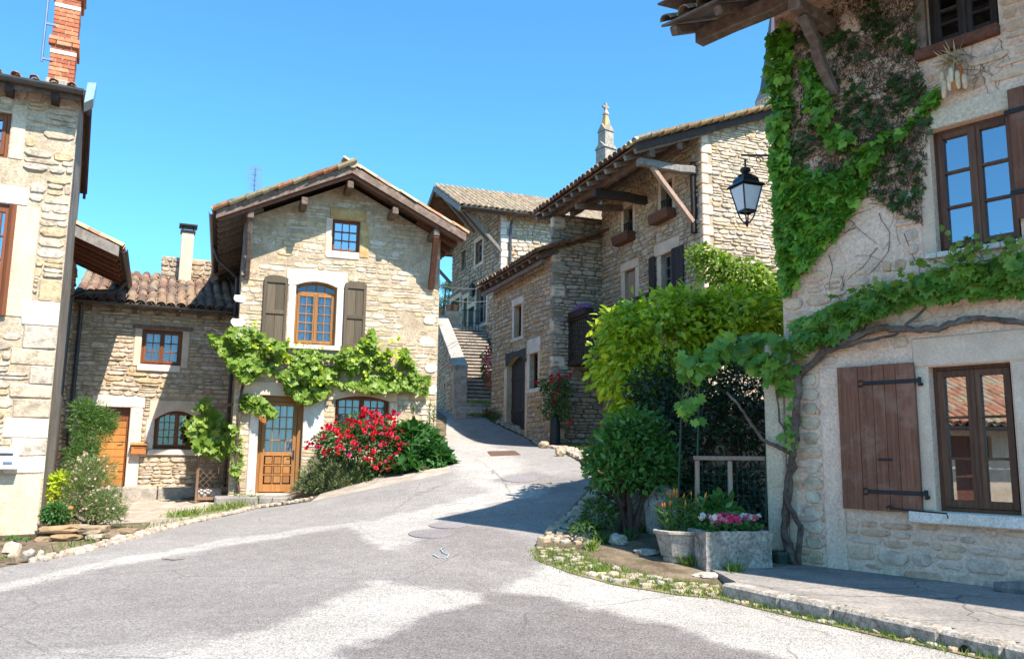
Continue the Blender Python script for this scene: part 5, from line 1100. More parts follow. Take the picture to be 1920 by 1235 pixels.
m = MB(); m.tube([a0, a0+np.array([0, 0, 1.75])], .016, 6)
for z in (.05, .62): m.beam(a0+np.array([0, 0, z]), a0+np.array([0, 0, z])+CF.D*.14, .03, .03)
m.build('mast', MT['steel'], ant, WORLD); m = MB(); top = a0+np.array([0, 0, 1.2]); e_ = top-CF.D*.42+np.array([0, -.1, -.10]); m.tube([top, e_], .009, 5)
for k in range(6): c_ = top+(e_-top)*(k+1)/6; m.tube([c_+np.array([0, .10, .08]), c_-np.array([0, .10, .08])], .005, 4)
m.build('boom', MT['steel'], ant, WORLD)
# ------------------------------------------------------------------ street-side building with barn door, and the tall barn behind it
pf = at(970, 806, 24); FF = Fac(pf[:2], (.35, -.94), pf[2]-.02); sF = 2.53; zF = 6.86-FF.O[2]
fh = thing('stone_building', 'stone building with arched dark barn door halfway up the street', 'house', FF.M)
gd = FF.rect(950, 668, 985, 808); fw = FF.rect(993, 662, 1009, 728); fu = FF.rect(964, 572, 978, 632); fn = FF.rect(994, 632, 1003, 643)
PG, PW, PU_, PN = rpoly(*gd, .22), rpoly(*fw), rpoly(*fu), [(fn[0], fn[2]), (fn[1], fn[2]), ((fn[0]+fn[1])/2, fn[3])]
OF = [(-2.3, -1), (sF, -1), (sF, zF), (-2.3, zF)]; wf = wall(fh, FF, OF, [PG, PW, PU_, PN], .25, MT['mortar']); Z = [PG, PW, PU_]
def bf(name, a, b, c, d, mat, out=.02): block(fh, FF, name, a, b, c, d, mat, out, .2, .012); Z.append(rpoly(a, b, c, d))
bf('jamb', gd[0]-.22, gd[0]-.005, -.3, gd[3]-.3, 'ashlar'); bf('jamb', gd[1]+.005, gd[1]+.16, -.3, gd[3]-.25, 'ashlar'); arch_lintel(fh, FF, gd[0], gd[1], gd[3]-.22, .22, gd[3]+.16, 'wood_blk', ext=.1); Z.append(rpoly(gd[0]-.1, gd[1]+.1, gd[3]-.2, gd[3]+.17))
bf('jamb', fw[0]-.16, fw[0]-.005, fw[2], fw[3], 'white'); bf('jamb', fw[1]+.005, fw[1]+.14, fw[2], fw[3], 'ashlar'); bf('lintel', fw[0]-.16, fw[1]+.16, fw[3]+.005, fw[3]+.42, 'white', .03); bf('window_sill', fw[0]-.2, fw[1]+.18, fw[2]-.12, fw[2]-.005, 'white', .06)
bf('jamb', fu[0]-.13, fu[0]-.005, fu[2], fu[3], 'white'); bf('jamb', fu[1]+.005, fu[1]+.13, fu[2], fu[3], 'ashlar'); bf('lintel', fu[0]-.16, fu[1]+.16, fu[3]+.005, fu[3]+.22, 'white', .03); bf('window_sill', fu[0]-.16, fu[1]+.16, fu[2]-.1, fu[2]-.005, 'white', .05)
rubble(FF, wf, OF, Z, (.09, .17), (.16, .42), .03, MT['warm'], 200, .014, 0, 51, zlim=(-.6, zF))
window(fh, FF, *fw, 1, 2, 5, .14, 'wood_blk', .03, .03, .02, curtain=False); window(fh, FF, *fu, 1, 1, 2, .16, 'wood_blk', .03, .04, .025, curtain=False)
d_ = MB().box(gd[0], gd[1], .20, .22, -.3, gd[3]+.05).build('door', MT['wood_blk'], fh, FF.M); planks(d_, FF, gd[0]+.01, gd[1]-.01, .02, gd[3]+.02, (.17, .16, .17, .17, .16, .17), .195, .04, 'wood_blk', gap=.01)
for z in (.55, 1.5): MB().box(gd[0]+.02, gd[1]-.02, .135, .152, z, z+.09).build('door_rail', MT['wood_blk'], d_, FF.M, bevel=.004)
m = MB(); m.add([(-2.3, 0, -1), (-2.3, 5, -1), (-2.3, 5, zF+1.7), (-2.3, 0, zF)], [(0, 1, 2, 3)]); m.build('wall', MT['mortar'], fh, FF.M)
ovf = .5; sl = .36; ze = 6.74-FF.O[2]; e0, e1 = -2.5, sF+.12
m = MB(); m.prism([(e0, -ovf, ze), (e0, 2.5, ze+sl*3), (e0, 2.5, ze+sl*3+.04), (e0, -ovf, ze+.04)], (e1-e0, 0, 0)); ro = m.build('roof', MT['deck'], fh, FF.M)
for k in range(10): s = e0+.12+k*(e1-e0-.24)/9; MB().beam((s, -ovf+.03, ze-.055), (s, .15, ze-.055+sl*(ovf+.15)), .10, .12, 3, .008).build('rafter', MT['wood_old'], ro, FF.M, bevel=.01)
MB().beam((e0+.03, -.30, ze-.16), (e1-.03, -.30, ze-.16), .12, .12, 8, .01).build('purlin', MT['wood_old'], ro, FF.M, bevel=.01)
place_tiles(ro, FF.M, (e0-.03, -ovf-.07, ze+.05), (1, 0, 0), (0, 1, sl), 24, 9, MT['tile'], 60, prio=lambda q: q.y)
# barn
c = FF.w(sF, 0, 0); FT = Fac(c[:2], (.94, .35), 0); c2 = FT.w(1.47, 0, 0); FB = Fac(c2[:2], (.35, -.94), 2.0); c3 = FB.w(4.89, 0, 0); FS = Fac(c3[:2], (.94, .35), 0)
bh = thing('stone_barn', 'tall stone barn with a deep timber propped eave and balcony above the lime bush', 'barn', FB.M); RT = FB.O[2]
zeb = 8.03-RT; slb = .376; ovb = 1.7
wv = FB.rect(1240, 474, 1263, 560); b1 = FB.rect(1170, 388, 1187, 440); b2 = FB.rect(1240, 338, 1261, 398); bd = FB.rect(1172, 505, 1192, 620)
wv = (wv[0], wv[1], 5.05-RT, wv[3]); bd = (bd[0], bd[1], 3.95-RT, bd[3])
PV, PB1, PB2, PBD = rpoly(*wv), rpoly(*b1), rpoly(*b2), rpoly(*bd); OB = [(0, -1.6), (4.89, -1.6), (4.89, zeb+slb*ovb), (0, zeb+slb*ovb)]
wB = wall(bh, FB, OB, [PV, PB1, PB2, PBD], .22, MT['mortar']); Z = [PV, PB1, PB2, PBD]
def bb(name, a, b, c, d, mat, out=.02): block(bh, FB, name, a, b, c, d, mat, out, .18, .012); Z.append(rpoly(a, b, c, d))
bb('lintel', wv[0]-.3, wv[1]+.3, wv[3]+.005, wv[3]+.3, 'ashlar', .03); bb('jamb', wv[0]-.18, wv[0]-.005, wv[2], wv[3], 'ashlar')
bb('jamb', bd[0]-.2, bd[0]-.005, bd[2], bd[3], 'ashlar'); bb('jamb', bd[1]+.005, bd[1]+.18, bd[2], bd[3], 'ashlar'); bb('lintel', bd[0]-.2, bd[1]+.2, bd[3]+.005, bd[3]+.22, 'ashlar', .03)
for P in (b1, b2): bb('jamb', P[0]-.14, P[0]-.005, P[2], P[3], 'ashlar'); bb('jamb', P[1]+.005, P[1]+.12, P[2], P[3], 'ashlar'); bb('lintel', P[0]-.14, P[1]+.14, P[3]+.005, P[3]+.2, 'ashlar', .02)
rubble(FB, wB, OB, Z, (.08, .16), (.14, .4), .03, MT['warm'], 100, .014, 0, 61, zlim=(-1.2, zeb+slb*ovb))
window(bh, FB, *wv, 1, 2, 4, .1, 'wood_grey', .03, .03, .018); window(bh, FB, *b1, 1, 1, 2, .14, 'wood_blk', .04, .04, .02, curtain=False); window(bh, FB, *b2, 1, 1, 2, .14, 'wood_blk', .04, .04, .02, curtain=False)
m = MB(); m.box(bd[0], bd[1], .1, .14, bd[2], bd[3]); do = m.build('door', MT['wood_red'], bh, FB.M); planks(do, FB, bd[0]+.02, bd[1]-.02, bd[2], bd[3]-.03, (.34, .33, .33), .098, .02, 'fencew')
for a, b in ((wv[0]-.48, wv[0]-.19), (wv[1]+.03, wv[1]+.52)):
    s_ = MB().box(a+.02, b-.02, -.045, -.035, wv[2]+.2, wv[2]+.3).build('shutter', MT['wood_blk'], bh, FB.M); planks(s_, FB, a, b, wv[2]-.02, wv[3]+.02, (.34, .33, .33), -.046, .03, 'wood_blk')
for P, g in ((b1, 0), (b2, 1)):
    m = MB()
    for k in range(5): x = P[0]+.03+k*(P[1]-P[0]-.06)/4; m.box(x-.012, x+.012, -.02, .0, P[2], P[2]+.3)
    m.box(P[0], P[1], -.022, .002, P[2]+.3, P[2]+.33); m.build('guard_rail', MT['wood_blk'], bh, FB.M)
    fb = thing('flower_box', ('dark red timber flower box under the small window nearer the street' if g == 0 else 'dark red timber flower box beside the roof strut'), 'flower box', FB.M @ Matrix.Translation(((P[0]+P[1])/2, 0, P[2])), 'flower boxes under the barn windows')
    w_ = (P[1]-P[0])/2+.18; m = MB(); m.prism([(-w_, -.03, -.02), (-w_, -.30, -.02), (-w_, -.26, -.24), (-w_, -.03, -.24)], (2*w_, 0, 0)); m.build('trough', MT['wood_red'], fb, bevel=.012); MB().box(-w_+.02, w_-.02, -.28, -.05, -.018, -.008).build('soil', MT['earth'], fb)
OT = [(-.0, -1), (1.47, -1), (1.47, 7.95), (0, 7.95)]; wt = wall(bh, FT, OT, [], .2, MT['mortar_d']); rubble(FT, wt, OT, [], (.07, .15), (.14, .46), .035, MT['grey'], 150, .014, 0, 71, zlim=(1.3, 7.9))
for k in range(19): z = 1.9+k*.315; w_ = .22 if k % 2 else .36; block(bh, FT, 'quoin_stone', -.03, w_, z, z+.29, 'render' if k % 3 else 'ashlar', .03, .15, .03)
OS = [(0, -1), (6, -1), (6, 8.67+slb*6), (0, 8.67)]
wS = wall(bh, FS, OS, [], .2, MT['mortar']); rubble(FS, wS, OS, [rpoly(0, .24, 0, 9)], (.06, .13), (.18, .5), .022, MT['pale'], 120, .016, 0, 81, zlim=(2.0, 9.6))
for k in range(24): z = 3+k*.235; block(bh, FS, 'quoin_stone', -.02, .16 if k % 2 else .26, z, z+.222, 'ashlar', .03, .12, .02)
# barn roof with all its timber
r0, r1 = -.85, 5.0; m = MB(); m.prism([(r0, -ovb, zeb), (r1, -ovb, zeb), (r1, 5.5, zeb+slb*7.2), (r0, 5.5, zeb+slb*7.2)], (0, 0, .04)); ro = m.build('roof', MT['deck'], bh, FB.M)
for k in range(13): s = r0+.12+k*(r1-r0-.24)/12; MB().beam((s, -ovb+.03, zeb-.06), (s, .3, zeb-.06+slb*2.0), .10, .12, 5, .010).build('rafter', MT['wood_grey'], ro, FB.M, bevel=.012)
for d, h in ((1.25, .17), (.55, .16)): MB().beam((r0+.05, -d, zeb+slb*(ovb-d)-.20), (r1-.1, -d, zeb+slb*(ovb-d)-.20), .14, h, 12, .014).build('purlin', MT['wood_old'], ro, FB.M, bevel=.014)
pa_, pb_ = FB.pix(1300, 312, .06), FB.pix(1296, 440, .06); zt_ = zeb+slb*(ovb-1.25)-.37
MB().beam((pa_[0], -.07, pb_[1]), (pa_[0]-.0, -.07, pa_[1]+.1), .12, .11, 6, .008).build('post', MT['wood_blk'], ro, FB.M, bevel=.012)
MB().beam((pa_[0], .1, zt_-.02), (pa_[0]+.05, -1.5, zt_-.0), .17, .17, 6, .018).build('bracket_beam', MT['wood_grey'], ro, FB.M, bevel=.02)
MB().beam((pa_[0]+.04, -1.15, zt_-.06), (pa_[0], -.10, pb_[1]+.25), .10, .10, 4, .006).build('brace', MT['fencew'], ro, FB.M, bevel=.008)
b_ = FB.pix(1212, 368); MB().beam((b_[0], .1, zt_-.05), (b_[0], -1.45, zt_-.02), .19, .19, 5, .014, mi=0).build('bracket_beam', MT['wood_blk'], ro, FB.M, bevel=.02)
MB().beam((1.2, .1, zt_+.1), (1.2, -1.35, zt_), .15, .15, 4, .01).build('bracket_beam', MT['wood_old'], ro, FB.M, bevel=.02)
MB().prism([(r1+.02, -ovb-.02, zeb-.10), (r1+.02, 5.4, zeb-.10+slb*7.1), (r1+.02, 5.4, zeb+.05+slb*7.1), (r1+.02, -ovb-.02, zeb+.05)], (.04, 0, 0)).build('bargeboard', MT['wood_blk'], ro, FB.M)
place_tiles(ro, FB.M, (r0-.04, -ovb-.08, zeb+.06), (1, 0, 0), (0, 1, slb), 27, 22, MT['tile_y'], 22, cols=(24, 25, 26), channel=True, prio=lambda q: -q.x, seed=8)
place_tiles(ro, FB.M, (r0-.04, -ovb-.08, zeb+.06), (1, 0, 0), (0, 1, slb), 24, 5, MT['tile'], 30, prio=lambda q: q.y, seed=9)
cs = FB.w(3.0, -3.2, zeb+slb*4.9); MB().box(-.3, .3, -.3, .3, -.5, .55).build('chimney', MT['brick'], bh, Matrix.Translation(Vector(FB.w(-.3, -1.6, zeb+slb*3.3))) , bevel=.01)
# balcony
bq = .98; z0, z1 = 3.98-RT, 4.98-RT; m = MB(); m.box(0, 4.6, -bq-.06, 0, z0-.16, z0-.02); bal = m.build('balcony', MT['wood_blk'], bh, FB.M, bevel=.01)
for k in range(38): MB().box(.03+k*.12, .08+k*.12, -bq-.02, -bq, z0, z1-.04).build('baluster', MT['wood_blk'], bal, FB.M)
for k in range(4): MB().box(k*1.5, .09+k*1.5, -bq-.05, -bq+.03, z0-.1, z1).build('post', MT['wood_blk'], bal, FB.M)
MB().box(-.02, 4.6, -bq-.07, -bq+.05, z1, z1+.07).build('handrail', MT['wood_blk'], bal, FB.M, bevel=.01)
fb = thing('flower_box', 'dark flower box with violet blooms on the balcony rail', 'flower box', FB.M @ Matrix.Translation((.65, -bq+.02, z1+.07)), 'flower boxes under the barn windows'); MB().box(-.5, .5, -.14, .14, .0, .18).build('trough', MT['wood_blk'], fb, bevel=.01)
g = np.random.default_rng(2); P = np.array([FB.w(.75+g.uniform(-.3, .4), bq+g.uniform(-.1, .1), z1+.25+g.uniform(0, .12)) for _ in range(160)]); scatter('flowers', 'rose', frames(P, unit(g.normal(size=(160, 3))), unit(g.normal(size=(160, 3))+[0, 0, 1]), .05+.03*g.random(160)), MT['purple'], fb)

# ------------------------------------------------------------------ far house at the head of the stairs
pe = at(937, 690, 31); FE = Fac(pe[:2], (.94, .35), 4.0); FG = Fac(pe[:2], (.35, -.94), 4.0)
eh = thing('stone_house', 'tall grey stone house with mossy tile roof at the head of the stone stairs', 'house', FE.M)
zE2 = 10.85-4; EL = 6.7; er = 12.55-4
w1_ = FG.rect(892, 452, 905, 493); w2_ = FG.rect(893, 545, 912, 607); d1_ = FG.rect(878, 577, 889, 640); d2_ = FG.rect(869, 560, 876, 640); w3_ = FG.rect(846, 562, 862, 606); w4_ = FG.rect(866, 470, 874, 505)
w2_ = (w2_[0], w2_[1], w2_[2], w2_[2]+1.55)
OG = [(-EL, -2), (0, -2), (0, zE2), (-EL/2, er-.2), (-EL, zE2)]; ops = [rpoly(*q) for q in (w1_, w2_, d1_, d2_, w3_, w4_)]
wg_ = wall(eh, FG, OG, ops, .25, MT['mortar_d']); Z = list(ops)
for q in (w1_, w2_, w3_, d1_, d2_):
    for nm, a, b, c, d in (('jamb', q[0]-.16, q[0]-.005, q[2], q[3]), ('jamb', q[1]+.005, q[1]+.16, q[2], q[3]), ('lintel', q[0]-.2, q[1]+.2, q[3]+.005, q[3]+.2), ('window_sill', q[0]-.2, q[1]+.2, q[2]-.14, q[2]-.005)):
        block(eh, FG, nm, a, b, c, d, 'ashlar', .03, .2, .01); Z.append(rpoly(a, b, c, d))
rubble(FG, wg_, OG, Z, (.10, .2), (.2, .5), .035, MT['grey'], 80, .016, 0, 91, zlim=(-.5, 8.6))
for q in (w1_, w2_, w3_, w4_): window(eh, FG, *q, 2, 1, 2, .12, 'wood_grey', .07, .05, .04, curtain=False)
for q in (d1_, d2_): d_ = MB().box(q[0], q[1], .2, .24, q[2], q[3]).build('door', MT['wood_grey'], eh, FG.M); planks(d_, FG, q[0]+.02, q[1]-.02, q[2], q[3]-.02, (.5, .5), .198, .03, 'wood_grey')
OE = [(0, -2), (7.5, -2), (7.5, zE2), (0, zE2)]; we = wall(eh, FE, OE, [], .2, MT['mortar']); rubble(FE, we, OE, [rpoly(0, .3, -1, 9)], (.10, .2), (.18, .5), .035, MT['pale'], 110, .016, 0, 95, zlim=(-.5, 6.8))
for k in range(26): z = -.8+k*.29; block(eh, FE, 'quoin_stone', -.025, .2 if k % 2 else .34, z, z+.27, 'white', .03, .12, .015)
sl = (er-zE2)/(EL/2); ov = .5; e0, e1 = -1.85, 7.6
m = MB()
for y0, y1 in ((-ov, EL/2), (EL+ov, EL/2)): m.prism([(e0, y0, er-sl*(EL/2+ov)), (e0, y1, er), (e0, y1, er+.05), (e0, y0, er-sl*(EL/2+ov)+.05)], (e1-e0, 0, 0))
ro = m.build('roof', MT['deck'], eh, FE.M); ze = er-sl*(EL/2+ov)
gutter(ro, FE.M, (e0, -ov-.07, ze+.05), (e1, -ov-.07, ze+.05), .07); place_tiles(ro, FE.M, (e0-.03, -ov-.05, ze+.07), (1, 0, 0), (0, 1, sl), 42, 13, MT['tile_g'], 0, seed=12)
for y0 in (-ov, EL+ov): MB().prism([(e0-.02, y0, ze-.16), (e0-.02, EL/2, er-.16), (e0-.02, EL/2, er+.08), (e0-.02, y0, ze+.08)], (.05, 0, 0)).build('bargeboard', MT['wood_grey'], ro, FE.M)
for y, zz in ((-.05, zE2-.12), (EL/2, er-.25), (EL+.05, zE2-.12), (1.6, zE2+.7)):
    MB().beam((.1, y, zz), (e0+.1, y, zz), .16, .2, 3, .008).build('purlin', MT['wood_grey'], ro, FE.M); MB().beam((e0+.4, y, zz-.1), (-.03, y+.02, zz-1.5), .12, .12, 3, .006).build('brace', MT['wood_grey'], ro, FE.M)
m = MB(); m.tube([(.33, -ov-.07, ze), (.33, -.1, ze-.3), (.33, -.08, -1)], .05, 8); m.build('downpipe', MT['zinc'], ro, FE.M)
wlm = FG.w(-3.15, .14, FG.pix(884, 550)[1]); wl_t = thing('wall_lantern', 'small dark lantern on the wall above the far house door', 'lantern', wlm); m = MB(); m.lathe([(.02, .32), (.16, .2), (.17, .16), (.14, .14), (.09, -.2), (.03, -.26)], seg=4); m.build('lantern_frame', MT['black'], wl_t); MB().tube([wlm+[0, 0, .3], wlm+[0, 0, .42], wlm-FG.N*.14+[0, 0, .45]], .02, 5).build('bracket', MT['black'], wl_t, WORLD)

# stairs
FX = Fac((-.95, 27.0), (.98, .2), 3.27); st = thing('stone_stairs', 'worn stone stairs with a sloping parapet wall climbing to the far house', 'stairs', FX.M); NS, RS, TR = 22, .150, .27
for i in range(NS): m = MB().box(-.52, .62+.02*i, i*TR-.045, i*TR+.34, i*RS-.055, i*RS+R_.uniform(-.008, .008)); m.box(-.515, .615+.02*i, i*TR+.01, i*TR+.33, i*RS-.2 if i else -.6, i*RS-.057, 1); m.build('step', [MT['concrete'], MT['mortar_d']], st, FX.M, bevel=.012)  # risers take a darker material than the treads: their shade is in the colour
for i, (a, b, y) in enumerate(((-.72, .66, -.36), (-.85, .68, -.72), (-1.02, .66, -1.1))): MB().box(a, b, y, y+.42, -.9, -.15-.15*i).build('step', MT['concrete'], st, FX.M, bevel=.035)
L_ = NS*TR; sp = .44; P = [(0, -1.2), (0, 1.0), (L_, 1.0+sp*L_), (L_+1.5, 1.0+sp*L_+.1), (L_+1.5, -1.2)]
m = MB(); m.prism([(-.90, y, z) for y, z in P], (.36, 0, 0)); par = m.build('parapet', MT['mortar_m'], st, FX.M)
F2 = Fac(FX.w(-.905, -L_-1.4, 0)[:2], (.2, -.98), 3.27); mm = L_+1.4; rubble(F2, par, [(0, -1.1), (mm, -1.1), (mm, .95), (1.5, 1.0+sp*L_-.1), (0, 1.0+sp*L_)], [], (.11, .2), (.2, .5), .03, MT['warm'], 40, .016, .2, 97)
for i in range(8): a, b = i*L_/8, (i+1)*L_/8-.012; MB().prism([(-.96, a, 1.0+sp*a), (-.96, b, 1.0+sp*b), (-.96, b, 1.1+sp*b), (-.96, a, 1.1+sp*a)], (.48, 0, 0)).build('coping_stone', MT['concrete'], par, FX.M, bevel=.015)
MB().box(-.94, -.50, -.06, .28, -1.0, 1.02).build('end_pier', MT['concrete'], par, FX.M, bevel=.02)
MB().box(-.9, 2.2, L_, L_+4, -.5, NS*RS).build('landing', MT['concrete'], st, FX.M); m = MB()
MB().box(-.55, .05, L_+.1, L_+.4, NS*RS-.3, NS*RS+.62).build('landing_wall', MT['mortar'], st, FX.M, bevel=.02)
for k in range(6): m.beam((.1+k*.13, L_-.35, NS*RS-.3), (.1+k*.13, L_-.35, NS*RS+.6), .022, .022)
m.beam((.06, L_-.35, NS*RS+.6), (.8, L_-.35, NS*RS+.6), .03, .03); m.beam((.06, L_-.35, NS*RS+.1), (.8, L_-.35, NS*RS+.1), .025, .025); m.build('railing', MT['iron'], st, FX.M)
for k, (x, lab) in enumerate(((-.72, 'terracotta pot on the top of the stair parapet'), (-.40, 'terracotta pot on the landing wall nearer the parapet'), (-.10, 'terracotta pot on the landing wall nearest the doors'))):
    z = 1.0+sp*L_+.12 if k == 0 else NS*RS+.62; pt = thing('flower_pot', lab, 'flower pot', FX.M @ Matrix.Translation((x, L_+.25, z)), 'pots at the stair head'); m = MB(); m.lathe([(.09, 0), (.13, .22), (.145, .22), (.145, .27), (.12, .27), (.11, .22)], seg=10); m.build('pot', MT['terracotta'], pt, smooth=False)
    g = np.random.default_rng(k); o_ = FX.w(x, -L_-.25, z+.3); P = o_+g.normal(size=(80, 3))*.07; scatter('foliage', 'ovate', leafy(P, unit(g.normal(size=(80, 3))), .07), MT['dkgreen'], pt)
tufts('moss', st, [FX.w(s, d, 0)[:2] for s in np.arange(-.8, .3, .1) for d in (.78, 1.12)], 'grass', .10, 0, 3) if False else None
g = np.random.default_rng(6); P = np.array([FX.w(g.uniform(-.5, .3), .60+g.uniform(-.2, .2), -.17) for _ in range(350)]+[FX.w(g.uniform(-.7, .5), 1.22+g.uniform(-.05, .1), -.6) for _ in range(500)]+[FX.w(g.uniform(-.1, .45), .20+g.uniform(-.1, .1), -.14) for _ in range(200)])
scatter('grass', 'blade', frames(P, unit(g.normal(size=(len(P), 3))*.5+[0, 0, 1]), unit(g.normal(size=(len(P), 3))), .05+.09*g.random(len(P))), MT['grass'], st, WORLD, 'stuff')
# church pinnacle and slate turret beyond the roofs
cz = lambda v, y=45: at(1135, v, y)[2]
cpn = at(1136, 300, 45); chp = thing('church_pinnacle', 'weathered stone pinnacle with a small cross behind the barn roof', 'pinnacle', Matrix.Translation(Vector((cpn[0], cpn[1], cz(330)))) @ Matrix.Rotation(.62, 4, 'Z')); b0 = cz(330)
def gabled(m, w_, z0, z1, zg):
    m.box(-w_, w_, -w_, w_, z0, z1)
    for a, b in (((1, 0), (0, 1)), ((0, 1), (1, 0))):
        A = np.array(a)*w_*1.12; B = np.array(b)*w_*1.15; m.prism([(*(A-B), z1-.05), (*(A+B), z1-.05), (*(A), zg)], (*(-2*A), 0))
m = MB(); m.box(-.5, .5, -.5, .5, -15, -.01); gabled(m, .40, 0, cz(280)-b0, cz(268)-b0); gabled(m, .31, cz(280)-b0, cz(247)-b0, cz(234)-b0); m.build('shaft', MT['concrete'], chp)
m = MB(); m.lathe([(.36, cz(246)-b0), (.13, cz(217)-b0)], seg=4, rot=math.pi/4); m.build('spire', MT['ochre'], chp); m = MB(); m.lathe([(.12, cz(217)-b0), (.2, cz(215)-b0), (.19, cz(213)-b0), (.08, cz(206)-b0)], seg=4, rot=math.pi/4)
m.box(-.07, .07, -.07, .07, cz(209)-b0, cz(194)-b0); m.box(-.22, .22, -.06, .06, cz(203)-b0, cz(199)-b0); m.build('cross', MT['concrete'], chp)
tc = at(1456, 200, 60); tz = lambda v: at(1440, v, 60)[2]; tur = thing('church_turret', 'slate spire with a pale corbelled rim behind the ivy', 'turret', (tc[0], tc[1], tz(260))); b0 = tz(260); rr = 60/1550
m = MB(); m.lathe([(36*rr, -24), (36*rr, tz(206)-b0)], seg=8); m.build('shaft', MT['concrete'], tur); m = MB(); m.lathe([(37*rr, tz(197)-b0), (42*rr, tz(196)-b0), (42.5*rr, tz(192)-b0), (38*rr, tz(190)-b0)], seg=8)
for k in range(32): a = k*math.pi/16; c_ = 37.5*rr*(1 if k % 4 else .98); m.box(c_*math.cos(a)-.1, c_*math.cos(a)+.1, c_*math.sin(a)-.1, c_*math.sin(a)+.1, tz(204)-b0, tz(197)-b0)
m.build('corbel_rim', MT['ashlar'], tur); m = MB(); m.lathe([(43*rr, tz(193)-b0), (32*rr, tz(170)-b0), (22*rr, tz(120)-b0), (10*rr, tz(50)-b0), (.02, tz(0)-b0)], seg=8); m.build('spire', MT['slate'], tur)
# slim pine beyond the stairs
tp = at(832, 600, 44); pt = thing('pine_tree', 'small pine seen in the gap beyond the stair parapet', 'tree', (tp[0], tp[1], tp[2]-2)); m = MB(); m.tube([tp-[0, 0, 2], tp+[0, 0, .7], tp+[.1, 0, 2.4]], [.12, .08, .03], 6); m.build('trunk', MT['bark'], pt, WORLD)
g = np.random.default_rng(9); C_ = [tp+np.array([g.uniform(-.55, .5), g.uniform(-.4, .4), g.uniform(-.6, 2.0)]) for _ in range(16)]; P = np.concatenate([c_+g.normal(size=(150, 3))*[.2, .2, .1] for c_ in C_]); scatter('crown', 'needle', leafy(P, unit(g.normal(size=(len(P), 3))+[0, 0, .4]), .2), MT['ivy_d'], pt)
# service cables between the gabled house and the far house
for k, (a, b) in enumerate((((818, 534, 24), (930, 536, 31)), ((818, 556, 24), (925, 562, 31)))):
    A, B = at(*a), at(*b); pts = [A+(B-A)*f-np.array([0, 0, .12*4*f*(1-f)]) for f in np.linspace(-.1, 1.0, 12)]; o = MB().tube(pts, .012, 5).build('cable', MT['steel']); tag(o, ('upper' if k == 0 else 'lower')+' thin service cable strung across the stair gap', 'cable', 'cables across the stairs')
# ------------------------------------------------------------------ vegetation and small things
def pb(L): return [(*at(u, v, y), ru*y/FPX, ry, rv*y/FPX) for u, v, y, ru, rv, ry in L]
def base_at(u, v): p = gnd(u, v); return p
def top_idx(fr, n, key): return np.argsort(key(fr))[:n]
def nearest(fr): return np.linalg.norm(fr[0]-EYE, axis=1)
def visible_front(fr, cell=9):
    """indices of leaves that lie foremost in their patch of the picture"""
    u, v, z = np.array([project(p) for p in fr[0]]).T; best = {}
    for i in range(len(u)):
        if -5 < u[i] < 1925 and -5 < v[i] < 1240:
            k = (int(u[i]/cell), int(v[i]/cell))
            if k not in best or z[i] < z[best[k]]: best[k] = i
    return np.array(sorted(best.values(), key=lambda i: z[i]), int)
def leaf_parts(t, fr, kind, mat, n=300, rest='foliage', cell=9):
    vi = visible_front(fr, cell); g = np.random.default_rng(3)
    if len(vi) > n: vi = g.choice(vi, n, replace=False)
    m = np.ones(len(fr[0]), bool); m[vi] = False
    single('leaf', kind, fr, MT[mat], t, vi); scatter(rest, kind, subset(fr, m), MT[mat], t, mk='stuff')

# ivy on the right house
iv = thing('ivy', 'dense green ivy with brown dead stems climbing the right house wall', 'ivy', FR.w(-.05, .02, 0))
G1 = [(1440, 60), (1475, 45), (1485, 200), (1470, 300), (1520, 345), (1590, 300), (1650, 255), (1700, 235), (1755, 160), (1762, 185), (1700, 245), (1640, 300), (1625, 340), (1590, 400), (1560, 440), (1520, 480), (1500, 520), (1470, 560), (1462, 500), (1455, 400), (1443, 300), (1437, 150)]
G1b = [(1450, 290), (1500, 320), (1560, 330), (1610, 345), (1590, 400), (1555, 440), (1515, 490), (1480, 530), (1462, 470)]
G2 = [(1470, 60), (1560, 0), (1720, -10), (1722, 110), (1745, 200), (1735, 330), (1728, 420), (1690, 400), (1640, 370), (1570, 335), (1500, 335), (1468, 290)]
fd = wall_leaves(FR, G2, 9500, .062, .005, .07, 5, thr=-.4); scatter('dry_leaves', 'blade', fd, MT['ivy_dry'], iv, mk='stuff')
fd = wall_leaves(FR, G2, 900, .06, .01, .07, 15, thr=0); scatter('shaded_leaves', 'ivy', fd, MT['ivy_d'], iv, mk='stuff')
f1 = wall_leaves(FR, G1, 1800, .085, .02, .14, 6, thr=-.35); f2 = wall_leaves(FR, G1b, 1500, .10, .03, .16, 7, lump=False)
f3 = wall_leaves(FR, [(1500, 110), (1530, 120), (1560, 200), (1545, 260), (1510, 200)], 120, .08, .08, .3, 8, lump=False); f3 = tuple(np.concatenate(q) for q in zip(f3, wall_leaves(FR, [(1500, 110), (1535, 115), (1552, 230), (1600, 250), (1640, 245), (1560, 280), (1520, 210)], 170, .075, .05, .22, 18, lump=True))); f4 = wall_leaves(FR, [(1450, 60), (1482, 55), (1478, 300), (1472, 540), (1464, 540), (1454, 300)], 420, .08, .0, .2, 9, lump=True, thr=-.4)
fi = tuple(np.concatenate(q) for q in zip(f1, f2, f3, f4)); leaf_parts(iv, fi, 'ivy', 'ivy', 300)
mb = MB(); r = random.Random(8)
for k in range(70):
    u, v = r.uniform(1480, 1700), r.uniform(20, 480); a = FR.p3(u, v, .01); pts = [Vector(a)]; d = Vector((r.uniform(-1, 1), 0, r.uniform(-1, 1))).normalized()
    for j in range(6): d = (d+Vector((r.uniform(-.5, .5), 0, r.uniform(-.5, .5)))).normalized(); q = pts[-1]+d*r.uniform(.04, .10); q.y = -.012; pts.append(q)
    mb.tube(pts, [.004, .0035, .003, .003, .0025, .002, .0015], 4)
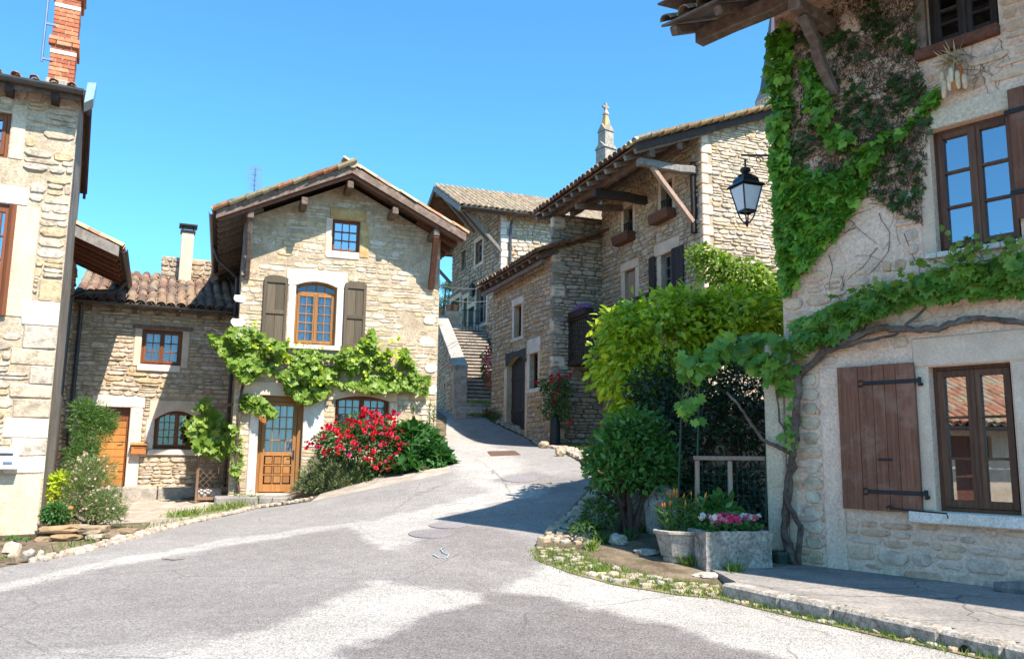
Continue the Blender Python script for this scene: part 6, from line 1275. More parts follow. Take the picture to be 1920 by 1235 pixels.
for k in range(26):
    u, v = (r.uniform(1495, 1705), r.uniform(400, 600)) if k % 2 else (r.uniform(1780, 1900), r.uniform(130, 180)); a = FR.p3(u, v, .01); pts = [Vector(a)]; d = Vector((r.uniform(-.3, .3), 0, 1)).normalized()
    for j in range(6): d = (d+Vector((r.uniform(-.5, .5), 0, r.uniform(-.3, .3)))).normalized(); q = pts[-1]+d*r.uniform(.04, .09); q.y = -.012; pts.append(q)
    mb.tube(pts, .0022, 3)
mb.build('stems', MT['bark'], iv, FR.M)
# grapevine on the right house
gv = thing('grapevine', 'old grapevine with twisted trunk trained above the plank shutter', 'grapevine', FR.w(FR.pix(1493, 1055)[0], .12, 0))
def vine(mb, fac, pts, d, r0, r1, seg=8, jit=.22, sub=5):
    P = [Vector(fac.p3(u, v, d if not isinstance(d, list) else d[i])) for i, (u, v) in enumerate(pts)]; out = []
    for a, b in zip(P, P[1:]):
        for k in range(sub): out.append(a.lerp(b, k/sub)+Vector((R_.uniform(-1, 1), R_.uniform(-.6, .6), R_.uniform(-1, 1)))*r0*.35)
    out.append(P[-1]); n = len(out); mb.tube(out, [r0+(r1-r0)*i/(n-1) for i in range(n)], seg, jit)
mb = MB(); vine(mb, FR, [(1493, 1058), (1470, 990), (1478, 920), (1488, 850), (1494, 780), (1498, 700)], .10, .044, .036); vine(mb, FR, [(1496, 1055), (1500, 985), (1472, 935), (1480, 880), (1486, 845)], .13, .028, .026); mb.build('trunk', MT['bark'], gv, FR.M)
mb = MB(); vine(mb, FR, [(1498, 702), (1545, 660), (1600, 632), (1650, 615), (1700, 618), (1760, 615), (1810, 600), (1850, 596), (1930, 606)], .08, .036, .024, jit=.35); vine(mb, FR, [(1560, 655), (1620, 640), (1680, 628), (1740, 572), (1800, 560)], .10, .018, .008); vine(mb, FR, [(1600, 632), (1640, 590), (1700, 560), (1790, 530), (1900, 520)], .07, .016, .01)
vine(mb, FR, [(1487, 852), (1462, 838), (1430, 824), (1405, 790), (1385, 760), (1362, 735)], [.1, .1, .12, .2, .3, .4], .022, .012); vine(mb, FR, [(1490, 850), (1480, 820), (1462, 790), (1455, 720)], .1, .014, .008); mb.build('branches', MT['bark'], gv, FR.M)
G3 = [(1485, 600), (1530, 588), (1590, 560), (1640, 538), (1700, 528), (1755, 506), (1830, 492), (1925, 474), (1925, 548), (1860, 538), (1800, 552), (1730, 556), (1650, 582), (1600, 605), (1560, 632), (1510, 650), (1495, 636)]
g1 = wall_leaves(FR, G3, 1150, .105, .05, .24, 21, lump=True, thr=-.3, droop=.9); g2 = wall_leaves(FR, [(1345, 640), (1400, 625), (1450, 625), (1480, 640), (1470, 690), (1440, 715), (1420, 700), (1380, 660)], 110, .11, .05, .35, 22, lump=True, thr=-.2)
g3 = wall_leaves(FR, [(1440, 640), (1490, 660), (1490, 740), (1455, 720)], 26, .12, .08, .2, 23, lump=False); g4 = wall_leaves(FR, [(1470, 745), (1492, 755), (1490, 830), (1468, 840)], 14, .10, .08, .2, 24, lump=False)
leaf_parts(gv, tuple(np.concatenate(q) for q in zip(g1, g2, g3, g4)), 'grape', 'grape', 300, cell=12)
def shoots(t, fac, poly, n, d, size, kind, mat, seed, up=.25):
    g = np.random.default_rng(seed); mb = MB(); P, A = [], []
    for u, v in in_poly(poly, n, g):
        s_, z = fac.pix(u, v, d); a = fac.w(s_, d, z); dr_ = unit((fac.D*g.normal()+np.array([0, 0, up+abs(g.normal())*.5])+fac.N*abs(g.normal())*.5)[None])[0]; l = g.uniform(.18, .5); m_ = a+dr_*l*.5+np.array([0, 0, .03]); b_ = a+dr_*l+np.array([0, 0, -.04])
        mb.tube([a, m_, b_], [.004, .003, .0015], 4); 
        for f in np.linspace(.3, 1, 5): P.append(a+(b_-a)*f+np.array([0, 0, .03*math.sin(f*3.1)])); A.append(unit((g.normal(size=3)+np.array([0, 0, -.5]))[None])[0])
    P, A = np.array(P), np.array(A); scatter('shoot_leaves', kind, frames(P, A, unit(g.normal(size=(len(P), 3))*.5+fac.N+[0, 0, .5]), size*(.35+.6*g.random(len(P)))), MT[mat], t, mk='stuff'); mb.build('shoots', MT['fine'], t, WORLD, kind='stuff')
shoots(gv, FR, [(1500, 590), (1640, 535), (1755, 500), (1920, 470), (1920, 520), (1750, 545), (1600, 590)], 26, .15, .09, 'grape', 'grape_y', 301)
# vine sprays over the wire arch
va = thing('grapevine', 'loose vine sprays hanging over the green wire arch', 'grapevine', base_at(1290, 1010)); P = []
g = np.random.default_rng(31)
for px, n in (([(1270, 670), (1330, 640), (1365, 650), (1330, 700), (1300, 725), (1275, 715)], 60), ([(1265, 745), (1310, 740), (1312, 800), (1285, 795)], 24), ([(1335, 630), (1440, 620), (1430, 650), (1350, 660)], 34)):
    P += [at(u, v, 8.75+g.uniform(-.15, .15)) for u, v in in_poly(px, n, g)]
P = np.array(P); n = len(P); scatter('foliage', 'grape', frames(P, unit(g.normal(size=(n, 3))*.5+[0, -.2, -.8]), unit(g.normal(size=(n, 3))*.4+[-.2, -.8, .5]), .105*(.7+.6*g.random(n))), MT['grape'], va)
mb = MB(); mb.tube([at(1285, 800, 8.75), at(1292, 720, 8.75), at(1310, 680, 8.75), at(1350, 650, 8.75)], .008, 5); mb.build('stems', MT['bark'], va, WORLD)

# lime green bush, climber and evergreen behind the fence
b = base_at(1290, 950)
bl = pb([(1255, 640, 11.6, 115, 85, 1.0), (1180, 680, 11.4, 68, 90, .8), (1370, 610, 11.4, 95, 70, .9), (1300, 590, 11.6, 85, 48, .8), (1160, 620, 11.6, 45, 42, .6), (1430, 600, 11.2, 45, 55, .6), (1190, 790, 11.3, 48, 70, .6)])
lb_ = thing('lime_bush', 'big lime green leafy bush glowing in the sun behind the vine', 'bush', (b[0]-.1, 11.6, h1(b[0], 11.6))); P, D = blob_points(bl, 11500, .5, .45, 41); fr = leafy(P, D, .112, .5, .55, .5, 42)
leaf_parts(lb_, fr, 'ovate', 'lime', 300, cell=14); mb = MB(); b0 = np.array((b[0]-.1, 11.6, h1(b[0], 11.6)))
for k in range(7): q = P[k*700]; mb.tube([b0+[.05*k-.15, 0, -.05], b0+(q-b0)*.5+[0, 0, .1], b0+(q-b0)*.85], [.03, .02, .01], 6)
mb.build('stems', MT['bark_r'], lb_, WORLD)
plant('climber', 'pale climbing shrub reaching up the sunlit barn corner', 'climber', (4.0, 14.0, h1(4, 14)), pb([(1395, 520, 14, 55, 38, .5), (1340, 495, 14, 40, 28, .4), (1430, 545, 14, 40, 35, .4), (1310, 475, 14, 22, 14, .25), (1380, 570, 14, 70, 30, .5)]), 4600, 'ovate', .095, 'grape_y', 51, 5, lump=.5, shell=.3)
ev_ = [(1300, 760, 10.4, 95, 85, .7), (1250, 840, 10.2, 70, 85, .6), (1390, 720, 10.4, 62, 60, .6), (1400, 800, 10.6, 52, 80, .6), (1230, 740, 10.6, 55, 60, .5)]
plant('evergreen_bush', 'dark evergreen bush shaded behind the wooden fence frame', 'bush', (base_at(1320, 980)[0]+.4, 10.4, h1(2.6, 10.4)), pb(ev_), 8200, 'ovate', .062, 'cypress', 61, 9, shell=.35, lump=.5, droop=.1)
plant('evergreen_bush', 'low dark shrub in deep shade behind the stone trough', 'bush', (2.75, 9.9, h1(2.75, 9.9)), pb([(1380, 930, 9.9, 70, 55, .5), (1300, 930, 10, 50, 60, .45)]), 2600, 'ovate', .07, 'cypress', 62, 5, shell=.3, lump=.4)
# dark garden wall behind
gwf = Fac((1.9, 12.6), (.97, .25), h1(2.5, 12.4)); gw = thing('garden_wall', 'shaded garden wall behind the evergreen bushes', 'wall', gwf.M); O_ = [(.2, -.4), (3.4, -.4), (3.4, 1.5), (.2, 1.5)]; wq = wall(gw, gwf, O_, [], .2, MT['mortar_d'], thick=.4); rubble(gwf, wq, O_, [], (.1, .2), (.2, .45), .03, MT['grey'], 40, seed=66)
# multi-stemmed shrub by the cobbles
sb0 = base_at(1172, 1000); tp_, P, D = plant('round_shrub', 'rounded glossy shrub on many bare stems beside the cobbles', 'shrub', sb0, pb([(1180, 850, 9.7, 72, 62, .48), (1140, 870, 9.6, 42, 45, .3), (1228, 862, 9.7, 38, 55, .35), (1190, 805, 9.7, 45, 36, .35)]), 5600, 'ovate', .072, 'pitto', 71, 0, shell=.4, droop=-.35, up=.2, lump=.55, var=.5)
mb = MB(); r = random.Random(5)
for k in range(11):
    a = sb0+np.array([r.uniform(-.11, .11), r.uniform(-.08, .08), -.04]); q = at(1180+r.uniform(-55, 55), 870+r.uniform(-20, 20), 9.7+r.uniform(-.2, .2)); m_ = a+(q-a)*.45+np.array([r.uniform(-.06, .06), r.uniform(-.05, .05), .05]); mb.tube([a, m_, q, q+[r.uniform(-.1, .1), 0, .15]], [.034*r.uniform(.6, 1.2), .024, .014, .006], 6, .15)
for k in range(60):
    a = at(1180+r.uniform(-50, 60), 915+r.uniform(-25, 40), 9.7+r.uniform(-.25, .25)); mb.tube([a, a+np.array([r.uniform(-.12, .12), r.uniform(-.1, .1), r.uniform(.05, .2)])], [.006, .003], 4)
mb.build('stems', MT['bark_r'], tp_, WORLD)
plant('ground_cover', 'low leafy ground cover at the foot of the rounded shrub', 'plant', base_at(1120, 985), pb([(1120, 965, 9.5, 34, 30, .3), (1095, 990, 9.3, 28, 14, .25), (1140, 935, 9.9, 22, 24, .2)]), 1500, 'ovate', .05, 'ivy_d', 73, 0, shell=.5)
plant('hydrangea', 'broad leaved green plant between the planter and the stone trough', 'plant', base_at(1338, 1005), pb([(1340, 965, 8.5, 28, 25, .18), (1325, 985, 8.4, 18, 14, .12), (1358, 950, 8.6, 18, 16, .12)]), 260, 'ovate', .12, 'pitto', 74, 4, shell=.4)
for k, (u, v, w_) in enumerate(((1215, 998, 14), (1180, 1012, 10), (1130, 1020, 12), (1245, 1012, 9), (1290, 1060, 10), (1375, 1080, 14), (1110, 1032, 8))):
    p = base_at(u, v); g = np.random.default_rng(80+k); P = p+g.normal(size=(160, 3))*[w_*p[1]/FPX*.45, .05, .0]; P[:, 2] = H(P[:, 0], P[:, 1]); t = thing('grass_tuft', ['grass tuft beside the round shrub stems', 'grass tuft under the round shrub', 'grass tuft near the iron drain grate', 'grass tuft left of the octagonal planter', 'weed tuft in front of the octagonal planter', 'weed tuft in front of the stone trough', 'grass tuft at the edge of the cobbles'][k], 'grass', p, 'tufts by the planters'); scatter('blades', 'blade', frames(P, unit(g.normal(size=(160, 3))*.45+[0, 0, 1]), unit(g.normal(size=(160, 3))), .06+.10*g.random(160)), MT['ivy_d' if k < 4 else 'grass'], t)
# rocks
for k, (u, v, w_, h_, lab) in enumerate(((1245, 1005, 62, 95, 'tall pale rock behind the octagonal planter'), (1160, 1022, 36, 22, 'pale rock at the foot of the round shrub'), (1105, 1030, 22, 18, 'small grey rock near the iron drain grate'), (1215, 1040, 50, 12, 'flat grey slab left of the octagonal planter'), (1330, 1082, 60, 9, 'flat grey slab in front of the stone trough'), (1020, 840, 20, 14, 'rough rock at the foot of the barn door wall'), (1050, 855, 18, 17, 'brown rock below the climbing red roses'), (1000, 822, 20, 13, 'mossy rock beside the dark barn door'))):
    p = base_at(u, v); s = p[1]/FPX; mb = MB(); bm = bmesh.new(); bmesh.ops.create_icosphere(bm, subdivisions=3, radius=1)
    for q in bm.verts: n_ = noise.noise(q.co*1.7+Vector((k*9, 0, 0)))*.35+noise.noise(q.co*4+Vector((k, 3, 0)))*.12; c_ = q.co*(1+n_); q.co = Vector((c_.x*w_*s*.5, c_.y*w_*s*.35, (c_.z*.55+.42)*h_*s))
    me = bpy.data.meshes.new('rock'); bm.to_mesh(me); bm.free(); me.materials.append(MT['concrete' if k < 5 else 'mortar']); o = link('rock', me, None, Matrix.Translation(Vector(p))); tag(o, lab, 'rock', 'rocks along the walls')
# planter with lilies, trough with geraniums
p = base_at(1275, 1052); s = p[1]/FPX; R0 = 50*s; pln = thing('planter', 'octagonal pale concrete planter holding orange lily buds', 'planter', Matrix.Translation(Vector(p)) @ Matrix.Rotation(.2, 4, 'Z')); h_ = 57*s
m = MB(); m.lathe([(R0*.62, 0), (R0*.66, h_*.12), (R0*.62, h_*.16), (R0*.72, h_*.20), (R0*.92, h_*.84), (R0*.93, h_*.87), (R0*1.02, h_*.89), (R0*1.03, h_), (R0*.86, h_), (R0*.82, h_*.8)], seg=8); m.build('bowl', MT['concrete'], pln, bevel=.006)
m = MB(); m.lathe([(R0*.85, h_*.86), (R0*.3, h_*.90)], seg=8); m.build('soil', MT['earth'], pln)
ll = thing('lily_plant', 'orange budded lilies growing in the octagonal planter', 'lily', p+[0, 0, h_*.88]); g = np.random.default_rng(91); mb = MB(); LP = []; LD = []; B_ = []
for k in range(20):
    a = p+np.array([g.uniform(-.7, .7)*R0*.8, g.uniform(-.7, .7)*R0*.6, h_*.85]); t_ = a+np.array([(a[0]-p[0])*.5, (a[1]-p[1])*.5, g.uniform(.24, .40)]); mb.tube([a, t_], [.006, .004], 5); B_.append(t_)
    for j in range(26): f = g.uniform(.05, .95); LP.append(a+(t_-a)*f); LD.append(unit(np.array([[g.normal(), g.normal(), .5]]))[0])
mb.build('stems', MT['fine'], ll, WORLD); LP, LD = np.array(LP), np.array(LD); scatter('foliage', 'blade', frames(LP, LD, unit(g.normal(size=(len(LP), 3))+[0, 0, 1]), .075+.05*g.random(len(LP))), MT['fine'], ll)
for k, q in enumerate(B_[:15]):
    for j in range(1 if k % 3 else 2): fr = frames(np.array([q+[.02*j, 0, -.01]]), unit(np.array([[g.normal()*.25, g.normal()*.25, 1]])), np.array([[0, -1, 0.]]), np.array([.085 if k % 2 else .065])); single('lily_bud', 'bud', fr, MT['orange'], ll, [0])
p = base_at(1391, 1076); q_ = at(1391, 1076, p[1]); s = p[1]/FPX; tw, th, td = 134*s, 80*s, .40; TRF = Fac(at(1325, 1075, p[1]+.02)[:2], (.97, .22), p[2]-.03); trg = thing('stone_trough', 'heavy pitted stone trough full of geraniums and violas', 'planter', TRF.M)
m = MB(); n = 8; gxv = np.linspace(0, tw, n+1)
m.box(0, tw, 0, .06, 0, th); m.box(0, tw, td-.06, td, 0, th); m.box(0, .07, .061, td-.061, 0, th-.004); m.box(tw-.07, tw, .061, td-.061, 0, th-.004); m.box(.071, tw-.071, .061, td-.061, 0, th-.12)
me = m.mesh('body', MT['trough']); bm = bmesh.new(); bm.from_mesh(me); bmesh.ops.subdivide_edges(bm, edges=bm.edges, cuts=7, use_grid_fill=True)
for v_ in bm.verts: w_ = v_.co.copy(); v_.co += Vector((noise.noise(w_*9), noise.noise(w_*9+Vector((5, 0, 0))), noise.noise(w_*7+Vector((0, 9, 0)))))*.016
bm.to_mesh(me); bm.free(); link('body', me, trg, TRF.M); MB().box(.071, tw-.071, .063, td-.063, th-.119, th-.05).build('soil', MT['earth'], trg, TRF.M)
ge = thing('geranium_bed', 'pink geraniums and white violas filling the stone trough', 'flowers', TRF.w(tw*.5, -td*.5, th-.05)); g = np.random.default_rng(93); P = np.array([TRF.w(g.uniform(.06, tw-.06), -g.uniform(.06, td-.06), th-.04+g.uniform(0, .11)) for _ in range(900)]); scatter('foliage', 'ivy', leafy(P, unit(g.normal(size=(900, 3))+[0, -.3, .8]), .045), MT['dkgreen'], ge)
for k in range(70):
    f = g.random(); mt = 'hot' if .25 < f < .68 else ('wht' if f > .76 or f < .12 else ('pink' if f < .25 else 'dred')); q = TRF.w(.07+f*(tw-.14), -g.uniform(.05, td-.1), th+.07+g.uniform(0, .07)); mt = mt if g.random() < .85 else 'pink'
    single('flower_head', 'rose', frames(np.array([q]), unit(g.normal(size=(1, 3))), unit(g.normal(size=(1, 3))*.5+[-.1, -.8, .6]), np.array([.055+.025*g.random()])), MT[mt], ge, [0])
# wooden fence frame, wire mesh, green arch posts
fy = 8.95; A = at(1307, 985, fy); B = at(1307, 858, fy); C2 = at(1437, 859, 8.75); Dm = at(1368, 859, 8.87); fnc = thing('wooden_fence', 'pinkish wooden fence frame with wire mesh beside the rendered wall', 'fence', A)
for a, b in ((A, B), (np.array([Dm[0], Dm[1], A[2]]), Dm)): MB().beam(a-[0, 0, .15], b-[0, 0, .025], .045, .045, 3, .002).build('post', MT['fencew'], fnc, WORLD, bevel=.005)
MB().beam(B+[-.04, .002, 0], C2, .05, .045, 3, .002).build('top_rail', MT['fencew'], fnc, WORLD, bevel=.005)
m = MB()
for k in range(13): f = k/12; a = B+(C2-B)*f; m.tube([[a[0], a[1]+.03, A[2]-.1], [a[0], a[1]+.03, a[2]]], .0016, 3)
for k in range(9): z = A[2]+(B[2]-A[2])*k/9; m.tube([[B[0], B[1]+.03, z], [C2[0], C2[1]+.03, z]], .0016, 3)
m.build('wire_mesh', MT['greenpost'], fnc, WORLD)
arc = thing('wire_arch', 'thin dark green metal arch carrying the vine over the garden gate', 'arch', at(1272, 980, 9.2)); m = MB()
m.tube([at(1270, 985, 9.2), at(1278, 760, 9.2), at(1284, 715, 9.2), at(1310, 670, 9.1), at(1360, 640, 9.0), at(1420, 625, 8.9)], .013, 6); m.tube([at(1305, 985, 9.0), at(1311, 720, 9.0), at(1340, 660, 9.0), at(1400, 632, 8.9)], .013, 6); m.tube([at(1437, 980, 8.72), at(1437, 735, 8.72)], .013, 6); m.tube([at(1282, 790, 9.2), at(1308, 730, 9.0)], .006, 5); m.build('hoops', MT['greenpost'], arc, WORLD)
# bits by the vine trunk
p = FR.w(FR.pix(1487, 1055)[0]-.04, .16, 0); pot = thing('plant_pot', 'dark plastic pot round the foot of the vine trunk', 'flower pot', p); m = MB(); m.lathe([(.07, 0), (.09, .12), (.10, .12), (.10, .15), (.08, .15), (.075, .05)], seg=12); m.build('pot', MT['plastic'], pot)
p = FR.w(FR.pix(1466, 1055)[0]-.04, .25, 0); can = thing('tin_can', 'small yellow tin tucked beside the stone trough', 'tin', p); m = MB(); m.lathe([(.035, 0), (.037, .005), (.037, .105), (.035, .11)], seg=12); m.build('tin', MT['yellow'], can, smooth=False); m = MB(); m.lathe([(.0385, .03), (.0385, .05)], seg=12); m.build('band', MT['iron'], can)
a = FR.w(FR.pix(1885, 1110)[0], .22, .06); b_ = FR.w(FR.pix(1885, 1110)[0]+.8, .16, .07); lg = thing('log', 'weathered grey log lying on the pavement against the wall', 'log', (a[0], a[1], .44)); m = MB(); m.tube([a+(b_-a)*f for f in np.linspace(0, 1, 7)], [.035, .055, .06, .06, .062, .06, .058], 9, .06); m.build('trunk', MT['wood_grey'], lg, WORLD)
# iron drain grate by the cobbles, street covers, paint mark
def flat_cover(name, label, cat, pix, mat, lift=.012, group=None, bars=0):
    c = np.mean([gnd(*q) for q in pix], 0); V = [gnd(*q)+[0, 0, lift] for q in pix]; t = thing(name, label, cat, c, group); MB().prism([v-[0, 0, .03] for v in V], (0, 0, .03)).build('plate', MT[mat], t, WORLD)
    if bars:
        m = MB()
        for k in range(1, bars): f = k/bars; m.beam(V[0]+(V[1]-V[0])*f+[0, 0, .003], V[3]+(V[2]-V[3])*f+[0, 0, .003], .022, .008)
        m.build('ribs', MT[mat], t, WORLD)
    return t
flat_cover('drain_cover', 'rusty ribbed drain cover set in the sunlit street', 'drain cover', [(914, 847), (966, 846), (976, 853), (921, 855)], 'rust', .016, None, 12)
flat_cover('drain_grate', 'dark iron drain grate beside the shaded cobbles', 'drain grate', [(1040, 999), (1052, 990), (1092, 993), (1082, 1003)], 'iron', .035, None, 8)
for k, (u, v, ru, rv, lab) in enumerate(((807, 1001, 42, 8, 'round manhole patch left of the shadow tip'), (840, 985, 36, 6, 'smaller manhole patch just below the shadow tip'), (975, 898, 34, 6, 'oval manhole patch up the sunlit street'))):
    t = flat_cover('manhole_cover', lab, 'manhole cover', [(u+ru*math.cos(a), v+rv*math.sin(a)) for a in np.arange(0, 6.28, .4)][::-1], 'asph_mid', .010, 'manhole covers in the street')
pts = [gnd(u, v)+[0, 0, .012] for u, v in ((812, 1040), (822, 1046), (838, 1047), (842, 1041), (830, 1036), (826, 1030), (836, 1026))]; m = MB(); m.tube(pts, .007, 4); V = [(x, y, h1(x, y)+.0125+(z-h1(x, y)-.012)*.1) for x, y, z in m.V]; m.V = V; o = m.build('paint_mark', MT['bluepaint']); tag(o, 'faint blue paint squiggle on the asphalt', 'paint mark', kind=None)
pts = [gnd(u, v)+[0, 0, .014] for u, v in ((303, 1049), (325, 1052), (345, 1050))]; o = MB().tube(pts, [.004, .006, .003], 5).build('twig', MT['bark']); tag(o, 'thin brown twig lying on the road', 'twig')

# plants in front of the gabled house
gm = thing('grapevine', 'sunlit grapevine trained across the gabled house above its orange door', 'grapevine', FM.w(FM.pix(450, 925)[0], .1, 0))
mb = MB(); vine(mb, FM, [(447, 925), (442, 860), (447, 800), (452, 740), (458, 700)], .10, .030, .026); mb.build('trunk', MT['bark'], gm, FM.M)
mb = MB(); vine(mb, FM, [(458, 700), (490, 675), (560, 680), (640, 690), (720, 690), (790, 715)], .10, .022, .012); vine(mb, FM, [(458, 700), (440, 650), (415, 625), (392, 612)], .1, .016, .006); mb.build('branches', MT['bark'], gm, FM.M)
G5 = [(393, 628), (412, 640), (432, 615), (470, 612), (500, 632), (530, 640), (560, 658), (590, 655), (620, 668), (665, 650), (690, 612), (702, 625), (706, 655), (740, 660), (765, 655), (778, 692), (806, 712), (800, 738), (765, 728), (700, 732), (650, 722), (612, 735), (590, 752), (562, 752), (545, 740), (530, 708), (490, 692), (462, 715), (440, 700), (425, 672), (405, 650)]
q1 = wall_leaves(FM, G5, 3400, .108, .04, .50, 101, lump=True, thr=-.12); q2 = wall_leaves(FM, [(452, 738), (480, 742), (520, 768), (515, 778), (480, 768), (458, 768)], 130, .13, .06, .3, 102, lump=False); q3 = wall_leaves(FM, [(388, 620), (410, 635), (440, 640), (430, 655), (400, 645)], 40, .12, .1, .3, 103, lump=False); q4 = wall_leaves(FM, [(432, 790), (455, 790), (452, 900), (435, 900)], 60, .10, .06, .2, 104, lump=False)
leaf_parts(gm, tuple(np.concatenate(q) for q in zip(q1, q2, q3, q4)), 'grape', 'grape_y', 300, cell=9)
shoots(gm, FM, [(410, 625), (470, 612), (560, 655), (690, 625), (765, 660), (800, 715), (760, 735), (600, 745), (460, 700)], 46, .3, .10, 'grape', 'yel', 303)
def on_M(u, v, d): s, z = FM.pix(u, v, d); return FM.w(s, d, z)
def mblob(L): return [(*on_M(u, v, d), ru*.0113, .5*(ru+rv)*.0113*q, rv*.0113) for u, v, d, ru, rv, q in L]
b = on_M(700, 850, 1.45); b[2] = h1(b[0], b[1]); rbh = thing('rose_bush', 'rose bush covered in red blooms before the gabled house window', 'rose bush', b); P, D = blob_points(mblob([(690, 842, 1.4, 85, 45, .6), (640, 828, 1.3, 48, 28, .6), (740, 848, 1.4, 42, 40, .7), (700, 802, 1.3, 62, 28, .5), (715, 885, 1.7, 60, 24, .5), (745, 872, 1.5, 36, 26, .6)]), 6500, .5, .35, 111); scatter('foliage', 'ovate', leafy(P, D, .075), MT['rosel'], rbh)
mb = MB()
for k in range(7): q = P[k*400]; mb.tube([b+[.06*k-.2, .1, 0], b+(q-b)*.5+[0, .1, .1], b+(q-b)*.8], [.010, .008, .004], 5)
mb.build('stems', MT['bark_r'], rbh, WORLD)
g = np.random.default_rng(112); RS_ = []
RP = [(583, 836), (590, 828), (600, 826), (612, 802), (618, 806), (626, 803), (640, 838), (632, 815), (655, 810), (660, 800), (668, 792), (650, 790), (680, 778), (690, 775), (700, 780), (705, 790), (715, 800), (724, 776), (730, 782), (736, 795), (720, 830), (712, 838), (670, 830), (675, 838), (640, 820), (612, 844), (646, 852), (690, 795), (686, 808), (700, 815), (716, 812), (730, 822), (738, 850), (745, 815), (760, 835), (752, 832), (748, 862), (728, 864), (700, 855), (706, 868), (722, 872), (690, 862), (696, 770), (682, 768), (672, 800), (742, 778), (708, 778), (700, 800), (660, 815), (726, 800)]
for u, v in RP:
    for j in range(5):
        RS_.append(on_M(u+g.normal()*7, v+g.normal()*5, 1.92+g.uniform(-.1, .14)-.35*max(0, (800-v)/60)))
RS_ = np.array(RS_); n = len(RS_); fr = frames(RS_, unit(g.normal(size=(n, 3))), unit(g.normal(size=(n, 3))*.6+FM.N*.8+[0, 0, .5]), .045+.075*g.random(n)); kk = g.random(n); [single('rose', 'rose', fr, MT[m_], rbh, np.where((kk >= a_) & (kk < b_))[0]) for m_, a_, b_ in (('red', 0, .66), ('dred', .66, .9), ('hot', .9, 1.1))]
plant('rosemary_bush', 'grey green rosemary bush beside the orange panelled door', 'bush', base_at(622, 928), mblob([(622, 898, 1.35, 52, 32, .7), (590, 910, 1.35, 34, 24, .7), (655, 905, 1.5, 36, 24, .7), (620, 872, 1.2, 34, 20, .7)]), 9000, 'needle', .085, 'rosem', 121, 0, shell=.45, droop=-.5, lump=.4)
plant('leafy_shrub', 'deep green large leaved shrub at the corner of the gabled house', 'shrub', base_at(800, 880), mblob([(795, 858, 1.9, 44, 36, .6), (765, 872, 2.0, 30, 22, .6), (820, 868, 2.0, 26, 20, .6), (780, 825, 1.6, 34, 30, .6), (835, 874, 2.0, 14, 13, .6), (770, 884, 2.2, 30, 14, .6)]), 1900, 'ivy', .15, 'dkgreen', 131, 5, shell=.5, lump=.35)
for k, (u, v) in enumerate(((773, 800), (784, 812), (804, 795), (812, 800))):
    p = on_M(u, v+40, 1.2); t = thing('flower_spike', ['leftmost tall green flower spike at the house corner', 'shortest green flower spike at the house corner', 'tall green flower spike second from the house corner', 'tall green flower spike nearest the house corner'][k], 'plant', p, 'flower spikes at the corner'); g = np.random.default_rng(140+k); n = 120; f = g.random(n); hh = .85 if k != 1 else .5
    P = p+np.c_[g.normal(size=n)*.03*(1.2-f), g.normal(size=n)*.03*(1.2-f), f*hh]; scatter('blooms', 'ovate', leafy(P, unit(np.c_[g.normal(size=(n, 2)), np.full(n, .8)]), .055), MT['rosem'], t); MB().tube([p-[0, 0, .1], p+[0, 0, hh]], [.012, .005], 5).build('stem', MT['fine'], t, WORLD)
# trellis with vine, white block
to = at(404, 917, 17.2); TF = Fac(to[:2], (.92, .39), h1(to[0], to[1])); hw = .36; th_ = 1.8; trl = thing('trellis', 'brown lattice trellis with a slanted top beside the gabled house', 'trellis', TF.M)
for x in (-hw, hw): MB().box(x-.025, x+.025, -.02, .02, -.1, th_+(x+hw)*.25).build('post', MT['trellis'], trl)
MB().beam((-hw-.03, -.003, th_+.02), (hw+.03, -.003, th_+.21), .05, .06).build('top_rail', MT['trellis'], trl); MB().box(-hw+.026, hw-.026, -.018, .018, .02, .08).build('bottom_rail', MT['trellis'], trl)
for k in range(-5, 15):
    for sg in (1, -1):
        z0 = .08+k*.135; a = Vector((-hw+.026, .004*sg, z0)); b = Vector((hw-.026, .004*sg, z0+2*hw)); lo, hi = .08, th_-.02
        f0 = max(0, (lo-a.z)/(b.z-a.z)); f1 = min(1, (hi-a.z)/(b.z-a.z))
        if f1-f0 < .08: continue
        p, q = a.lerp(b, f0), a.lerp(b, f1)
        if sg < 0: p.x, q.x = -p.x, -q.x
        MB().beam(p, q, .007, .028, up=(0, 1, 0)).build('slat', MT['trellis'], trl)
tvn = thing('grapevine', 'young vine spilling over the lattice trellis', 'grapevine', TF.w(.2, .1, 0)); G6 = [(338, 772), (360, 768), (372, 750), (388, 742), (408, 770), (428, 790), (448, 812), (436, 845), (415, 855), (395, 850), (375, 848), (362, 825), (355, 800)]
leaf_parts(tvn, wall_leaves(TF, G6, 300, .13, .03, .3, 151, lump=True, thr=-.3), 'grape', 'grape_y', 120, cell=11); mb = MB(); vine(mb, TF, [(412, 915), (410, 870), (400, 810), (385, 770), (392, 745)], .08, .014, .006); mb.build('trunk', MT['bark'], tvn, TF.M)
p = base_at(392, 936); o = MB().tube([(-.22, 0, .11), (0, 0, .115), (.22, .03, .11)], .115, 12).build('stone_roller', MT['white'], None, Matrix.Translation(Vector(p)) @ Matrix.Rotation(.35, 4, 'Z'), bevel=.01); tag(o, 'short whitish stone roller lying below the trellis', 'stone')
sf = Fac(FL.w(0, .75, 0)[:2], (.92, .39), 0); stp = thing('paving', None, None, WORLD); tag(stp, kind='structure')
x = -.9
for wq in (.9, .7, 1.1, .8, .9, .7): MB().prism([tuple(FL.w(x+.01, .75, -.5)), tuple(FL.w(x+wq-.01, .75, -.5)), tuple(FL.w(x+wq-.01, .03, -.5)), tuple(FL.w(x+.01, .03, -.5))], (0, 0, .53+R_.uniform(-.01, .01))).build('paving_slab', MT['concrete'], stp, WORLD, bevel=.015); x += wq
x = -1.2
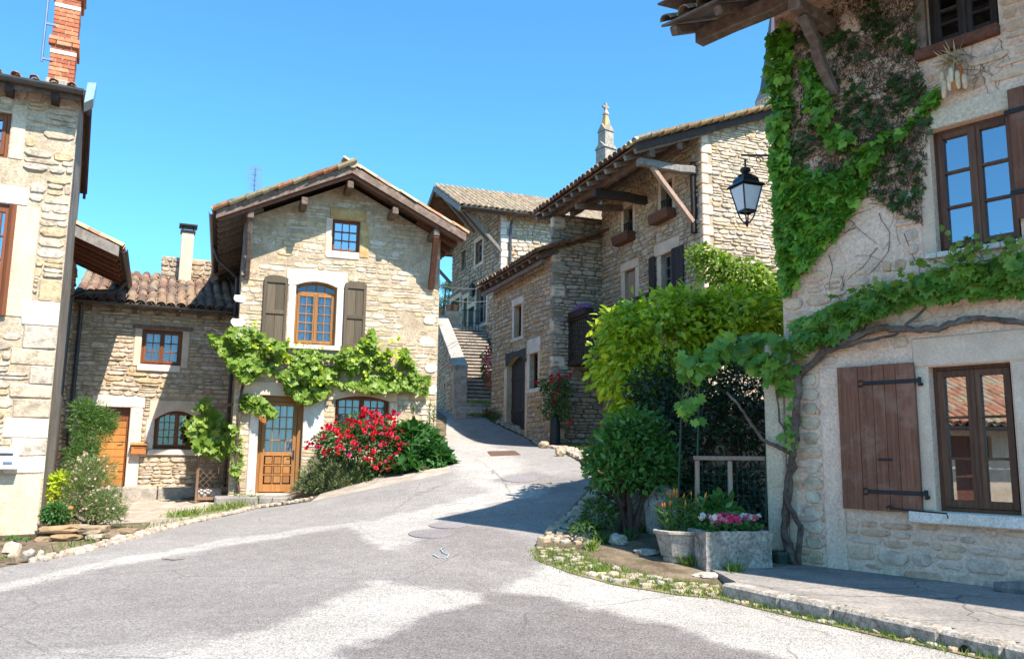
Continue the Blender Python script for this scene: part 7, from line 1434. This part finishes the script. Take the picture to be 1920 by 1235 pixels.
for wq in (.8, .7, .9): MB().prism([tuple(FM.w(x+.01, 1.0, -.55)), tuple(FM.w(x+wq-.01, 1.0, -.55)), tuple(FM.w(x+wq-.01, .3, -.55)), tuple(FM.w(x+.01, .3, -.55))], (0, 0, .53+R_.uniform(-.01, .01))).build('paving_slab', MT['pavem'], stp, WORLD, bevel=.015); x += wq
for k, (u, v, ru, rv, y, lab, mt) in enumerate(((272, 905, 26, 10, 17.6, 'low weeds under the arched window', 'dkgreen'), (455, 935, 22, 12, 16.0, 'grassy weeds at the foot of the trained vine', 'grass'), (425, 948, 40, 8, 15.5, 'grassy fringe along the gravel yard', 'grass'), (350, 962, 30, 6, 14.5, 'sparse weeds in the pale gravel', 'grass'), (455, 905, 10, 18, 16.3, 'yellowish weeds against the gabled house wall', 'yel'))):
    p = base_at(u, v+rv); g = np.random.default_rng(160+k); P = p+g.normal(size=(420, 3))*[ru*p[1]/FPX*.55, .16, 0]; P[:, 2] = H(P[:, 0], P[:, 1])+.01+np.abs(g.normal(size=420))*rv*p[1]/FPX*.5; t = thing('weeds', lab, 'weeds', p, 'weeds in the yard'); scatter('blades', 'blade' if k != 0 and k != 4 else 'ovate', frames(P, unit(g.normal(size=(420, 3))*.6+[0, 0, .8]), unit(g.normal(size=(420, 3))), .07+.06*g.random(420)), MT[mt], t)
# climbing roses on the street building, pink rose by the stairs, dark bollard
b = base_at(1045, 836); cr_ = thing('climbing_rose', 'dark climbing rose with crimson blooms on the street building corner', 'rose bush', b); P, D = blob_points([(*at(u, v, 21.0), ru*.0135, .28, rv*.0135) for u, v, ru, rv in ((1040, 735, 26, 32), (1055, 725, 20, 22), (1035, 765, 22, 20), (1058, 770, 16, 24), (1020, 720, 12, 16))], 1300, .3, .45, 171); scatter('foliage', 'ovate', leafy(P, D, .085), MT['ivy_d'], cr_)
mb = MB(); mb.tube([b, at(1042, 800, 21.1), at(1040, 760, 21.1)], [.03, .02, .015], 6); mb.build('stems', MT['bark_r'], cr_, WORLD); g = np.random.default_rng(172)
for u, v in ((1037, 711), (1047, 703), (1050, 707), (1063, 705), (1071, 701), (1051, 713), (1045, 731), (1039, 750), (1037, 714), (1068, 790), (1006, 716), (1033, 704)):
    for j in range(3): single('rose', 'rose', frames(np.array([at(u+g.normal()*2.5, v+g.normal()*2, 20.6)]), unit(g.normal(size=(1, 3))), unit(g.normal(size=(1, 3))*.4+[-.3, -.8, .5]), np.array([.085])), MT['red' if j else 'dred'], cr_, [0])
p = base_at(1040, 838); bo = thing('bollard', 'dark rounded iron bollard below the crimson climbing rose', 'bollard', (p[0], p[1]-.1, p[2])); m = MB(); m.lathe([(.13, -.1), (.14, .1), (.13, .5), (.12, .72), (.07, .80), (.01, .83)], seg=12); m.build('post', MT['iron'], bo, smooth=True)
pr0 = FX.w(.75, -1.0, .6); pr = thing('pink_rose', 'pink rose with pale blooms in a pot beside the stairs', 'rose bush', pr0-[0, 0, .5]); g = np.random.default_rng(175); P, D = blob_points([(*at(914, 690, 27.6), .22, .25, .45), (*at(912, 670, 27.6), .2, .2, .25)], 500, .3, .3, 176); scatter('foliage', 'ovate', leafy(P, D, .09), MT['rosel'], pr); m = MB(); pp = at(917, 705, 27.6); m.lathe([(.10, -.35), (.15, 0), (.16, .02), (.12, .02)], tuple(pp), 10); m.build('pot', MT['terracotta'], pr, WORLD)
for k in range(46): q = at(914+g.normal()*5.5, 678+g.normal()*14, 27.25+g.uniform(-.1, .1)); single('rose', 'rose', frames(np.array([q]), unit(g.normal(size=(1, 3))), unit(g.normal(size=(1, 3))*.5+[-.2, -.8, .5]), np.array([.10])), MT['pink'], pr, [0])
sbx = base_at(925, 790); t = thing('flower_bed', 'small bed of red flowers at the foot of the barn door wall', 'flowers', sbx); g = np.random.default_rng(178); P = np.array([FF.w(-1.75+g.uniform(-.5, .7), .25+g.uniform(-.12, .12), 0) for _ in range(300)]); P[:, 2] = H(P[:, 0], P[:, 1])+g.random(300)*.25; scatter('foliage', 'ovate', leafy(P, unit(g.normal(size=(300, 3))+[0, 0, 1]), .08), MT['ivy_d'], t)
for k in range(12): single('flower_head', 'rose', frames(P[k*7:k*7+1]+[-.05, -.05, .12], unit(g.normal(size=(1, 3))), unit(g.normal(size=(1, 3))+[-.5, -.8, .6]), np.array([.07])), MT['red'], t, [0])
# left corner planting
plant('feathery_shrub', 'tall feathery green shrub partly hiding the orange plank door', 'shrub', (at(168, 900, 15.6)[0], 15.6, h1(-7.9, 15.6)), pb([(168, 800, 15.6, 36, 45, .4), (158, 860, 15.4, 34, 52, .4), (188, 785, 15.7, 26, 24, .3), (160, 765, 15.6, 24, 18, .3), (202, 795, 15.8, 16, 18, .2)]), 8500, 'blade', .085, 'fine', 181, 10, shell=.2, lump=.5, droop=.1)
gb, P, D = plant('gaura_bush', 'wispy pink flowered bush spilling over the low dry stone wall', 'bush', (at(165, 960, 12.2)[0], 12.2, h1(-6.2, 12.2)), pb([(165, 925, 12.2, 48, 44, .4), (195, 945, 12.0, 36, 34, .35), (140, 955, 12.1, 34, 26, .3), (170, 885, 12.4, 42, 26, .35), (215, 962, 12.0, 20, 18, .2)]), 9000, 'blade', .065, 'gaura', 183, 10, shell=.15, lump=.55, droop=-.2)
g = np.random.default_rng(184); k = g.choice(len(P), 330); Q = P[k]+D[k]*.06+[0, 0, .02]; scatter('blossoms', 'rose', frames(Q, unit(g.normal(size=(330, 3))), unit(g.normal(size=(330, 3))+[0, -.6, .8]), .03+.02*g.random(330)), MT['pinkbud'], gb)
plant('yellow_shrub', 'small bright yellow green shrub against the grey rendered wall', 'shrub', (at(118, 930, 12.7)[0], 12.7, h1(-6.9, 12.7)), pb([(112, 905, 12.7, 20, 18, .2), (135, 902, 12.7, 22, 12, .2), (105, 925, 12.6, 14, 14, .15)]), 750, 'ovate', .075, 'yel', 186, 4, shell=.3, droop=-.1)
p = np.array([at(118, 975, 11.35)[0], 11.35, h1(-6.15, 11.35)+.12]); am = thing('clay_jar', 'ochre glazed clay jar beside the rounded herb cushion', 'jar', p); s = 11.35/FPX; m = MB(); m.lathe([(9*s, 0), (14*s, 8*s), (16*s, 18*s), (13*s, 28*s), (12*s, 30*s), (14.5*s, 31*s), (14.5*s, 34*s), (11*s, 34*s), (10*s, 28*s)], seg=14); m.build('jar', MT['terracotta'], am, smooth=True); m = MB(); m.lathe([(14.6*s, 29*s), (15.4*s, 31*s), (15.2*s, 35*s), (12*s, 35.2*s)], seg=14); m.build('glazed_rim', MT['door_l'], am, smooth=True)
plant('herb_cushion', 'rounded bright green herb cushion above the low dry stone wall', 'plant', (at(102, 978, 11.15)[0], 11.15, h1(-6.2, 11.15)+.08), pb([(102, 963, 11.15, 24, 17, .18)]), 900, 'ovate', .05, 'dkgreen', 188, 3, shell=.5, lump=.2)
plant('herb_cushion', 'low green cushion at the foot of the tall pale house', 'plant', (at(25, 1035, 10.3)[0], 10.3, h1(-6.1, 10.3)+.03), pb([(18, 1023, 10.3, 32, 12, .2), (45, 1024, 10.35, 20, 11, .15)]), 1100, 'ovate', .05, 'pitto', 189, 3, shell=.5, lump=.2)
dw = thing('dry_stone_wall', 'low dry stone wall of flat brown slabs at the corner of the yard', 'wall', (at(150, 1030, 10.9)[0], 10.9, h1(-5.6, 10.9)))
for (u0, u1, v0, v1, y) in ((78, 158, 984, 998, 11.1), (150, 200, 986, 999, 11.1), (98, 162, 1001, 1011, 10.95), (162, 200, 1000, 1012, 10.98), (198, 232, 997, 1010, 11.0), (215, 255, 992, 1003, 11.1), (92, 150, 1014, 1020, 10.85), (158, 200, 1013, 1027, 10.9), (200, 225, 1012, 1025, 10.9), (76, 135, 1022, 1032, 10.78), (140, 190, 1028, 1038, 10.8), (225, 262, 1004, 1016, 11.0), (66, 100, 1005, 1018, 10.95)):
    a, b = at(u0, (v0+v1)/2, y), at(u1, (v0+v1)/2, y+.06); hh = (v1-v0)*y/FPX; z = (a[2]+b[2])/2; q = STV[R_.randrange(24)]; W_ = b[0]-a[0]
    mb = MB(); mb.add([((v[0]+.5)*W_, v[1]*.16, v[2]*hh*1.1) for v in q[0]], q[1]); mb.box(.04*W_, .96*W_, .0, .25, -hh*.42, hh*.42); mb.build('stone', MT['brown'], dw, Matrix.Translation((a[0], a[1], z)) @ Matrix.Rotation(math.atan2(b[1]-a[1], b[0]-a[0]), 4, 'Z'), bevel=.006)
q = [(-6.9, 11.05), (-5.0, 11.55)]; MB().prism([(-6.75, 10.98, h1(-6.7, 11)-.3), (-4.95, 11.45, h1(-5, 11.4)-.3), (-5.6, 13.2, h1(-5.6, 13)-.3), (-7.3, 12.7, h1(-7.2, 12.5)-.3)], (0, 0, .33)).build('fill', MT['earth'], dw, WORLD)
for k, (u, v, w_) in enumerate(((25, 1052, 14), (52, 1048, 16), (75, 1042, 10), (20, 1040, 22))):
    p = base_at(u, v); s = p[1]/FPX*w_; o = MB().add(*[[(a*s*1.4, b*s*.7, c_*s) for a, b, c_ in STV[k][0]], STV[k][1]]).build('edging_stone', MT['cobble'], None, Matrix.Translation(Vector(p+[0, 0, s*.25])) @ Matrix.Rotation(k, 4, 'Z') @ Matrix.Rotation(-1.2, 4, 'X')); tag(o, ['pale edging stone at the picture edge by the road', 'largest pale edging stone below the herb cushion', 'small pale edging stone nearest the dry stone wall', 'long pale edging stone against the house foot'][k], 'stone', 'pale edging stones')

# cottage across the street, behind the viewer's left shoulder: it is what the lower panes mirror
FN_ = Fac((-8.2, -1.5), (.34, .94), -.5); nh = thing('stone_cottage', 'plastered cottage with a canal tile roof across the street, mirrored in the right house panes', 'house', FN_.M)
ON = [(-3.5, -.4), (6.2, -.4), (6.2, 2.75), (-3.5, 2.75)]; gd_ = rpoly(4.9, 5.9, .8, 2.5); wn = wall(nh, FN_, ON, [gd_], .2, MT['plaster']); MB().box(4.9, 5.9, .1, .16, .8, 2.5).build('door', MT['wood_red'], nh, FN_.M)
m = MB(); m.prism([(-3.8, -.45, 2.62), (6.6, -.45, 2.62), (6.6, 3.6, 4.45), (-3.8, 3.6, 4.45)], (0, 0, .04)); ro = m.build('roof', MT['deck'], nh, FN_.M); place_tiles(ro, FN_.M, (-3.8, -.5, 2.69), (1, 0, 0), (0, 1, .452), 46, 13, MT['tile_o'], 0, seed=14); gutter(ro, FN_.M, (-3.8, -.58, 2.66), (6.6, -.58, 2.66))
